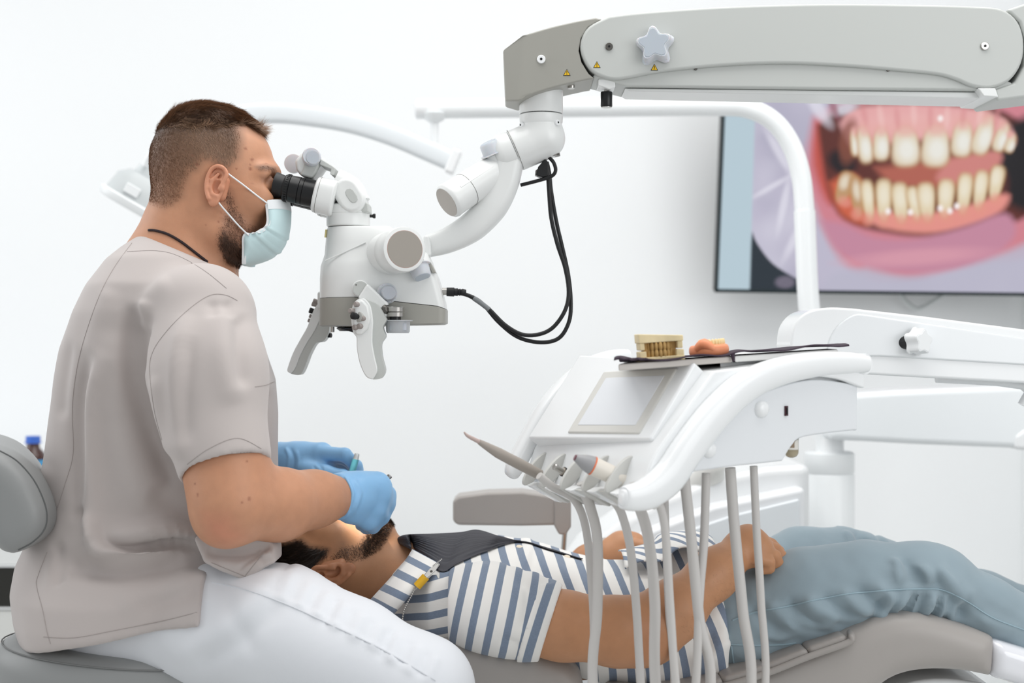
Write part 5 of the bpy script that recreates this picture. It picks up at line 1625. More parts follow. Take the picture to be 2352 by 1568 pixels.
v, q = surface(dent_body, PN(320, 1265, 0) + np.array([-.14, -.36, 0]), PN(835, 215, 0) + np.array([.02, .37, 0]), 0.0028, 2)


# ear, finer, grown from its own field
def ear_field(c, sx, ax_u, ax_v, ax_w, size=1.0):
    """c centre, ax_u forward, ax_v up, ax_w outward (unit arrays)"""
    R = np.stack([ax_u, ax_v, ax_w], 1)
    ol = [(.006, -.004), (.012, .012), (.013, .022), (.006, .030), (-.004, .0315), (-.0125, .026), (-.0165, .014), (-.0165, .001), (-.0135, -.011), (-.008, -.021)]
    olc = curve_px(ol, 3)
    def f(p):
        l = (p - c) @ R / size
        x, y, w = l[:, 0], l[:, 1], l[:, 2]
        d = ell(l, np.array([-.002, .003, .004]), np.array([.0155, .0285, .0055]))
        d = smx(d, -ell(l, np.array([.001, -.002, .0135]), np.array([.0095, .0135, .0125])), .002)     # concha
        d = smx(d, -ell(l, np.array([-.002, .0175, .0125]), np.array([.0092, .0075, .009])), .002)    # fossa
        h = None
        pts = [(np.array([a, b, (.0105 if i > 8 else .008)]), .0031) for i, (a, b) in enumerate(olc)]
        h = chain(l, pts, .001)
        d = sm(d, h, .003)
        ah = chain(l, [(np.array([-.001, .019, .008]), .0026), (np.array([-.0085, .008, .0095]), .003), (np.array([-.0095, -.004, .009]), .003), (np.array([-.004, -.0135, .0085]), .003), (np.array([.004, -.0155, .0075]), .0028)], .002)
        d = sm(d, ah, .003)
        d = sm(d, ell(l, np.array([.0095, -.001, .0065]), np.array([.0042, .006, .0042])), .003)       # tragus
        d = sm(d, ell(l, np.array([-.001, -.0245, .005]), np.array([.0085, .0085, .0042])), .006)      # lobe
        d = sm(d, cap(l, np.array([.004, .012, -.008]), np.array([.004, -.012, -.008]), .009, .008), .006)
        return d * size
    return f


tlt = math.radians(9)
eu = np.array([math.cos(tlt), -0.25, -math.sin(tlt)]); eu /= np.linalg.norm(eu)
ev = np.array([math.sin(tlt), 0.1, math.cos(tlt)]); ev -= eu * (ev @ eu); ev /= np.linalg.norm(ev)
ew = np.cross(eu, ev); ew = ew if ew[1] < 0 else -ew
ears = []
for sgn in (1, -1):
    M_ = np.array([1, sgn, 1])
    ce = PN(502, 430, -.0745) * M_
    ef = ear_field(ce, 1, eu * M_, ev * M_, ew * M_, 1.0)
    ears.append(surface(ef, ce - .045, ce + .045, 0.0013, 1))
nb_head = len(v)
hv, hq = v.copy(), q.copy()
v, q = join_vq([(v, q)] + ears)
# skin tone: true colour variation of skin, stubble and clipped hair
base = np.array(srgb(192, 140, 109)[:3])
col = np.tile(base, (len(v), 1))


def tint(c, m):
    global col
    m = np.clip(m, 0, 1)[:, None]
    col = col * (1 - m) + np.array(srgb(*c)[:3]) * m


isear = np.arange(len(v)) >= nb_head
tint((216, 148, 120), isear * 0.5)
tint((188, 132, 100), 0.5 * np.clip(wob(v, 30, 4), 0, 1))
tint((205, 132, 108), in_poly(v, [(480, 1180), (530, 1180), (560, 1230), (520, 1255), (480, 1230)], .015, -.3) * 0.5)
clip_poly = [(345, 285), (420, 280), (500, 290), (556, 296), (566, 330), (562, 372), (540, 398), (524, 392), (508, 378), (486, 380), (474, 400), (460, 405), (448, 430), (438, 458), (420, 478), (398, 484), (360, 470), (340, 450)]
cm = in_poly(v, clip_poly, .012) * (~isear)
zt = np.clip((v[:, 2] - P(0, 440).z) / (P(0, 320).z - P(0, 440).z), 0, 1)
tint((132, 102, 82), cm * (0.6 + .25 * zt))
tint((92, 70, 55), cm * zt * .8)
top_poly = [(340, 340), (400, 312), (470, 312), (540, 300), (566, 296), (640, 330), (640, 200), (340, 200)]
tm = in_poly(v, top_poly, .01) * (~isear)
tint((70, 52, 40), tm * 0.95)
beard_poly = [(524, 440), (545, 445), (556, 480), (580, 520), (606, 520), (618, 540), (620, 612), (560, 616), (528, 604), (522, 560), (532, 520), (538, 480)]
bm_ = in_poly(v, beard_poly, .009) * (~isear)
tint((120, 84, 66), bm_ * 0.6)
tint((96, 68, 52), in_poly(v, [(600, 392), (618, 386), (640, 388), (640, 402), (612, 402)], .004) * (~isear) * 0.8)   # eyebrow
tint((120, 80, 62), in_poly(v, [(612, 414), (640, 412), (640, 430), (616, 428)], .004) * (~isear) * 0.6)
rng = np.random.default_rng(5)
moles = [(566, 342, 2.2), (580, 367, 2.6), (577, 389, 2.6), (577, 378, 1.4), (610, 374, 1.4), (614, 366, 1.3), (548, 390, 1.5), (554, 369, 1.2), (582, 424, 1.4), (462, 382, 2.4), (453, 362, 1.6), (586, 1137, 2.2), (572, 1143, 1.4), (470, 1128, 2.0), (462, 1104, 1.6), (508, 512, 1.6), (512, 489, 1.2), (480, 518, 1.2), (577, 1055, 1.4)]
for a, b_, r in moles:
    yv = -.27 if b_ > 900 else -.05
    c = PN(a, b_, yv)
    dd = np.hypot(v[:, 0] - c[0], v[:, 2] - c[2])
    tint((140, 84, 62), np.clip(1.6 - dd / (r * .00085), 0, 1) * (v[:, 1] < -.03) * .8)
np_mesh('body', v, q, SKIN, dent, col)

# hair: scalp thatch plus strands
def comb_top(p):
    d = np.zeros_like(p); d[:, 0] = 1.0; d[:, 2] = -0.35 * np.clip((p[:, 0] - P(500, 0).x) / .08, -1, 1.2); d[:, 1] = p[:, 1] * 3
    return d


def comb_side(p):
    d = np.zeros_like(p); d[:, 0] = 0.45; d[:, 2] = -1.0
    return d


hw_top = in_poly(hv, top_poly, .006)
hw_clip = in_poly(hv, clip_poly, .008) * (1 - 0.6 * hw_top)
# thatch volume so that the crown keeps its height
def thatch(p):
    d = head_d(p)
    px_ = 1176 + p[:, 0] * FPX / CAMD
    th = np.interp(px_, [350, 400, 470, 560, 610, 640], [.001, .004, .006, .007, .008, .004])
    tp = [tuple(PN(a, b_)[[0, 2]]) for a, b_ in [(345, 318), (400, 306), (470, 312), (540, 302), (566, 292), (590, 296), (618, 318), (632, 330), (660, 300), (640, 180), (340, 180)]]
    pd = poly2(p[:, 0], p[:, 2], tp)
    return np.maximum(d - th * np.clip(-pd / .03, 0.05, 1), pd)


tv_, tq_ = surface(thatch, PN(340, 345) + np.array([-.01, -.1, 0]), PN(650, 205) + np.array([0, .1, 0]), 0.0028, 2)
tn = vnormals(tv_, tq_)
tv_ = tv_ + tn * (0.0012 * wob(tv_ * np.array([.45, 1.6, 1.2]), 260, 3))[:, None]
clump = lambda p: comb_top(p) + 0.55 * np.stack([wob(p, 160, 31, 2), wob(p, 160, 32, 2), wob(p, 160, 33, 2)], 1)
s1 = strands(tv_, tq_, np.ones(len(tv_)), 26000, lambda p: .016 + .008 * wob(p, 120, 35, 2), clump, .0007, .42, 11, .3, 3, .2)
s4 = strands(tv_, tq_, in_poly(tv_, [(340, 340), (400, 300), (560, 290), (566, 300), (540, 318), (470, 330), (400, 330)], .006), 7000, .016, lambda p: np.tile([.55, 0, -.75], (len(p), 1)), .0006, .3, 14, .4, 3, .3)
s2 = strands(hv, hq, hw_clip, 30000, 0.006, comb_side, .00045, .5, 12, .3, 2, .35)
s3 = strands(tv_, tq_, in_poly(tv_, [(540, 240), (600, 270), (640, 335), (600, 320), (560, 290)], .008), 6000, 0.030, lambda p: comb_top(p) + .3 * np.stack([0 * p[:, 0], wob(p, 120, 51, 2), wob(p, 120, 52, 2)], 1), .0007, .30, 13, .5, 3, .15)
hv2, hq2 = join_vq([s1, s2, s3, s4])
ho_ = np_mesh('hair', hv2, hq2, HAIRM, dent, strand_tones([s1, s2, s3, s4], srgb(142, 112, 89)))
np_mesh('hair_base', tv_, tq_, THATCHM, ho_)


def comb_beard(p):
    d = np.zeros_like(p); d[:, 0] = 0.35; d[:, 2] = -1.0
    return d


bw = in_poly(hv, beard_poly, .007)
dense = in_poly(hv, [(524, 540), (560, 570), (566, 615), (530, 610), (520, 570)], .01)
b1 = strands(hv, hq, bw, 10000, 0.007, comb_beard, .00045, .45, 21, .3, 2, .5)
b2 = strands(hv, hq, dense * bw, 7000, 0.012, comb_beard, .0005, .5, 22, .3, 3, .5)
eb = strands(hv, hq, in_poly(hv, [(602, 393), (618, 387), (640, 389), (640, 401), (612, 401)], .003), 500, .006, lambda p: np.tile([0.6, 0, -.3], (len(p), 1)), .0004, .3, 23)
bv, bq = join_vq([b1, b2])
np_mesh('beard', bv, bq, BEARDM, dent)
np_mesh('eyebrows', *eb, BEARDM, dent)
for sy in (-1, 1):
    e = MB().ball(P(617, 424) + Vector((0, sy * .033, 0)), 0.0118, 20, 14).build('eye', mat('eye_white', srgb(236, 230, 224), 0.15), dent)
    MB().ball(P(617, 424) + Vector((0.0085, sy * .033, 0)), 0.0055, 14, 10).build('iris', mat('dark_iris', srgb(58, 40, 30), 0.15), e)

# ------------------------------------------------------------------ scrub top
TB = [(535, 335, 462, .065), (548, 322, 478, .082), (570, 292, 496, .115), (600, 262, 520, .158), (660, 222, 546, .195), (720, 192, 572, .205), (800, 162, 600, .203), (870, 146, 626, .198),
      (950, 132, 633, .19), (1050, 118, 634, .185), (1150, 104, 634, .184), (1230, 84, 634, .196), (1285, 60, 632, .218), (1340, 54, 610, .238), (1400, 66, 575, .246), (1450, 84, 540, .246), (1500, 100, 520, .24)]
tz = np.array([P(0, a).z for a, *_ in TB])[::-1]
txl = np.array([P(b_, 0).x for _, b_, _, _ in TB])[::-1]; txr = np.array([P(c, 0).x for *_, c, _ in TB])[::-1]; thw = np.array([h for *_, h in TB])[::-1]


def torso_f(p):
    z = p[:, 2]
    xl, xr, hw = np.interp(z, tz, txl), np.interp(z, tz, txr), np.interp(z, tz, thw)
    xc, rx = (xl + xr) / 2, (xr - xl) / 2
    e = (np.abs((p[:, 0] - xc) / rx) ** 2.3 + np.abs(p[:, 1] / hw) ** 2.3) ** (1 / 2.3)
    d = (e - 1) * np.minimum(rx, hw)
    return d


def trous(p):
    d = ell(p, PN(300, 1432, 0), (.155, .185, .10))
    n1 = chain(p, [(PN(330, 1446, -.095), .10), (PN(500, 1432, -.15), .098), (PN(640, 1448, -.205), .0985), (PN(800, 1512, -.24), .087), (PN(968, 1582, -.268), .0715)], .015)
    f1 = chain(p, [(PN(340, 1452, .105), .112), (PN(640, 1460, .23), .095), (PN(900, 1570, .34), .072)], .05)
    s1_ = chain(p, [(PN(968, 1582, -.268), .0715), (np.array([P(960, 0, -.25).x, -.27, .34]), .062), (np.array([P(930, 0, -.25).x, -.26, .10]), .05)], .04)
    s2_ = chain(p, [(PN(900, 1570, .34), .072), (np.array([P(900, 0, .3).x, .36, .10]), .05)], .04)
    d = sm(sm(sm(d, n1, .04), f1, .04), sm(s1_, s2_, .02), .03)
    return np.maximum(d, .085 - p[:, 2])


SL1, SL2, SL3 = PN(462, 730, -.165), PN(478, 860, -.212), PN(520, 1085, -.262)
HEM0, HEMN = PN(512, 1046, -.325), np.array([.28, -.34, -.9])


def sleeve(p, mirror=False):
    s = p.copy()
    if mirror: s[:, 1] = -s[:, 1]
    d = chain(s, [(SL1, .084), (SL2, .081), (SL3, .0675)], .04)
    cut = plane(s, HEM0, HEMN)
    inner = np.maximum(cap(s, PN(488, 940, -.235), SL3 + (SL3 - SL2) * .4, .0605, .0585), -cut - .014)
    return d, cut, inner


def scrub(p):
    d = torso_f(p)
    d = smx(d, plane(p, PN(398, 566), np.array([.42, 0, 1.0])), .006)          # neck opening, slopes down to the front
    s = both(p); s[:, 0] = s[:, 0] + .42 * np.maximum(p[:, 1], 0)
    d = smx(d, -(cap(p, PN(452, 500), PN(500, 640), .062, .05)), .008)
    ds, cut, inner = sleeve(s)
    d = sm(d, np.maximum(ds, cut), .022) if False else np.where(cut < 0.02, sm(d, smx(ds, cut, .003), .02), d)
    # lower hem and side slit
    hem = plane(p, PN(320, 1452, -.2), np.array([.2, 0, -1.0]))
    d = np.where(p[:, 2] < P(0, 1260).z, sm(d, np.maximum(trous(p) - .008, p[:, 2] - P(0, 1300, -.15).z), .012), d)
    d = smx(d, hem, .004)
    low = p[:, 2] < P(0, 1300).z
    slit = np.maximum(p[:, 0] - PN(484, 1300, -.2)[0] + .0 * p[:, 2], p[:, 2] - P(0, 1292).z)
    d = np.maximum(d, np.minimum(0.02, -np.maximum(-(p[:, 0] - PN(478, 1300, -.2)[0]), p[:, 2] - PN(0, 1296, -.2)[2])))
    near = (s[:, 1] < -.1)
    d = np.where(near, np.maximum(d, -inner), d)
    return d


v, q = surface(scrub, PN(30, 1515, 0) + np.array([0, -.37, 0]), PN(690, 520, 0) + np.array([0, .37, 0]), 0.0038, 3)
n_ = vnormals(v, q)
near = np.clip((-v[:, 1] + .02) / .06, 0, 1)
FOLDS = [
    ([(322, 700), (306, 760), (312, 850), (338, 960), (372, 1060), (398, 1120)], -.2, -.014, .016),
    ([(352, 720), (338, 790), (340, 860)], -.2, -.006, .010),
    ([(344, 690), (330, 760)], -.2, .006, .012),
    ([(282, 760), (272, 900), (300, 1060), (340, 1180)], -.2, .008, .03),
    ([(240, 800), (205, 900), (196, 1040), (196, 1180), (212, 1250)], -.2, .010, .018),
    ([(216, 820), (180, 930), (176, 1060), (178, 1200)], -.18, -.009, .014),
    ([(262, 660), (235, 740), (215, 820)], -.17, .004, .018),
    ([(400, 640), (340, 690), (320, 720)], -.19, .004, .014),
    # waist folds
    ([(242, 1258), (300, 1252), (360, 1246), (410, 1244), (450, 1262)], -.2, -.008, .010),
    ([(180, 1180), (205, 1230), (222, 1262), (260, 1282), (330, 1276), (400, 1262)], -.2, .016, .011),
    ([(120, 1290), (180, 1300), (260, 1310), (340, 1304), (420, 1284)], -.2, -.012, .014),
    ([(240, 1236), (320, 1226), (390, 1222), (450, 1240)], -.2, .010, .011),
    ([(115, 1250), (118, 1300), (140, 1340)], -.2, -.006, .010),
    ([(165, 1170), (180, 1200), (196, 1240)], -.2, -.008, .010),
    ([(340, 1130), (400, 1180), (450, 1220)], -.2, -.006, .018),
    ([(280, 1380), (360, 1350), (450, 1310)], -.2, .004, .016),
    ([(330, 1400), (420, 1360), (470, 1340)], -.2, -.003, .012),
    # sleeve
    ([(425, 720), (408, 850), (412, 980), (424, 1060)], -.28, .006, .016),
    ([(440, 770), (432, 900), (440, 1020)], -.28, -.004, .012),
    ([(500, 700), (516, 820), (545, 930)], -.28, .005, .018),
    ([(486, 690), (495, 730)], -.25, -.004, .008), ([(512, 690), (530, 730)], -.25, -.004, .008),
    ([(556, 720), (572, 800), (584, 890)], -.2, -.006, .010),
    ([(360, 860), (370, 960), (396, 1050)], -.27, .005, .012),
    # back
    ([(185, 780), (168, 880), (164, 960)], -.1, -.004, .012),
    ([(130, 1060), (112, 1150), (108, 1210)], -.08, .005, .016),
]
v = crease(v, n_, [(a_, y_, m_ * 1.5, w_) for a_, y_, m_, w_ in FOLDS], near)
STEPS = [
    ([(170, 1292), (214, 1282), (270, 1272), (330, 1252), (390, 1243), (440, 1262), (470, 1290)], -.23, .010, .022, 1),
    ([(250, 1256), (310, 1246), (370, 1238), (430, 1248)], -.23, .006, .012, 1),
    ([(300, 1345), (360, 1318), (420, 1296), (466, 1284)], -.24, .004, .016, 1),
    ([(350, 1390), (420, 1350), (470, 1318)], -.24, .003, .014, 1),
    ([(320, 690), (304, 760), (310, 860), (336, 970), (370, 1070), (400, 1124)], -.2, .007, .022, 1),
    ([(352, 706), (334, 780), (338, 850), (352, 900)], -.22, .0035, .012, 1),
    ([(224, 812), (196, 880), (190, 990), (192, 1110), (210, 1220)], -.2, .005, .020, 1),
    ([(176, 1176), (192, 1214), (210, 1246), (222, 1272)], -.21, .005, .010, 1),
    ([(122, 1262), (116, 1300), (126, 1340)], -.16, .005, .012, 1),
    ([(408, 740), (398, 850), (404, 960), (418, 1050)], -.28, .003, .014, 1),
    ([(438, 700), (430, 800), (436, 900)], -.28, -.0022, .012, 1),
]
v = crease(v, vnormals(v, q), STEPS, near)
v = relax(v, q, 2)
v = v + vnormals(v, q) * (0.0016 * wob(v * np.array([1.3, 1, .5]), 34, 9))[:, None]
v = relax(v, q, 1)
top_o = np_mesh('scrub_top', v, q, SCRUB, dent)
bv_s = bvh_of(v, q)
for ln in ([(303, 558), (262, 615), (228, 680), (196, 770), (176, 850), (166, 940), (168, 1040), (150, 1110), (128, 1180)],
           [(108, 1268), (88, 1320), (84, 1345), (98, 1400), (108, 1450), (116, 1478)],
           [(545, 690), (520, 678), (490, 676), (460, 690), (420, 722), (380, 764), (352, 806), (344, 850), (354, 940), (372, 1010)],
           [(430, 1066), (480, 1030), (545, 1006), (600, 1030)],
           [(470, 1300), (478, 1350), (482, 1414)],
           [(100, 1462), (170, 1464), (260, 1448), (380, 1424), (482, 1398)],
           [(292, 578), (360, 576), (410, 588), (470, 622), (520, 662)],
           [(585, 888), (610, 884), (630, 876)]):
    pl_ = drape(bv_s, ln, 0.0002, 8)
    if len(pl_) > 3: MB().tube(pl_, 0.0005, 5, 1).build('seam', STITCH, top_o, smooth=60)
# front flap lying in the lap
FLP = [tuple(PN(a, b_, -.225)[[0, 2]]) for a, b_ in [(440, 1236), (540, 1226), (618, 1238), (630, 1258), (634, 1290), (606, 1304), (577, 1336), (540, 1320), (500, 1304), (470, 1290)]]


def flap(p):
    x = p[:, 0]
    lean = .5 * np.maximum(p[:, 2] - P(0, 1300, -.2).z, 0)       # leans back over the thigh
    d2 = poly2(x, p[:, 2], FLP) + .006
    dy = np.abs(p[:, 1] + .205 - lean) - .036 + .006
    return np.sqrt(np.maximum(d2, 0) ** 2 + np.maximum(dy, 0) ** 2) + np.minimum(np.maximum(d2, dy), 0) - .006


v2, q2 = surface(flap, PN(430, 1350, -.2) + np.array([-.01, -.09, 0]), PN(650, 1210, -.2) + np.array([.01, .13, .01]), 0.0026, 2)
v2 = crease(v2, vnormals(v2, q2), [([(470, 1268), (520, 1274), (570, 1270), (620, 1252)], -.24, -.009, .007), ([(480, 1252), (540, 1248), (610, 1240)], -.24, .006, .007), ([(545, 1312), (580, 1284), (606, 1262)], -.24, -.004, .0035), ([(500, 1290), (560, 1300), (600, 1288)], -.24, .005, .008), ([(590, 1262), (604, 1276), (620, 1270)], -.24, .005, .005)])
fl2 = np_mesh('top_front_hem', v2, q2, SCRUB, dent)
bvf = bvh_of(v2, q2)
for ln in ([(486, 1292), (530, 1310), (574, 1328)], [(562, 1324), (584, 1296), (606, 1270)]):
    pl_ = drape(bvf, ln, .0002, 6)
    if len(pl_) > 3: MB().tube(pl_, .0006, 5, 1).build('seam', STITCH, fl2, smooth=60)

# ------------------------------------------------------------------ trousers and shoes
v, q = surface(trous, np.array([P(70, 0).x, -.42, .06]), np.array([P(1100, 0).x, .48, P(0, 1270, -.1).z]), 0.0055, 3)
tf = []
rng = np.random.default_rng(8)
for i, x in enumerate(np.linspace(650, 1010, 18)):
    yy = 1298 + (x - 632) * .5
    tf.append(([(x, yy), (x - 10 + rng.uniform(-4, 4), yy + 22), (x - 22, yy + 46 + rng.uniform(0, 14))], -.26, rng.uniform(.0018, .0036) * (1 if i % 2 else -1), .0055))
tf += [([(480, 1300), (520, 1380), (560, 1440), (600, 1500)], -.27, -.004, .014), ([(630, 1330), (560, 1400), (470, 1470), (380, 1530)], -.27, .005, .016), ([(660, 1370), (560, 1460), (440, 1540)], -.27, -.005, .014), ([(520, 1350), (620, 1372), (740, 1420), (860, 1478), (980, 1550)], -.3, .0022, .004)]
v = crease(v, vnormals(v, q), tf, np.clip(-v[:, 1] / .05, 0, 1))
v = v + vnormals(v, q) * (0.0008 * wob(v, 30, 6, 2))[:, None]
tr_o = np_mesh('trousers', v, q, TROUS, dent)
bvt = bvh_of(v, q)
pl_ = drape(bvt, [(486, 1336), (560, 1352), (660, 1388), (760, 1434), (880, 1492), (1000, 1562)], 0.0001, 8)
if len(pl_) > 3: MB().tube(pl_, 0.0012, 5, 1).build('side_seam', mat('trouser_seam', srgb(214, 217, 222), 0.85), tr_o, smooth=60)
for yy, xx in ((-.26, 930), (.36, 900)):
    c = np.array([P(xx, 0, yy).x, yy, 0])
    f = lambda p, c=c: np.maximum(sm(ell(p, c + np.array([.10, 0, .035]), (.12, .045, .045)), ell(p, c + np.array([0, 0, .06]), (.055, .045, .06)), .03), .002 - p[:, 2])
    vv_, qq_ = surface(f, c + np.array([-.08, -.07, -.01]), c + np.array([.25, .07, .15]), .006, 2)
    np_mesh('shoe', vv_, qq_, WHITE_PLASTIC, dent)

# ------------------------------------------------------------------ gloves
def glove_near(p):
    # back of the hand faces the camera, fingers close round the probe behind
    R = axes(PN(872, 1158, -.035) - DW, up=(0, -.35, 1))
    d = rbox(p, PN(838, 1150, -.058), (.036, .019, .040), .017, R)
    d = sm(d, cap(p, DW, PN(815, 1145, -.07), .0335, .03), .02)
    d = sm(d, cap(p, PN(800, 1118, -.07), PN(866, 1106, -.045), .02, .0155), .02)       # thumb-side edge
    kn = [((872, 1118, -.048), (892, 1134, -.012), (882, 1158, .02), (870, 1168, .034)),
          ((876, 1142, -.05), (890, 1160, -.016), (876, 1176, .014), (860, 1180, .024)),
          ((866, 1172, -.052), (878, 1188, -.022), (862, 1196, .006), (846, 1194, .014)),
          ((846, 1200, -.052), (856, 1210, -.03), (842, 1212, -.006), (828, 1206, .004))]
    rad = [.0118, .0118, .0112, .0105]
    for k_, r in zip(kn, rad):
        d = sm(d, chain(p, [(PN(*k_[0]), r * 1.12), (PN(*k_[1]), r), (PN(*k_[2]), r * .92), (PN(*k_[3]), r * .85)], .005), .014)
    th = chain(p, [(PN(826, 1112, -.06), .0145), (PN(866, 1114, -.028), .0125), (PN(888, 1128, .004), .011), (PN(884, 1146, .022), .0095)], .006)
    d = sm(d, th, .008)
    # cuff
    ca = DW - PN(720, 1146, -.135); ca /= np.linalg.norm(ca)
    cuff = cap(p, DW - ca * .012, DW + ca * .03, .0365, .034)
    cuff = np.maximum(cuff, -((p - (DW - ca * .012)) @ ca))
    return sm(d, cuff, .006)


v, q = surface(glove_near, PN(745, 1245, -.09) + np.array([0, -.06, 0]), PN(915, 1065, .05) + np.array([.01, .03, 0]), .0019, 2)
gw = [([(x, 1094), (x + 10 + dx, 1130), (x + 2, 1180)], -.09, a_, .0026) for x, dx, a_ in ((782, 4, .002), (790, 6, -.0024), (797, 7, .002), (804, 8, -.002), (811, 9, .0016), (820, 8, -.0012))]
v = crease(v, vnormals(v, q), gw)
g1 = np_mesh('glove', v, q, GLOVE, dent); g1['label'] = 'blue glove on the near hand'


def glove_far(p):
    R = axes(PN(758, 1054, .125) - FW, up=(0, -.25, 1))
    d = rbox(p, PN(712, 1058, .138), (.046, .022, .031), .02, R)
    d = sm(d, cap(p, FW, PN(690, 1060, .145), .034, .030), .02)
    ks = [((752, 1042, .11), (792, 1044, .10), (818, 1070, .105), (822, 1098, .11)),
          ((754, 1046, .128), (794, 1052, .122), (820, 1078, .124), (820, 1106, .124)),
          ((752, 1056, .146), (788, 1064, .145), (810, 1090, .142), (806, 1112, .138)),
          ((746, 1066, .162), (776, 1078, .162), (794, 1100, .158), (788, 1118, .15))]
    for k_, r in zip(ks, (.0118, .0118, .0112, .0102)):
        d = sm(d, chain(p, [(PN(*k_[0]), r * 1.1), (PN(*k_[1]), r), (PN(*k_[2]), r * .92), (PN(*k_[3]), r * .82)], .004), .006)
    th = chain(p, [(PN(706, 1076, .112), .0155), (PN(748, 1086, .092), .0135), (PN(788, 1094, .088), .0115), (PN(810, 1102, .095), .0095)], .006)
    d = sm(d, th, .010)
    ca = PN(700, 1058, .14) - FW; ca /= np.linalg.norm(ca)
    cuff = cap(p, FW - ca * .004, FW + ca * .03, .0365, .033)
    cuff = np.maximum(cuff, -((p - (FW - ca * .004)) @ ca))
    return sm(d, cuff, .006)


v, q = surface(glove_far, PN(610, 1140, .1) + np.array([0, -.05, 0]), PN(850, 1000, .2) + np.array([.02, .05, .01]), .0021, 2)
gw = [([(648, 1030), (660, 1050), (656, 1080)], .1, .002, .003), ([(662, 1030), (672, 1056), (668, 1084)], .1, -.002, .003), ([(676, 1034), (684, 1060), (680, 1088)], .1, .0016, .003), ([(720, 1068), (735, 1084)], .1, -.0014, .0025), ([(730, 1060), (748, 1080)], .1, -.0014, .0025)]
v = crease(v, vnormals(v, q), gw)
g2 = np_mesh('glove', v, q, GLOVE, dent); g2['label'] = 'blue glove on the far hand'

# ------------------------------------------------------------------ face mask with ear loops
MASKM = mat('pale_aqua_mask', srgb(204, 230, 233), 0.85, sheen=0.2, bump=(500, 0.1, 0.0008))
MASKW = mat('white_mask_edge', srgb(232, 236, 238), 0.85)
edge = curve_px([(613, 460), (616, 485), (617, 508), (610, 524), (588, 534), (563, 541), (561, 572), (560, 606)], 6)
midc = curve_px([(661, 463), (664, 490), (662, 520), (655, 552), (640, 578), (618, 594), (590, 604), (562, 609)], 6)
ne, nm = len(edge), 41
grid = np.zeros((ne, nm, 3))
for i in range(ne):
    t = i / (ne - 1)
    a = PN(edge[i][0], edge[i][1], 0); b_ = PN(midc[i][0], midc[i][1], 0)
    hwid = 0.057 + 0.004 * math.sin(t * 3.1) - 0.018 * max(0, t - .75) * 4 * .6
    for j in range(nm):
        u = -1 + 2 * j / (nm - 1)
        w = (1 - abs(u) ** 2.6) ** (1 / 1.9)
        y = u * hwid
        # scale pixel positions traced at the near edge to its own depth
        k = (CAMD + (-hwid)) / CAMD
        an = np.array([a[0] * k, 0, CAMZ + (a[2] - CAMZ) * k])
        pnt = an * (1 - w) + b_ * w
        grid[i, j] = (pnt[0], y, pnt[2])
gi = np.arange(ne * nm).reshape(ne, nm)
mq = np.stack([gi[:-1, :-1], gi[1:, :-1], gi[1:, 1:], gi[:-1, 1:]], -1).reshape(-1, 4)
mv = grid.reshape(-1, 3)
mn = vnormals(mv, mq)
sgn_ = np.sign((mn[:, 0]).mean()); mn *= sgn_
ti = np.repeat(np.linspace(0, 1, ne), nm)
pleat = 0.0016 * (np.exp(-((ti - .40) / .018) ** 2) + np.exp(-((ti - .58) / .02) ** 2)) - 0.0014 * (np.exp(-((ti - .43) / .02) ** 2) + np.exp(-((ti - .62) / .03) ** 2))
mv = mv + mn * (pleat + 0.0009 * wob(mv, 70, 3))[:, None]
mk = np_mesh('face_mask', mv, mq, MASKM, dent)
mk['label'] = 'pale aqua pleated face mask'
md = mk.modifiers.new('thickness', 'SOLIDIFY'); md.thickness = 0.0014; md.offset = 1
for nmz, rows in (('top_band', slice(0, 6)),):
    sub = mv.reshape(ne, nm, 3)[rows]
    nr = sub.shape[0]; si = np.arange(nr * nm).reshape(nr, nm)
    sq_ = np.stack([si[:-1, :-1], si[1:, :-1], si[1:, 1:], si[:-1, 1:]], -1).reshape(-1, 4)
    sv = sub.reshape(-1, 3) + mn.reshape(ne, nm, 3)[rows].reshape(-1, 3) * 0.0018
    bo = np_mesh(nmz, sv, sq_, MASKW, mk)
side_edge = [Vector(mv.reshape(ne, nm, 3)[i, 0]) for i in range(0, ne, 2)]
MB().tube(side_edge, [(0.0006, 0.0035)] * len(side_edge), 8, 2, flat=(1, 0, .2)).build('edge_band', MASKW, mk, smooth=60)
yk = -.061
MB().tube([P(613, 466, yk), P(590, 449, yk - .004), P(558, 424, yk - .007), P(527, 401, -.079), P(515, 390, -.078)], 0.0013, 8, 6).build('ear_loop', MASKW, mk, smooth=60)
MB().tube([P(572, 541, yk), P(550, 520, yk - .004), P(525, 492, -.072), P(506, 470, -.080), P(496, 455, -.08)], 0.0013, 8, 6).build('ear_loop', MASKW, mk, smooth=60)
# neck cord
cv = drape(bvh_of(hv, hq), [(343, 529), (358, 530), (385, 538), (415, 555), (445, 578), (476, 602)], 0.0012, 6)
if len(cv) > 3:
    cv = [Vector((cv[0].x + .002, cv[0].y + .05, cv[0].z))] + cv
    MB().tube(cv, 0.0022, 8, 1).build('neck_cord', mat('dark_braided_cord', srgb(38, 24, 28), 0.7, bump=(900, .6, .001)), dent, smooth=60)
# ------------------------------------------------------------------ the patient
SKIN2 = mat('skin_tan', srgb(196, 142, 104), 0.46, sss=0.12, attr='tone', noise=(55, 0.04), bump=(420, 0.12, 0.0012))
HAIR2 = mat('near_black_hair', srgb(44, 36, 31), 0.5, noise=(140, 0.25))
JEAN = mat('grey_blue_denim', srgb(142, 159, 168), 0.85, sheen=0.25, bump=(1100, 0.15, 0.0008), noise=(14, 0.03))
pat = thing('person', (P(1300, 1480, PCY).x, PCY, P(0, 1480, PCY).z), 'patient lying back in a blue and white striped shirt and grey-blue jeans', 'person')


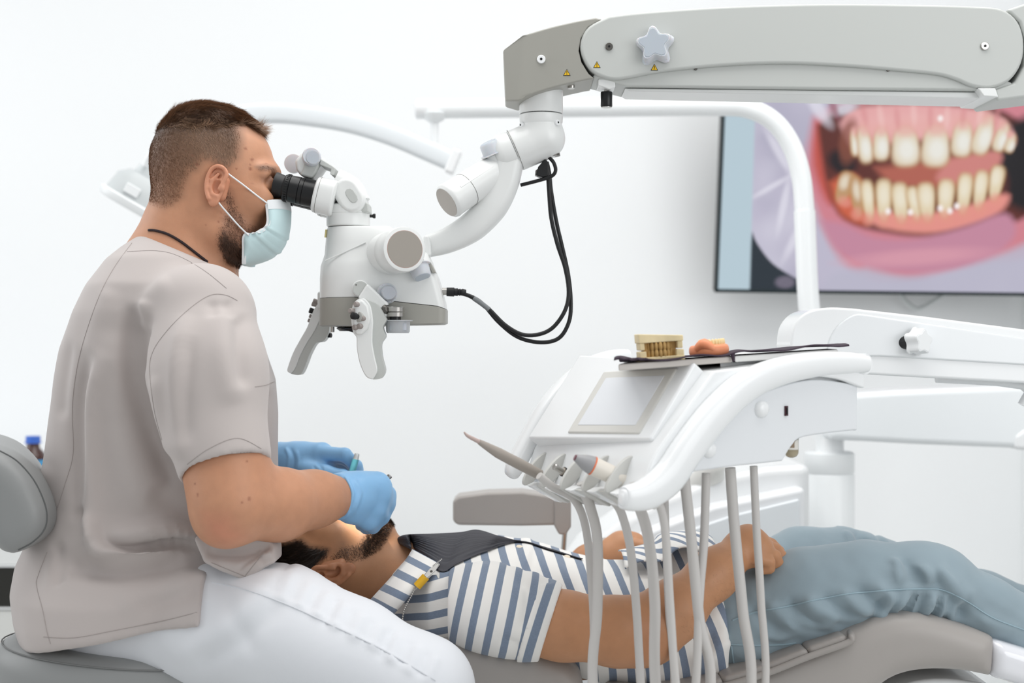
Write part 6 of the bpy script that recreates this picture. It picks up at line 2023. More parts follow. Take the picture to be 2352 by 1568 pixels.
def stripe_mat(name, c1, c2, width):
    m = bpy.data.materials.new(name); m.use_nodes = True
    nt = m.node_tree; b = nt.nodes['Principled BSDF']
    b.inputs['Roughness'].default_value = 0.85; b.inputs['Sheen Weight'].default_value = 0.15
    at = nt.nodes.new('ShaderNodeAttribute'); at.attribute_name = 'stripe'
    tc = nt.nodes.new('ShaderNodeTexCoord')
    fr = nt.nodes.new('ShaderNodeMath'); fr.operation = 'FRACT'; nt.links.new(at.outputs['Fac'], fr.inputs[0])
    ps = nt.nodes.new('ShaderNodeMath'); ps.operation = 'PINGPONG'; ps.inputs[1].default_value = 0.5; nt.links.new(fr.outputs[0], ps.inputs[0])
    mp = nt.nodes.new('ShaderNodeMapRange'); mp.inputs['From Min'].default_value = width / 2 - 0.012; mp.inputs['From Max'].default_value = width / 2 + 0.012
    nt.links.new(ps.outputs[0], mp.inputs['Value'])
    n = nt.nodes.new('ShaderNodeTexNoise'); n.inputs['Scale'].default_value = 420; n.inputs['Detail'].default_value = 3
    nt.links.new(tc.outputs['Object'], n.inputs['Vector'])
    m1 = nt.nodes.new('ShaderNodeMix'); m1.data_type = 'RGBA'
    m1.inputs[6].default_value = c1; m1.inputs[7].default_value = tuple(min(1, c * 1.35) for c in c1[:3]) + (1,)
    nt.links.new(n.outputs['Fac'], m1.inputs[0])
    mx = nt.nodes.new('ShaderNodeMix'); mx.data_type = 'RGBA'
    nt.links.new(mp.outputs['Result'], mx.inputs[0]); nt.links.new(m1.outputs[2], mx.inputs[6]); mx.inputs[7].default_value = c2
    nt.links.new(mx.outputs[2], b.inputs['Base Color'])
    bp = nt.nodes.new('ShaderNodeBump'); bp.inputs['Strength'].default_value = 0.1; bp.inputs['Distance'].default_value = 0.0008
    nt.links.new(n.outputs['Fac'], bp.inputs['Height']); nt.links.new(bp.outputs['Normal'], b.inputs['Normal'])
    return m


STR = stripe_mat('blue_white_striped_cotton', srgb(114, 127, 146), srgb(240, 238, 234), 0.42)


def set_stripe(o, s):
    at = o.data.attributes.new('stripe', 'FLOAT', 'POINT')
    at.data.foreach_set('value', np.ascontiguousarray(s, np.float32))


def PP(px, py, y=0.0):
    """pixel at the patient's own depth, y measured from the patient's middle"""
    return PN(px, py, PCY + y)


def bothp(p):
    s = p.copy(); s[:, 1] = PCY - np.abs(s[:, 1] - PCY)
    return s


HU = np.array([-.96, 0, -.28])      # towards the crown
HF = np.array([-.28, 0, .96])       # out of the face
HR_ = np.stack([HU, np.array([0, 1.0, 0]), HF], 1)


def phead(p):
    s = bothp(p)
    d = ell(p, PP(716, 1312), (.094, .0755, .088), HR_)
    d = sm(d, ell(p, PP(786, 1262), (.076, .058, .056), HR_), .035)
    d = sm(d, cap(s, PP(800, 1306, -.055), PP(868, 1228, -.014), .024, .022), .028)
    d = sm(d, ell(p, PP(872, 1219), (.020, .024, .022)), .02)
    d = sm(d, cap(s, PP(722, 1214, -.042), PP(724, 1202, -.008), .012, .013), .016)      # brow
    d = smx(d, -ell(s, PP(748, 1198, -.033), (.016, .019, .018)), .012)
    d = sm(d, ell(s, PP(750, 1216, -.033), (.013, .014, .013)), .004)
    d = sm(d, cap(p, PP(744, 1203), PP(790, 1176), .0085, .012), .012)                    # nose
    d = sm(d, ell(s, PP(794, 1188, -.011), (.008, .008, .010)), .006)
    d = sm(d, ell(s, PP(770, 1232, -.044), (.026, .02, .024)), .02)
    d = sm(d, cap(s, PP(826, 1196, -.016), PP(826, 1190, 0), .008, .009), .01)
    d = sm(d, cap(s, PP(842, 1200, -.014), PP(842, 1194, 0), .008, .009), .01)
    return d


PE = PN(1490, 1446, -.175); PW = PN(1700, 1262, -.07)
QS, QE, QW = PN(1110, 1340, .30), PN(1310, 1330, .40), PN(1397, 1277, .25)


def near_hand(p):
    hnd = chain(p, [(PW, .0265), (PN(1718, 1248, -.066), .0275), (PN(1738, 1262, -.076), .0275)], .015)
    kn = [((1742, 1238, -.046), (1772, 1250, -.032), (1789, 1266, -.032), (1784, 1280, -.036)),
          ((1748, 1248, -.064), (1782, 1262, -.052), (1795, 1278, -.052), (1780, 1290, -.056)),
          ((1746, 1264, -.083), (1780, 1276, -.076), (1786, 1292, -.074), (1766, 1300, -.074)),
          ((1738, 1282, -.099), (1768, 1290, -.095), (1768, 1305, -.092), (1748, 1310, -.09))]
    for k_, r in zip(kn, (.0098, .0102, .0098, .0088)):
        hnd = sm(hnd, chain(p, [(PN(*k_[0]), r * 1.2), (PN(*k_[1]), r), (PN(*k_[2]), r * .95), (PN(*k_[3]), r * .85)], .003), .0045)
    return sm(hnd, chain(p, [(PN(1706, 1262, -.04), .014), (PN(1740, 1262, -.022), .0115), (PN(1772, 1274, -.012), .0095)], .006), .01)


FH1 = PN(1428, 1258, .256)


def far_hand(p):
    h2 = chain(p, [(QW, .0262), (FH1, .0268), (PN(1455, 1256, .25), .0265)], .02)
    for i, (y0, r) in enumerate(((.222, .010), (.242, .0105), (.262, .010), (.282, .0092))):
        h2 = sm(h2, chain(p, [(PN(1455, 1250 + i * 3, y0), r * 1.2), (PN(1488, 1256 + i * 3, y0 - .01), r), (PN(1512, 1272 + i * 3, y0 - .015), r * .92), (PN(1524, 1292 + i * 2, y0 - .018), r * .8)], .003), .0055)
    return sm(h2, chain(p, [(PN(1428, 1272, .235), .012), (PN(1458, 1284, .212), .011), (PN(1484, 1292, .2), .0095)], .006), .01)


def pat_body(p):
    def upper(p):
        d = sm(within(p, (-1, -1, -1), (P(960, 0, PCY).x, 1, 2), phead), chain(p, [(PP(800, 1322), .054), (PP(892, 1326), .056), (PP(985, 1360), .07)], .03), .03)
        return sm(d, cap(bothp(p), PP(828, 1300, -.04), PP(940, 1272, -.012), .014, .014), .025)
    d = within(p, (-1, -1, -1), (P(1080, 0, PCY).x, 1, 2), upper)
    d = sm(d, chain(p, [(PP(1000, 1370), .08), (PP(1120, 1385), .09), (PP(1300, 1420), .09), (PP(1500, 1440), .085)], .05), .04)
    def near_arm(p):
        a = chain(p, [(PN(1100, 1392, -.10), .036), (PN(1200, 1420, -.155), .044), (PN(1290, 1436, -.172), .0475), (PN(1420, 1450, -.18), .0475), (PE, .0435)], .03)
        f = chain(p, [(PE, .044), (PN(1545, 1404, -.162), .0425), (PN(1640, 1318, -.11), .034), (PW, .027)], .03)
        a = sm(sm(a, f, .025), ell(p, PN(1486, 1478, -.18), (.03, .03, .024)), .03)
        return sm(a, within(p, (P(1660, 0, -.07).x, -1, -1), (2, 1, 2), near_hand), .012)
    d = sm(d, within(p, (P(1030, 0, -.1).x, -1, -1), (2, .08, 2), near_arm), .02)
    def far_arm(p):
        b_ = chain(p, [(PN(1085, 1370, .28), .045), (QE, .042), (PN(1358, 1298, .30), .034), (QW, .0265)], .03)
        return sm(b_, within(p, (P(1370, 0, .2).x, -1, -1), (2, 1, 2), far_hand), .012)
    return sm(d, within(p, (P(1000, 0, .3).x, .1, -1), (2, 1, 2), far_arm), .02)


v, q = surface(pat_body, PP(590, 1560) + np.array([0, -.36, 0]), PP(1840, 1140) + np.array([0, .42, 0]), .0028, 2)
pv, pq = v.copy(), q.copy()
eu = np.array([HF[0], -.22, HF[2]]); eu /= np.linalg.norm(eu)
ev = np.array(HU) + np.array([0, .1, 0]); ev -= eu * (ev @ eu); ev /= np.linalg.norm(ev)
# turn the ear a little so that it lies back like the photo's
ew = np.cross(eu, ev); ew = ew if ew[1] < 0 else -ew
ears = []
for sgn in (1, -1):
    M_ = np.array([1, sgn, 1])
    c0 = PP(766, 1310, -.080)
    ce = c0 if sgn > 0 else np.array([c0[0], 2 * PCY - c0[1], c0[2]])
    ears.append(surface(ear_field(ce, 1, eu * M_, ev * M_, ew * M_, 1.18), ce - .05, ce + .05, .0014, 1))
nbh = len(v)
v, q = join_vq([(v, q)] + ears)
col = np.tile(np.array(srgb(190, 138, 101)[:3]), (len(v), 1))
isear = np.arange(len(v)) >= nbh
tint((196, 132, 100), isear * .5)
tint((178, 122, 84), .5 * np.clip(wob(v, 30, 14), 0, 1))
tint((176, 112, 80), in_poly(v, [(1470, 1420), (1510, 1420), (1520, 1490), (1470, 1500)], .02, -.2) * .35)
hair_poly = [(560, 1290), (622, 1262), (650, 1250), (690, 1240), (712, 1254), (756, 1260), (752, 1272), (734, 1284), (728, 1300), (726, 1340), (760, 1400), (560, 1420)]
hm = in_poly(v, hair_poly, .006, .015) * (~isear)
tint((50, 40, 34), hm * .92)
bp = [(772, 1262), (790, 1244), (830, 1238), (862, 1200), (884, 1180), (900, 1196), (892, 1230), (870, 1252), (842, 1268), (806, 1276), (776, 1286)]
bmk = in_poly(v, bp, .009, .03) * (~isear)
tint((130, 95, 72), bmk * .55)
np_mesh('body', v, q, SKIN2, pat, col)
hwt = in_poly(pv, hair_poly, .004, .015)
back_comb = lambda p: np.tile([-.75, 0, -.6], (len(p), 1)) + .35 * np.stack([wob(p, 120, 41, 2), 0 * p[:, 0], wob(p, 120, 43, 2)], 1)
h1 = strands(pv, pq, hwt, 26000, .022, back_comb, .0006, .35, 31, .5, 3, .25)
np_mesh('hair', *h1, HAIR2, pat)
bcomb = lambda p: np.tile([.5, 0, -.6], (len(p), 1))
b1 = strands(pv, pq, in_poly(pv, bp, .006, PCY), 7000, .006, bcomb, .00045, .5, 32, .3, 2, .5)
b2 = strands(pv, pq, in_poly(pv, [(836, 1240), (866, 1205), (890, 1180), (904, 1200), (880, 1246), (846, 1266)], .006, PCY), 5000, .009, bcomb, .0005, .5, 33, .3, 2, .5)
np_mesh('beard', *join_vq([b1, b2]), HAIR2, pat)
fm = in_poly(pv, [(1520, 1400), (1690, 1230), (1740, 1300), (1600, 1450)], .02, -.1)
fh = strands(pv, pq, fm * (pv[:, 1] < .02), 900, .009, lambda p: np.tile([.5, 0, -.8], (len(p), 1)), .00022, .25, 34, .3, 2, .5)
np_mesh('arm_hair', *fh, HAIR2, pat)

# ------------------------------------------------------------------ striped shirt
TX = [(860, 1300, 1440, .06), (900, 1285, 1446, .10), (950, 1262, 1456, .16), (1000, 1246, 1468, .20), (1060, 1236, 1478, .212), (1120, 1234, 1488, .212), (1200, 1246, 1502, .205), (1300, 1274, 1530, .195), (1400, 1296, 1552, .188), (1500, 1296, 1572, .186), (1600, 1290, 1582, .19), (1700, 1292, 1580, .192)]
bx = np.array([PP(a, 0)[0] for a, *_ in TX]); bt_ = np.array([PP(0, b_)[2] for _, b_, _, _ in TX]); bb = np.array([PP(0, c)[2] for *_, c, _ in TX]); bh = np.array([h for *_, h in TX])


def shirt(p):
    x = p[:, 0]
    zt_, zb_, hw = np.interp(x, bx, bt_), np.interp(x, bx, bb), np.interp(x, bx, bh)
    zc, rz = (zt_ + zb_) / 2, (zt_ - zb_) / 2
    e = (np.abs((p[:, 2] - zc) / rz) ** 2.5 + np.abs((p[:, 1] - PCY) / hw) ** 2.5) ** .4
    d = (e - 1) * np.minimum(rz, hw)
    # tented cloth at the belly
    d = sm(d, cap(p, PP(1540, 1296, -.02), PP(1650, 1290, -.06), .028, .03), .03)
    # neck opening and hem
    d = smx(d, plane(p, PP(902, 1320), np.array([-.80, 0, .55])), .006)
    d = smx(d, plane(p, PN(1672, 1420, -.11), np.array([1, 0, .03])), .005)
    return d


v, q = surface(shirt, PP(830, 1600) + np.array([0, -.24, 0]), PP(1720, 1215) + np.array([0, .24, 0]), .0042, 3)
sf = [([(1215, 1300), (1240, 1330), (1290, 1360), (1330, 1390)], -.12, -.009, .011), ([(1200, 1285), (1230, 1308), (1280, 1330), (1330, 1356)], -.12, .007, .011),
      ([(1120, 1270), (1150, 1300), (1190, 1312)], -.1, -.003, .010), ([(1380, 1330), (1480, 1350), (1600, 1330)], -.1, .003, .015),
      ([(1430, 1300), (1490, 1282), (1560, 1290)], -.05, -.006, .009), ([(1560, 1530), (1620, 1480), (1660, 1430)], -.12, -.006, .012), ([(1600, 1550), (1650, 1500), (1670, 1470)], -.12, .006, .010),
      ([(1640, 1380), (1650, 1440), (1640, 1500)], -.12, .004, .012), ([(1400, 1540), (1500, 1545), (1600, 1530)], -.12, -.005, .012), ([(1380, 1420), (1420, 1440)], -.12, -.003, .010)]
v = crease(v, vnormals(v, q), sf, np.clip((PCY + .1 - v[:, 1]) / .06, 0, 1))
v = v + vnormals(v, q) * (.0016 * wob(v, 34, 19))[:, None]
sh = np_mesh('shirt', v, q, STR, pat)
PER = .0285
rel = (PP(0, 1300)[2] - v[:, 2])
set_stripe(sh, (v[:, 0] - rel * .42 * np.clip(1.2 - rel * 3, .3, 1) + .004 * wob(v, 16, 23, 2)) / PER)
bvsh = bvh_of(v, q)

# yoke at the near shoulder, stripes running lengthwise
def yoke(p):
    d = shirt(p) - .0022
    pp = [tuple(PN(a, b_, -.1)[[0, 2]]) for a, b_ in [(850, 1385), (930, 1300), (985, 1318), (1050, 1312), (1085, 1318), (1075, 1372), (1070, 1420), (1075, 1475), (1070, 1530), (850, 1530)]]
    d = np.maximum(d, poly2(p[:, 0], p[:, 2], pp))
    return np.maximum(d, p[:, 1] - (PCY - .03))


v, q = surface(yoke, PN(830, 1540, -.12) + np.array([0, -.06, 0]), PN(1090, 1270, -.1) + np.array([0, .2, 0]), .003, 2)
yo = np_mesh('yoke', v, q, STR, pat)
rel = (v[:, 2] - P(0, 1400, -.1).z) - .30 * (v[:, 0] - P(950, 0, -.1).x) + .004 * wob(v, 20, 24, 2)
set_stripe(yo, rel / PER + .5)

# sleeve with turned-up cuff
def slv(p, grow=0.0):
    return chain(p, [(PN(1078, 1392, -.115), .060 + grow), (PN(1120, 1394, -.135), .064 + grow), (PN(1190, 1410, -.155), .0605 + grow), (PN(1300, 1436, -.172), .0525 + grow)], .03)


CUF, CUN = PN(1262, 1425, -.22), np.array([.955, -.1, -.30])


def sleeve_p(p):
    d = sm(slv(p), ell(p, PN(1075, 1390, -.09), (.05, .06, .062)), .02)
    d = smx(d, plane(p, CUF, CUN), .003)
    inner = np.maximum(cap(p, PN(1200, 1420, -.155), PN(1330, 1442, -.175), .049, .049), -plane(p, CUF, CUN) - .012)
    return np.maximum(np.maximum(d, -inner), PN(1030, 0, -.14)[0] - p[:, 0])


v, q = surface(sleeve_p, PN(1020, 1520, -.15) + np.array([0, -.1, 0]), PN(1310, 1280, -.1) + np.array([0, .12, 0]), .0032, 2)
v = crease(v, vnormals(v, q), [([(1200, 1320), (1215, 1360), (1212, 1400), (1200, 1450)], -.22, -.006, .009), ([(1225, 1330), (1232, 1380), (1226, 1430)], -.22, .004, .008), ([(1160, 1310), (1180, 1330), (1210, 1340)], -.2, -.004, .008), ([(1100, 1330), (1090, 1400), (1100, 1470)], -.22, .003, .012), ([(1150, 1470), (1200, 1486)], -.22, -.004, .008)])
so = np_mesh('sleeve', v, q, STR, pat)
xs = v[:, 0] + .30 * (v[:, 2] - P(0, 1400, -.2).z) * -1 * -1 - .5 * (v[:, 2] - P(0, 1400, -.2).z) + .003 * wob(v, 20, 25, 2)
set_stripe(so, xs / .0262)


def cuff_p(p):
    d = slv(p, .0035)
    a = plane(p, CUF, CUN)
    d = np.maximum(np.maximum(d, a - .002), -a - .030)
    inner = np.maximum(cap(p, PN(1200, 1420, -.155), PN(1330, 1442, -.175), .050, .050), -a - .012)
    return np.maximum(d, -inner)


v, q = surface(cuff_p, PN(1180, 1530, -.15) + np.array([0, -.1, 0]), PN(1320, 1320, -.1) + np.array([0, .09, 0]), .0026, 1)
cu = np_mesh('sleeve_cuff', v, q, STR, so)
set_stripe(cu, (v @ (CUN / np.linalg.norm(CUN)) - CUF @ (CUN / np.linalg.norm(CUN)) + .015) / .03)

# far sleeve
f = lambda p: np.maximum(chain(p, [(PN(1075, 1376, .27), .06), (PN(1260, 1345, .37), .05)], .03), p[:, 0] - P(1262, 0, .36).x)
v, q = surface(f, PN(980, 1460, .25) + np.array([0, -.06, 0]), PN(1310, 1250, .4) + np.array([0, .06, 0]), .005, 2)
fs_ = np_mesh('sleeve', v, q, STR, pat); set_stripe(fs_, v[:, 0] / .0262)

# loose shirt front folded up at the belly
pth = curve_px([(1436, 1306), (1478, 1292), (1520, 1282), (1552, 1266), (1590, 1259), (1620, 1262), (1648, 1272)], 6)
rows = []
for i, (a, b_) in enumerate(pth):
    t0 = i / (len(pth) - 1)
    nearp = PN(a, b_, PCY - .095)
    rows.append([nearp + np.array([.012 * u * math.sin(t0 * 9), .15 * u, .014 * math.sin(u * 2.6) + .004 * math.sin(t0 * 14 + u * 3) * (1 - u)]) for u in np.linspace(0, 1, 16)] + [])
G = np.array(rows); nr, nc = G.shape[:2]
gi = np.arange(nr * nc).reshape(nr, nc)
fq = np.stack([gi[:-1, :-1], gi[1:, :-1], gi[1:, 1:], gi[:-1, 1:]], -1).reshape(-1, 4)
fl_ = np_mesh('shirt_front_fold', G.reshape(-1, 3), fq, STR, sh)
md = fl_.modifiers.new('thickness', 'SOLIDIFY'); md.thickness = .0022; md.offset = 0
gv = G.reshape(-1, 3)
set_stripe(fl_, (gv[:, 0] * 1.0 + gv[:, 1] * .6) / PER)

# collar
cl_o = curve_px([(948, 1262), (930, 1290), (900, 1325), (868, 1360), (846, 1384)], 5)
cl_i = curve_px([(1010, 1296), (990, 1322), (955, 1352), (925, 1385), (898, 1416)], 5)
rows = []
for t in np.linspace(0, 1, 9):
    row = []
    for (a, b_) , (c, d) in zip(cl_o, cl_i):
        k = t
        x = a * (1 - k) + c * k; y = b_ * (1 - k) + d * k
        dep = -.085 - .035 * math.sin(t * 2.4) - .02 * t
        s_ = (b_ - 1262) / 122.0
        dep = dep - .02 * math.sin(s_ * math.pi) + .055 * (1 - s_) ** 2
        row.append(PN(x, y, dep))
    rows.append(row)
G = np.array(rows); nr, nc = G.shape[:2]
gi = np.arange(nr * nc).reshape(nr, nc)
cq = np.stack([gi[:-1, :-1], gi[1:, :-1], gi[1:, 1:], gi[:-1, 1:]], -1).reshape(-1, 4)
co = np_mesh('collar', G.reshape(-1, 3), cq, STR, pat)
md = co.modifiers.new('thickness', 'SOLIDIFY'); md.thickness = .003; md.offset = 0
set_stripe(co, np.tile(np.linspace(0, 1, nc) * 4.3 + .15, nr))
for a, b_ in ((1193, 1256), (1302, 1279)):
    h = drape(bvsh, [(a, b_), (a + 1, b_), (a + 2, b_)], 0.0, 1)
    if h: MB().lathe(h[0] - Vector((0, 0, .001)), (0.1, -.5, 1), [(0, .0055), (.002, .0055), (.003, .004)], 18).build('button', mat('cream_button', srgb(236, 222, 200), .4), sh)

# ------------------------------------------------------------------ jeans and shoes
KN, FK = PN(2140, 1338, -.06), PN(1940, 1284, .24)


def jeans(p):
    d = ell(p, PP(1688, 1424), (.125, .178, .092))
    n1 = chain(p, [(PN(1735, 1418, -.025), .0845), (PN(1860, 1378, -.045), .0765), (PN(1990, 1346, -.055), .064), (PN(2120, 1336, -.06), .0555), (PN(2160, 1344, -.06), .0545)], .04)
    n2 = chain(p, [(PN(2160, 1344, -.06), .0545), (PN(2260, 1398, -.06), .0475), (PN(2360, 1446, -.055), .046), (PN(2700, 1590, -.04), .044)], .03)
    f1 = chain(p, [(PN(1720, 1395, .18), .088), (PN(1850, 1310, .22), .07), (PN(1938, 1284, .24), .0545)], .04)
    f2 = chain(p, [(PN(1938, 1284, .24), .0545), (PN(2060, 1316, .24), .048), (PN(2260, 1374, .235), .044), (PN(2560, 1460, .22), .042)], .03)
    d = sm(sm(d, sm(n1, n2, .02), .04), sm(f1, f2, .02), .04)
    return d


v, q = surface(jeans, PP(1590, 1640) + np.array([0, -.24, -.08]), PP(2720, 1190) + np.array([0, .3, 0]), .0040, 3)
rng = np.random.default_rng(18)
jf = []
for i in range(13):        # drag folds behind the knee
    x = 2000 + i * 17
    jf.append(([(x, 1442 - abs(i - 6) * 2), (x + 12 + rng.uniform(-6, 6), 1405), (x + 26 + rng.uniform(-8, 12), 1362 - rng.uniform(0, 10))], -.12, rng.uniform(.005, .008) * (1 if i % 2 else -1), .007))
for i in range(8):         # long soft folds on the thigh
    x = 1730 + i * 40
    jf.append(([(x, 1395 - i * 8), (x + 30, 1430 - i * 9), (x + 70 + rng.uniform(-10, 10), 1462 - i * 9)], -.13, rng.uniform(.004, .007) * (1 if i % 2 else -1), .0095))
for i in range(6):
    x = 1760 + i * 45
    jf.append(([(x, 1300 - i * 4), (x + 40, 1340 - i * 4)], -.12, rng.uniform(-.002, .002), .012))
jf += [([(2150, 1300), (2190, 1330), (2240, 1390)], -.12, .005, .012), ([(2130, 1330), (2180, 1370), (2230, 1430)], -.12, -.005, .010), ([(1950, 1222), (1940, 1245), (1946, 1272)], .2, .006, .008), ([(1966, 1222), (1978, 1250), (1982, 1274)], .2, -.006, .008), ([(2000, 1240), (2020, 1262)], .2, .005, .008), ([(2020, 1250), (2040, 1268)], .2, -.005, .007),
       ([(2250, 1420), (2300, 1440), (2352, 1452)], -.12, .003, .010), ([(1700, 1330), (1720, 1390), (1710, 1440)], -.13, -.005, .012)]
jf += [([(2030, 1436), (2066, 1402), (2096, 1364), (2110, 1330)], -.12, .005, .014, 1), ([(2080, 1430), (2110, 1400), (2130, 1366)], -.12, -.004, .012, 1), ([(2120, 1432), (2142, 1400), (2152, 1366)], -.12, .005, .012, 1), ([(1810, 1410), (1860, 1440), (1920, 1450)], -.12, .004, .016, 1), ([(1870, 1395), (1920, 1424), (1980, 1428)], -.12, .004, .016, 1), ([(1935, 1384), (1980, 1410), (2030, 1420)], -.12, .0035, .014, 1), ([(1706, 1330), (1712, 1380), (1700, 1440)], -.13, .005, .014, 1), ([(1730, 1460), (1790, 1476), (1850, 1460)], -.12, .003, .014, 1), ([(2156, 1296), (2190, 1330), (2212, 1372)], -.12, -.0045, .016, 1), ([(1948, 1218), (1944, 1244), (1950, 1272)], .2, .006, .012, 1), ([(1984, 1232), (2000, 1254), (2004, 1276)], .2, .006, .010, 1)]
v = crease(v, vnormals(v, q), [(l[0], l[1], l[2] * 1.45, l[3]) for l in jf if len(l) == 4])
v = relax(v, q, 1)
v = crease(v, vnormals(v, q), [(l[0], l[1], l[2] * 1.7, l[3], 1) for l in jf if len(l) > 4])
v = relax(v, q, 1)
cdir = v[:, 0] * .55 + v[:, 2] * .84
lowm = np.clip((P(0, 1330, -.1).z - v[:, 2]) / .05, 0, 1) * np.clip((PCY - .02 - v[:, 1]) / .05, 0, 1)
wr = np.stack([cdir * 3.2, v[:, 1], (v[:, 0] * .84 - v[:, 2] * .55) * .6], 1)
v = v + vnormals(v, q) * (.0030 * lowm * wob(wr, 34, 61, 3) + .0014 * wob(v, 42, 16) + .0008 * wob(v, 110, 17, 2))[:, None]
jo = np_mesh('jeans', v, q, JEAN, pat)
bvj = bvh_of(v, q)
SEAMJ = mat('jean_seam', srgb(150, 172, 182), .85); SEAMD = mat('jean_stitch_shadow', srgb(92, 112, 122), .9)
for ln in ([(1682, 1424), (1740, 1404), (1800, 1394), (1880, 1376), (1960, 1362), (2060, 1354), (2130, 1352), (2170, 1356), (2220, 1380), (2280, 1418), (2352, 1446)],
           [(1680, 1480), (1740, 1482), (1800, 1480), (1828, 1476)], [(1680, 1482), (1684, 1510), (1688, 1538)]):
    pl_ = drape(bvj, ln, .0003, 8)
    if len(pl_) > 3: MB().tube(pl_, .0013, 5, 1).build('seam', SEAMJ, jo, smooth=60)
for yy, x_, y_ in ((-.04, 2740, 1600), (.22, 2600, 1470)):
    c = PN(x_, y_, yy)
    f = lambda p, c=c: sm(ell(p, c + np.array([.05, 0, .06]), (.05, .045, .11)), ell(p, c, (.06, .045, .05)), .02)
    vv_, qq_ = surface(f, c - .13, c + .2, .007, 2)
    np_mesh('shoe', vv_, qq_, mat('white_shoe', srgb(225, 225, 222), .5), pat)
# wrist watch
wd_ = Vector(FH1 - PN(1358, 1298, .30)).normalized()
wc = Vector(QW) - wd_ * .002
nl = 16
b1_ = wd_.orthogonal().normalized(); b2_ = wd_.cross(b1_)
wt = MB().lathe(wc - wd_ * .008, wd_, [(0, .030), (.0015, .0325), (.0165, .0325), (.018, .030)], 36).build('wrist_watch', mat('steel_watch_band', srgb(206, 204, 198), .35, metal=.55), pat, smooth=30)
for i in range(nl):
    a = 2 * math.pi * i / nl
    rd = b1_ * math.cos(a) + b2_ * math.sin(a)
    MB().box(wc + rd * .033, (.0165, .0105, .0022), Matrix((wd_, wd_.cross(rd) * -1, rd)).transposed()).build('watch_link', MATS['steel_watch_band'], wt, bevel=.0006)
# ------------------------------------------------------------------ bib on the patient's chest
BIBM = mat('charcoal_pleated_bib', srgb(66, 66, 72), 0.6, bump=(500, .2, .0008))
topc = curve_px([(906, 1240), (930, 1229), (1000, 1226), (1060, 1222), (1098, 1217), (1150, 1233), (1200, 1247), (1270, 1264), (1336, 1284)], 10)
botc = curve_px([(910, 1244), (945, 1262), (985, 1292), (1017, 1316), (1050, 1298), (1110, 1272), (1192, 1247), (1262, 1266), (1338, 1288)], 10)
NT = 60
gr = []
for i, ((a, b_), (c, d)) in enumerate(zip(topc, botc)):
    T = P(a, b_, PCY - .01)
    h = drape(bvsh, [(c, d), (c + .5, d), (c + 1, d)], .004, 1)
    s_ = i / (len(topc) - 1)
    gap = np.hypot(a - c, b_ - d)
    yb = PCY - .01 - min(.15, gap / 1500 * 2.4)
    B = P(c, d, yb)
    if h and h[0].y < PCY + .02: B = h[0]
    row = []
    for k in range(NT):
        t = k / (NT - 1)
        p = T * (1 - t) + B * t
        p = p + Vector((0, -.35, 1)).normalized() * (.012 * math.sin(math.pi * t) * min(1, gap / 50))
        row.append(p)
    # the far half of the sheet falls away behind the ridge
    far = [T + Vector((0, .16 * u, -.045 * u - .03 * u * u)) for u in np.linspace(1, .08, 14)]
    gr.append(far + row)
G = np.array([[list(p) for p in r] for r in gr]); nr, nc = G.shape[:2]
gi = np.arange(nr * nc).reshape(nr, nc)
bq_ = np.stack([gi[:-1, :-1], gi[1:, :-1], gi[1:, 1:], gi[:-1, 1:]], -1).reshape(-1, 4)
V_ = G.reshape(-1, 3); N_ = vnormals(V_, bq_)
if N_[:, 2].mean() < 0: N_ = -N_
tt = np.tile(np.concatenate([np.zeros(14), np.linspace(0, 1, NT)]), nr)
ss = np.repeat(np.linspace(0, 1, nr), nc)
wdt = np.repeat([np.hypot(a[0] - b_[0], a[1] - b_[1]) for a, b_ in zip(topc, botc)], nc)
fine = np.where(tt > .84, np.sin(tt * 330), np.sin(tt * 100))
V_ = V_ + N_ * (.0011 * fine * np.clip(wdt / 40, 0, 1) * (tt > 0))[:, None]
bib = np_mesh('patient_bib', V_, bq_, BIBM)
tag(bib, "charcoal pleated bib spread on the patient's chest", 'bib')
md = bib.modifiers.new('thickness', 'SOLIDIFY'); md.thickness = .0012; md.offset = 1

# clip with yellow sleeve and bead chain
CYK = -.145
clip = thing('bib_clip', P(975, 1330, CYK), 'steel crocodile clip with a yellow sleeve and bead chain at the collar', 'clip')
c0, c1, c2 = P(958, 1346, CYK), P(978, 1324, CYK), P(1008, 1294, CYK + .01)
MB().tube([c0, c0 * .5 + c1 * .5, c1], [(.0066, .0066)] * 3, 14, 4).build('sleeve', mat('yellow_plastic_sleeve', srgb(226, 176, 42), .45), clip, smooth=50)
dcl = (c2 - c1).normalized(); pcl = Vector((-dcl.z, 0, dcl.x))
if pcl.z < 0: pcl = -pcl
up_ = [c1 + pcl * .004, c1 - pcl * .003, c1 + dcl * .018 - pcl * .0045, c2 - pcl * .001, c2 + pcl * .0016, c1 + dcl * .012 + pcl * .005]
MB().prism([p + Vector((0, -.003, 0)) for p in up_], [p + Vector((0, .003, 0)) for p in up_]).build('upper_jaw', METAL, clip, bevel=.0008)
lw = [c1 + dcl * .006 - pcl * .003, c1 + dcl * .018 - pcl * .004, c1 + dcl * .02 - pcl * .012, c1 + dcl * .014 - pcl * .018, c1 + dcl * .012 - pcl * .016, c1 + dcl * .014 - pcl * .010]
MB().prism([p + Vector((0, -.0025, 0)) for p in lw], [p + Vector((0, .0025, 0)) for p in lw]).build('lower_jaw', METAL, clip, bevel=.0006)
teeth = MB()
for i in range(8):
    teeth.box(c1 + dcl * (.02 + i * .0024) + pcl * (.0042 - i * .0003), (.0012, .006, .0016), Matrix((dcl, Vector((0, 1, 0)), pcl)).transposed())
teeth.build('jaw_teeth', METAL, clip)
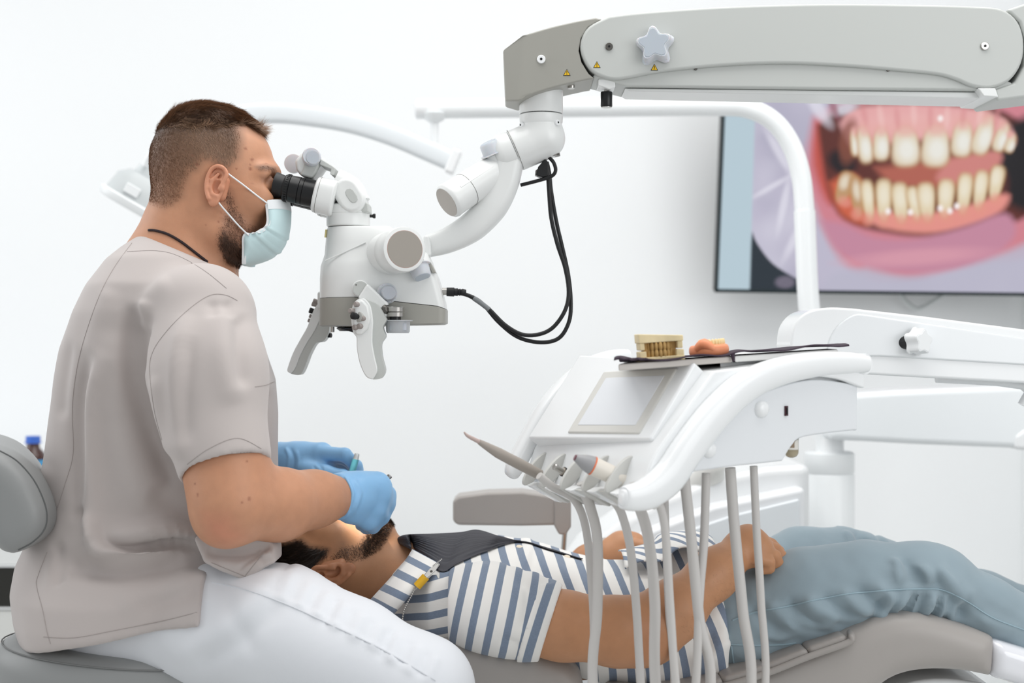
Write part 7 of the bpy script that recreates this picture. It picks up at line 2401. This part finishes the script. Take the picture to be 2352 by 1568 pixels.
MB().lathe(c1 + dcl * .013 + Vector((0, -.004, 0)), (0, -1, 0), [(0, .0018), (.001, .0018)], 12).build('rivet', DARK_METAL, clip)
ch = curve_px([(954, 1350), (946, 1366), (936, 1384), (928, 1402), (924, 1424), (920, 1450)], 8)
beads = MB(); last = None
for a, b_ in ch:
    p = P(a, b_, CYK + .002)
    if last is None or (p - last).length > .0031:
        beads.ball(p, .0016, 8, 6); last = p
beads.tube([P(a, b_, CYK + .002) for a, b_ in ch], .0004, 5, 1)
tag(beads.build('bead_chain', METAL, clip, smooth=60), kind='stuff')

# ------------------------------------------------------------------ instruments held by the dentist
pr = thing('dental_probe', P(880, 1110, -.01), 'steel probe with a faceted end held in the near blue glove', 'dental tool')
MB().tube([P(894, 1094, -.012), P(886, 1103, -.012), P(868, 1124, -.005), P(846, 1160, .02)], .0042, 8, 1).build('handle', METAL, pr, smooth=20)
MB().lathe(P(893, 1095, -.012), P(894, 1094, -.012) - P(886, 1103, -.012), [(0, .0045), (.003, .0045), (.0038, .003)], 8).build('end_cap', METAL, pr, smooth=20)
MB().tube([P(846, 1160, .02), P(838, 1176, .035), P(836, 1190, .045)], [.0022, .0014, .0006], 8, 4).build('working_tip', METAL, pr)
mi = thing('mouth_mirror', P(810, 1075, .08), 'teal-handled mouth mirror with a silver end held in the far blue glove', 'dental tool')
MB().tube([P(817, 1055, .085), P(811, 1076, .083), P(803, 1104, .085)], .0056, 14, 3).build('handle', mat('teal_ribbed_handle', srgb(92, 168, 182), .45, bump=(700, .5, .001)), mi, smooth=60)
MB().tube([P(820.5, 1041, .086), P(819.5, 1045, .086), P(817, 1055, .085)], [.0036, .0046, .005], 14, 2).build('silver_end', mat('silver_plastic', srgb(190, 194, 196), .35, metal=.5), mi, smooth=50)
MB().tube([P(803, 1104, .085), P(800, 1140, .09), P(806, 1175, .095)], [.003, .0018, .0016], 10, 4).build('shank', METAL, mi)
MB().lathe(P(808, 1180, .095), (.3, 0, 1), [(-.001, .010), (.0015, .010)], 24).build('mirror_disc', METAL, mi)
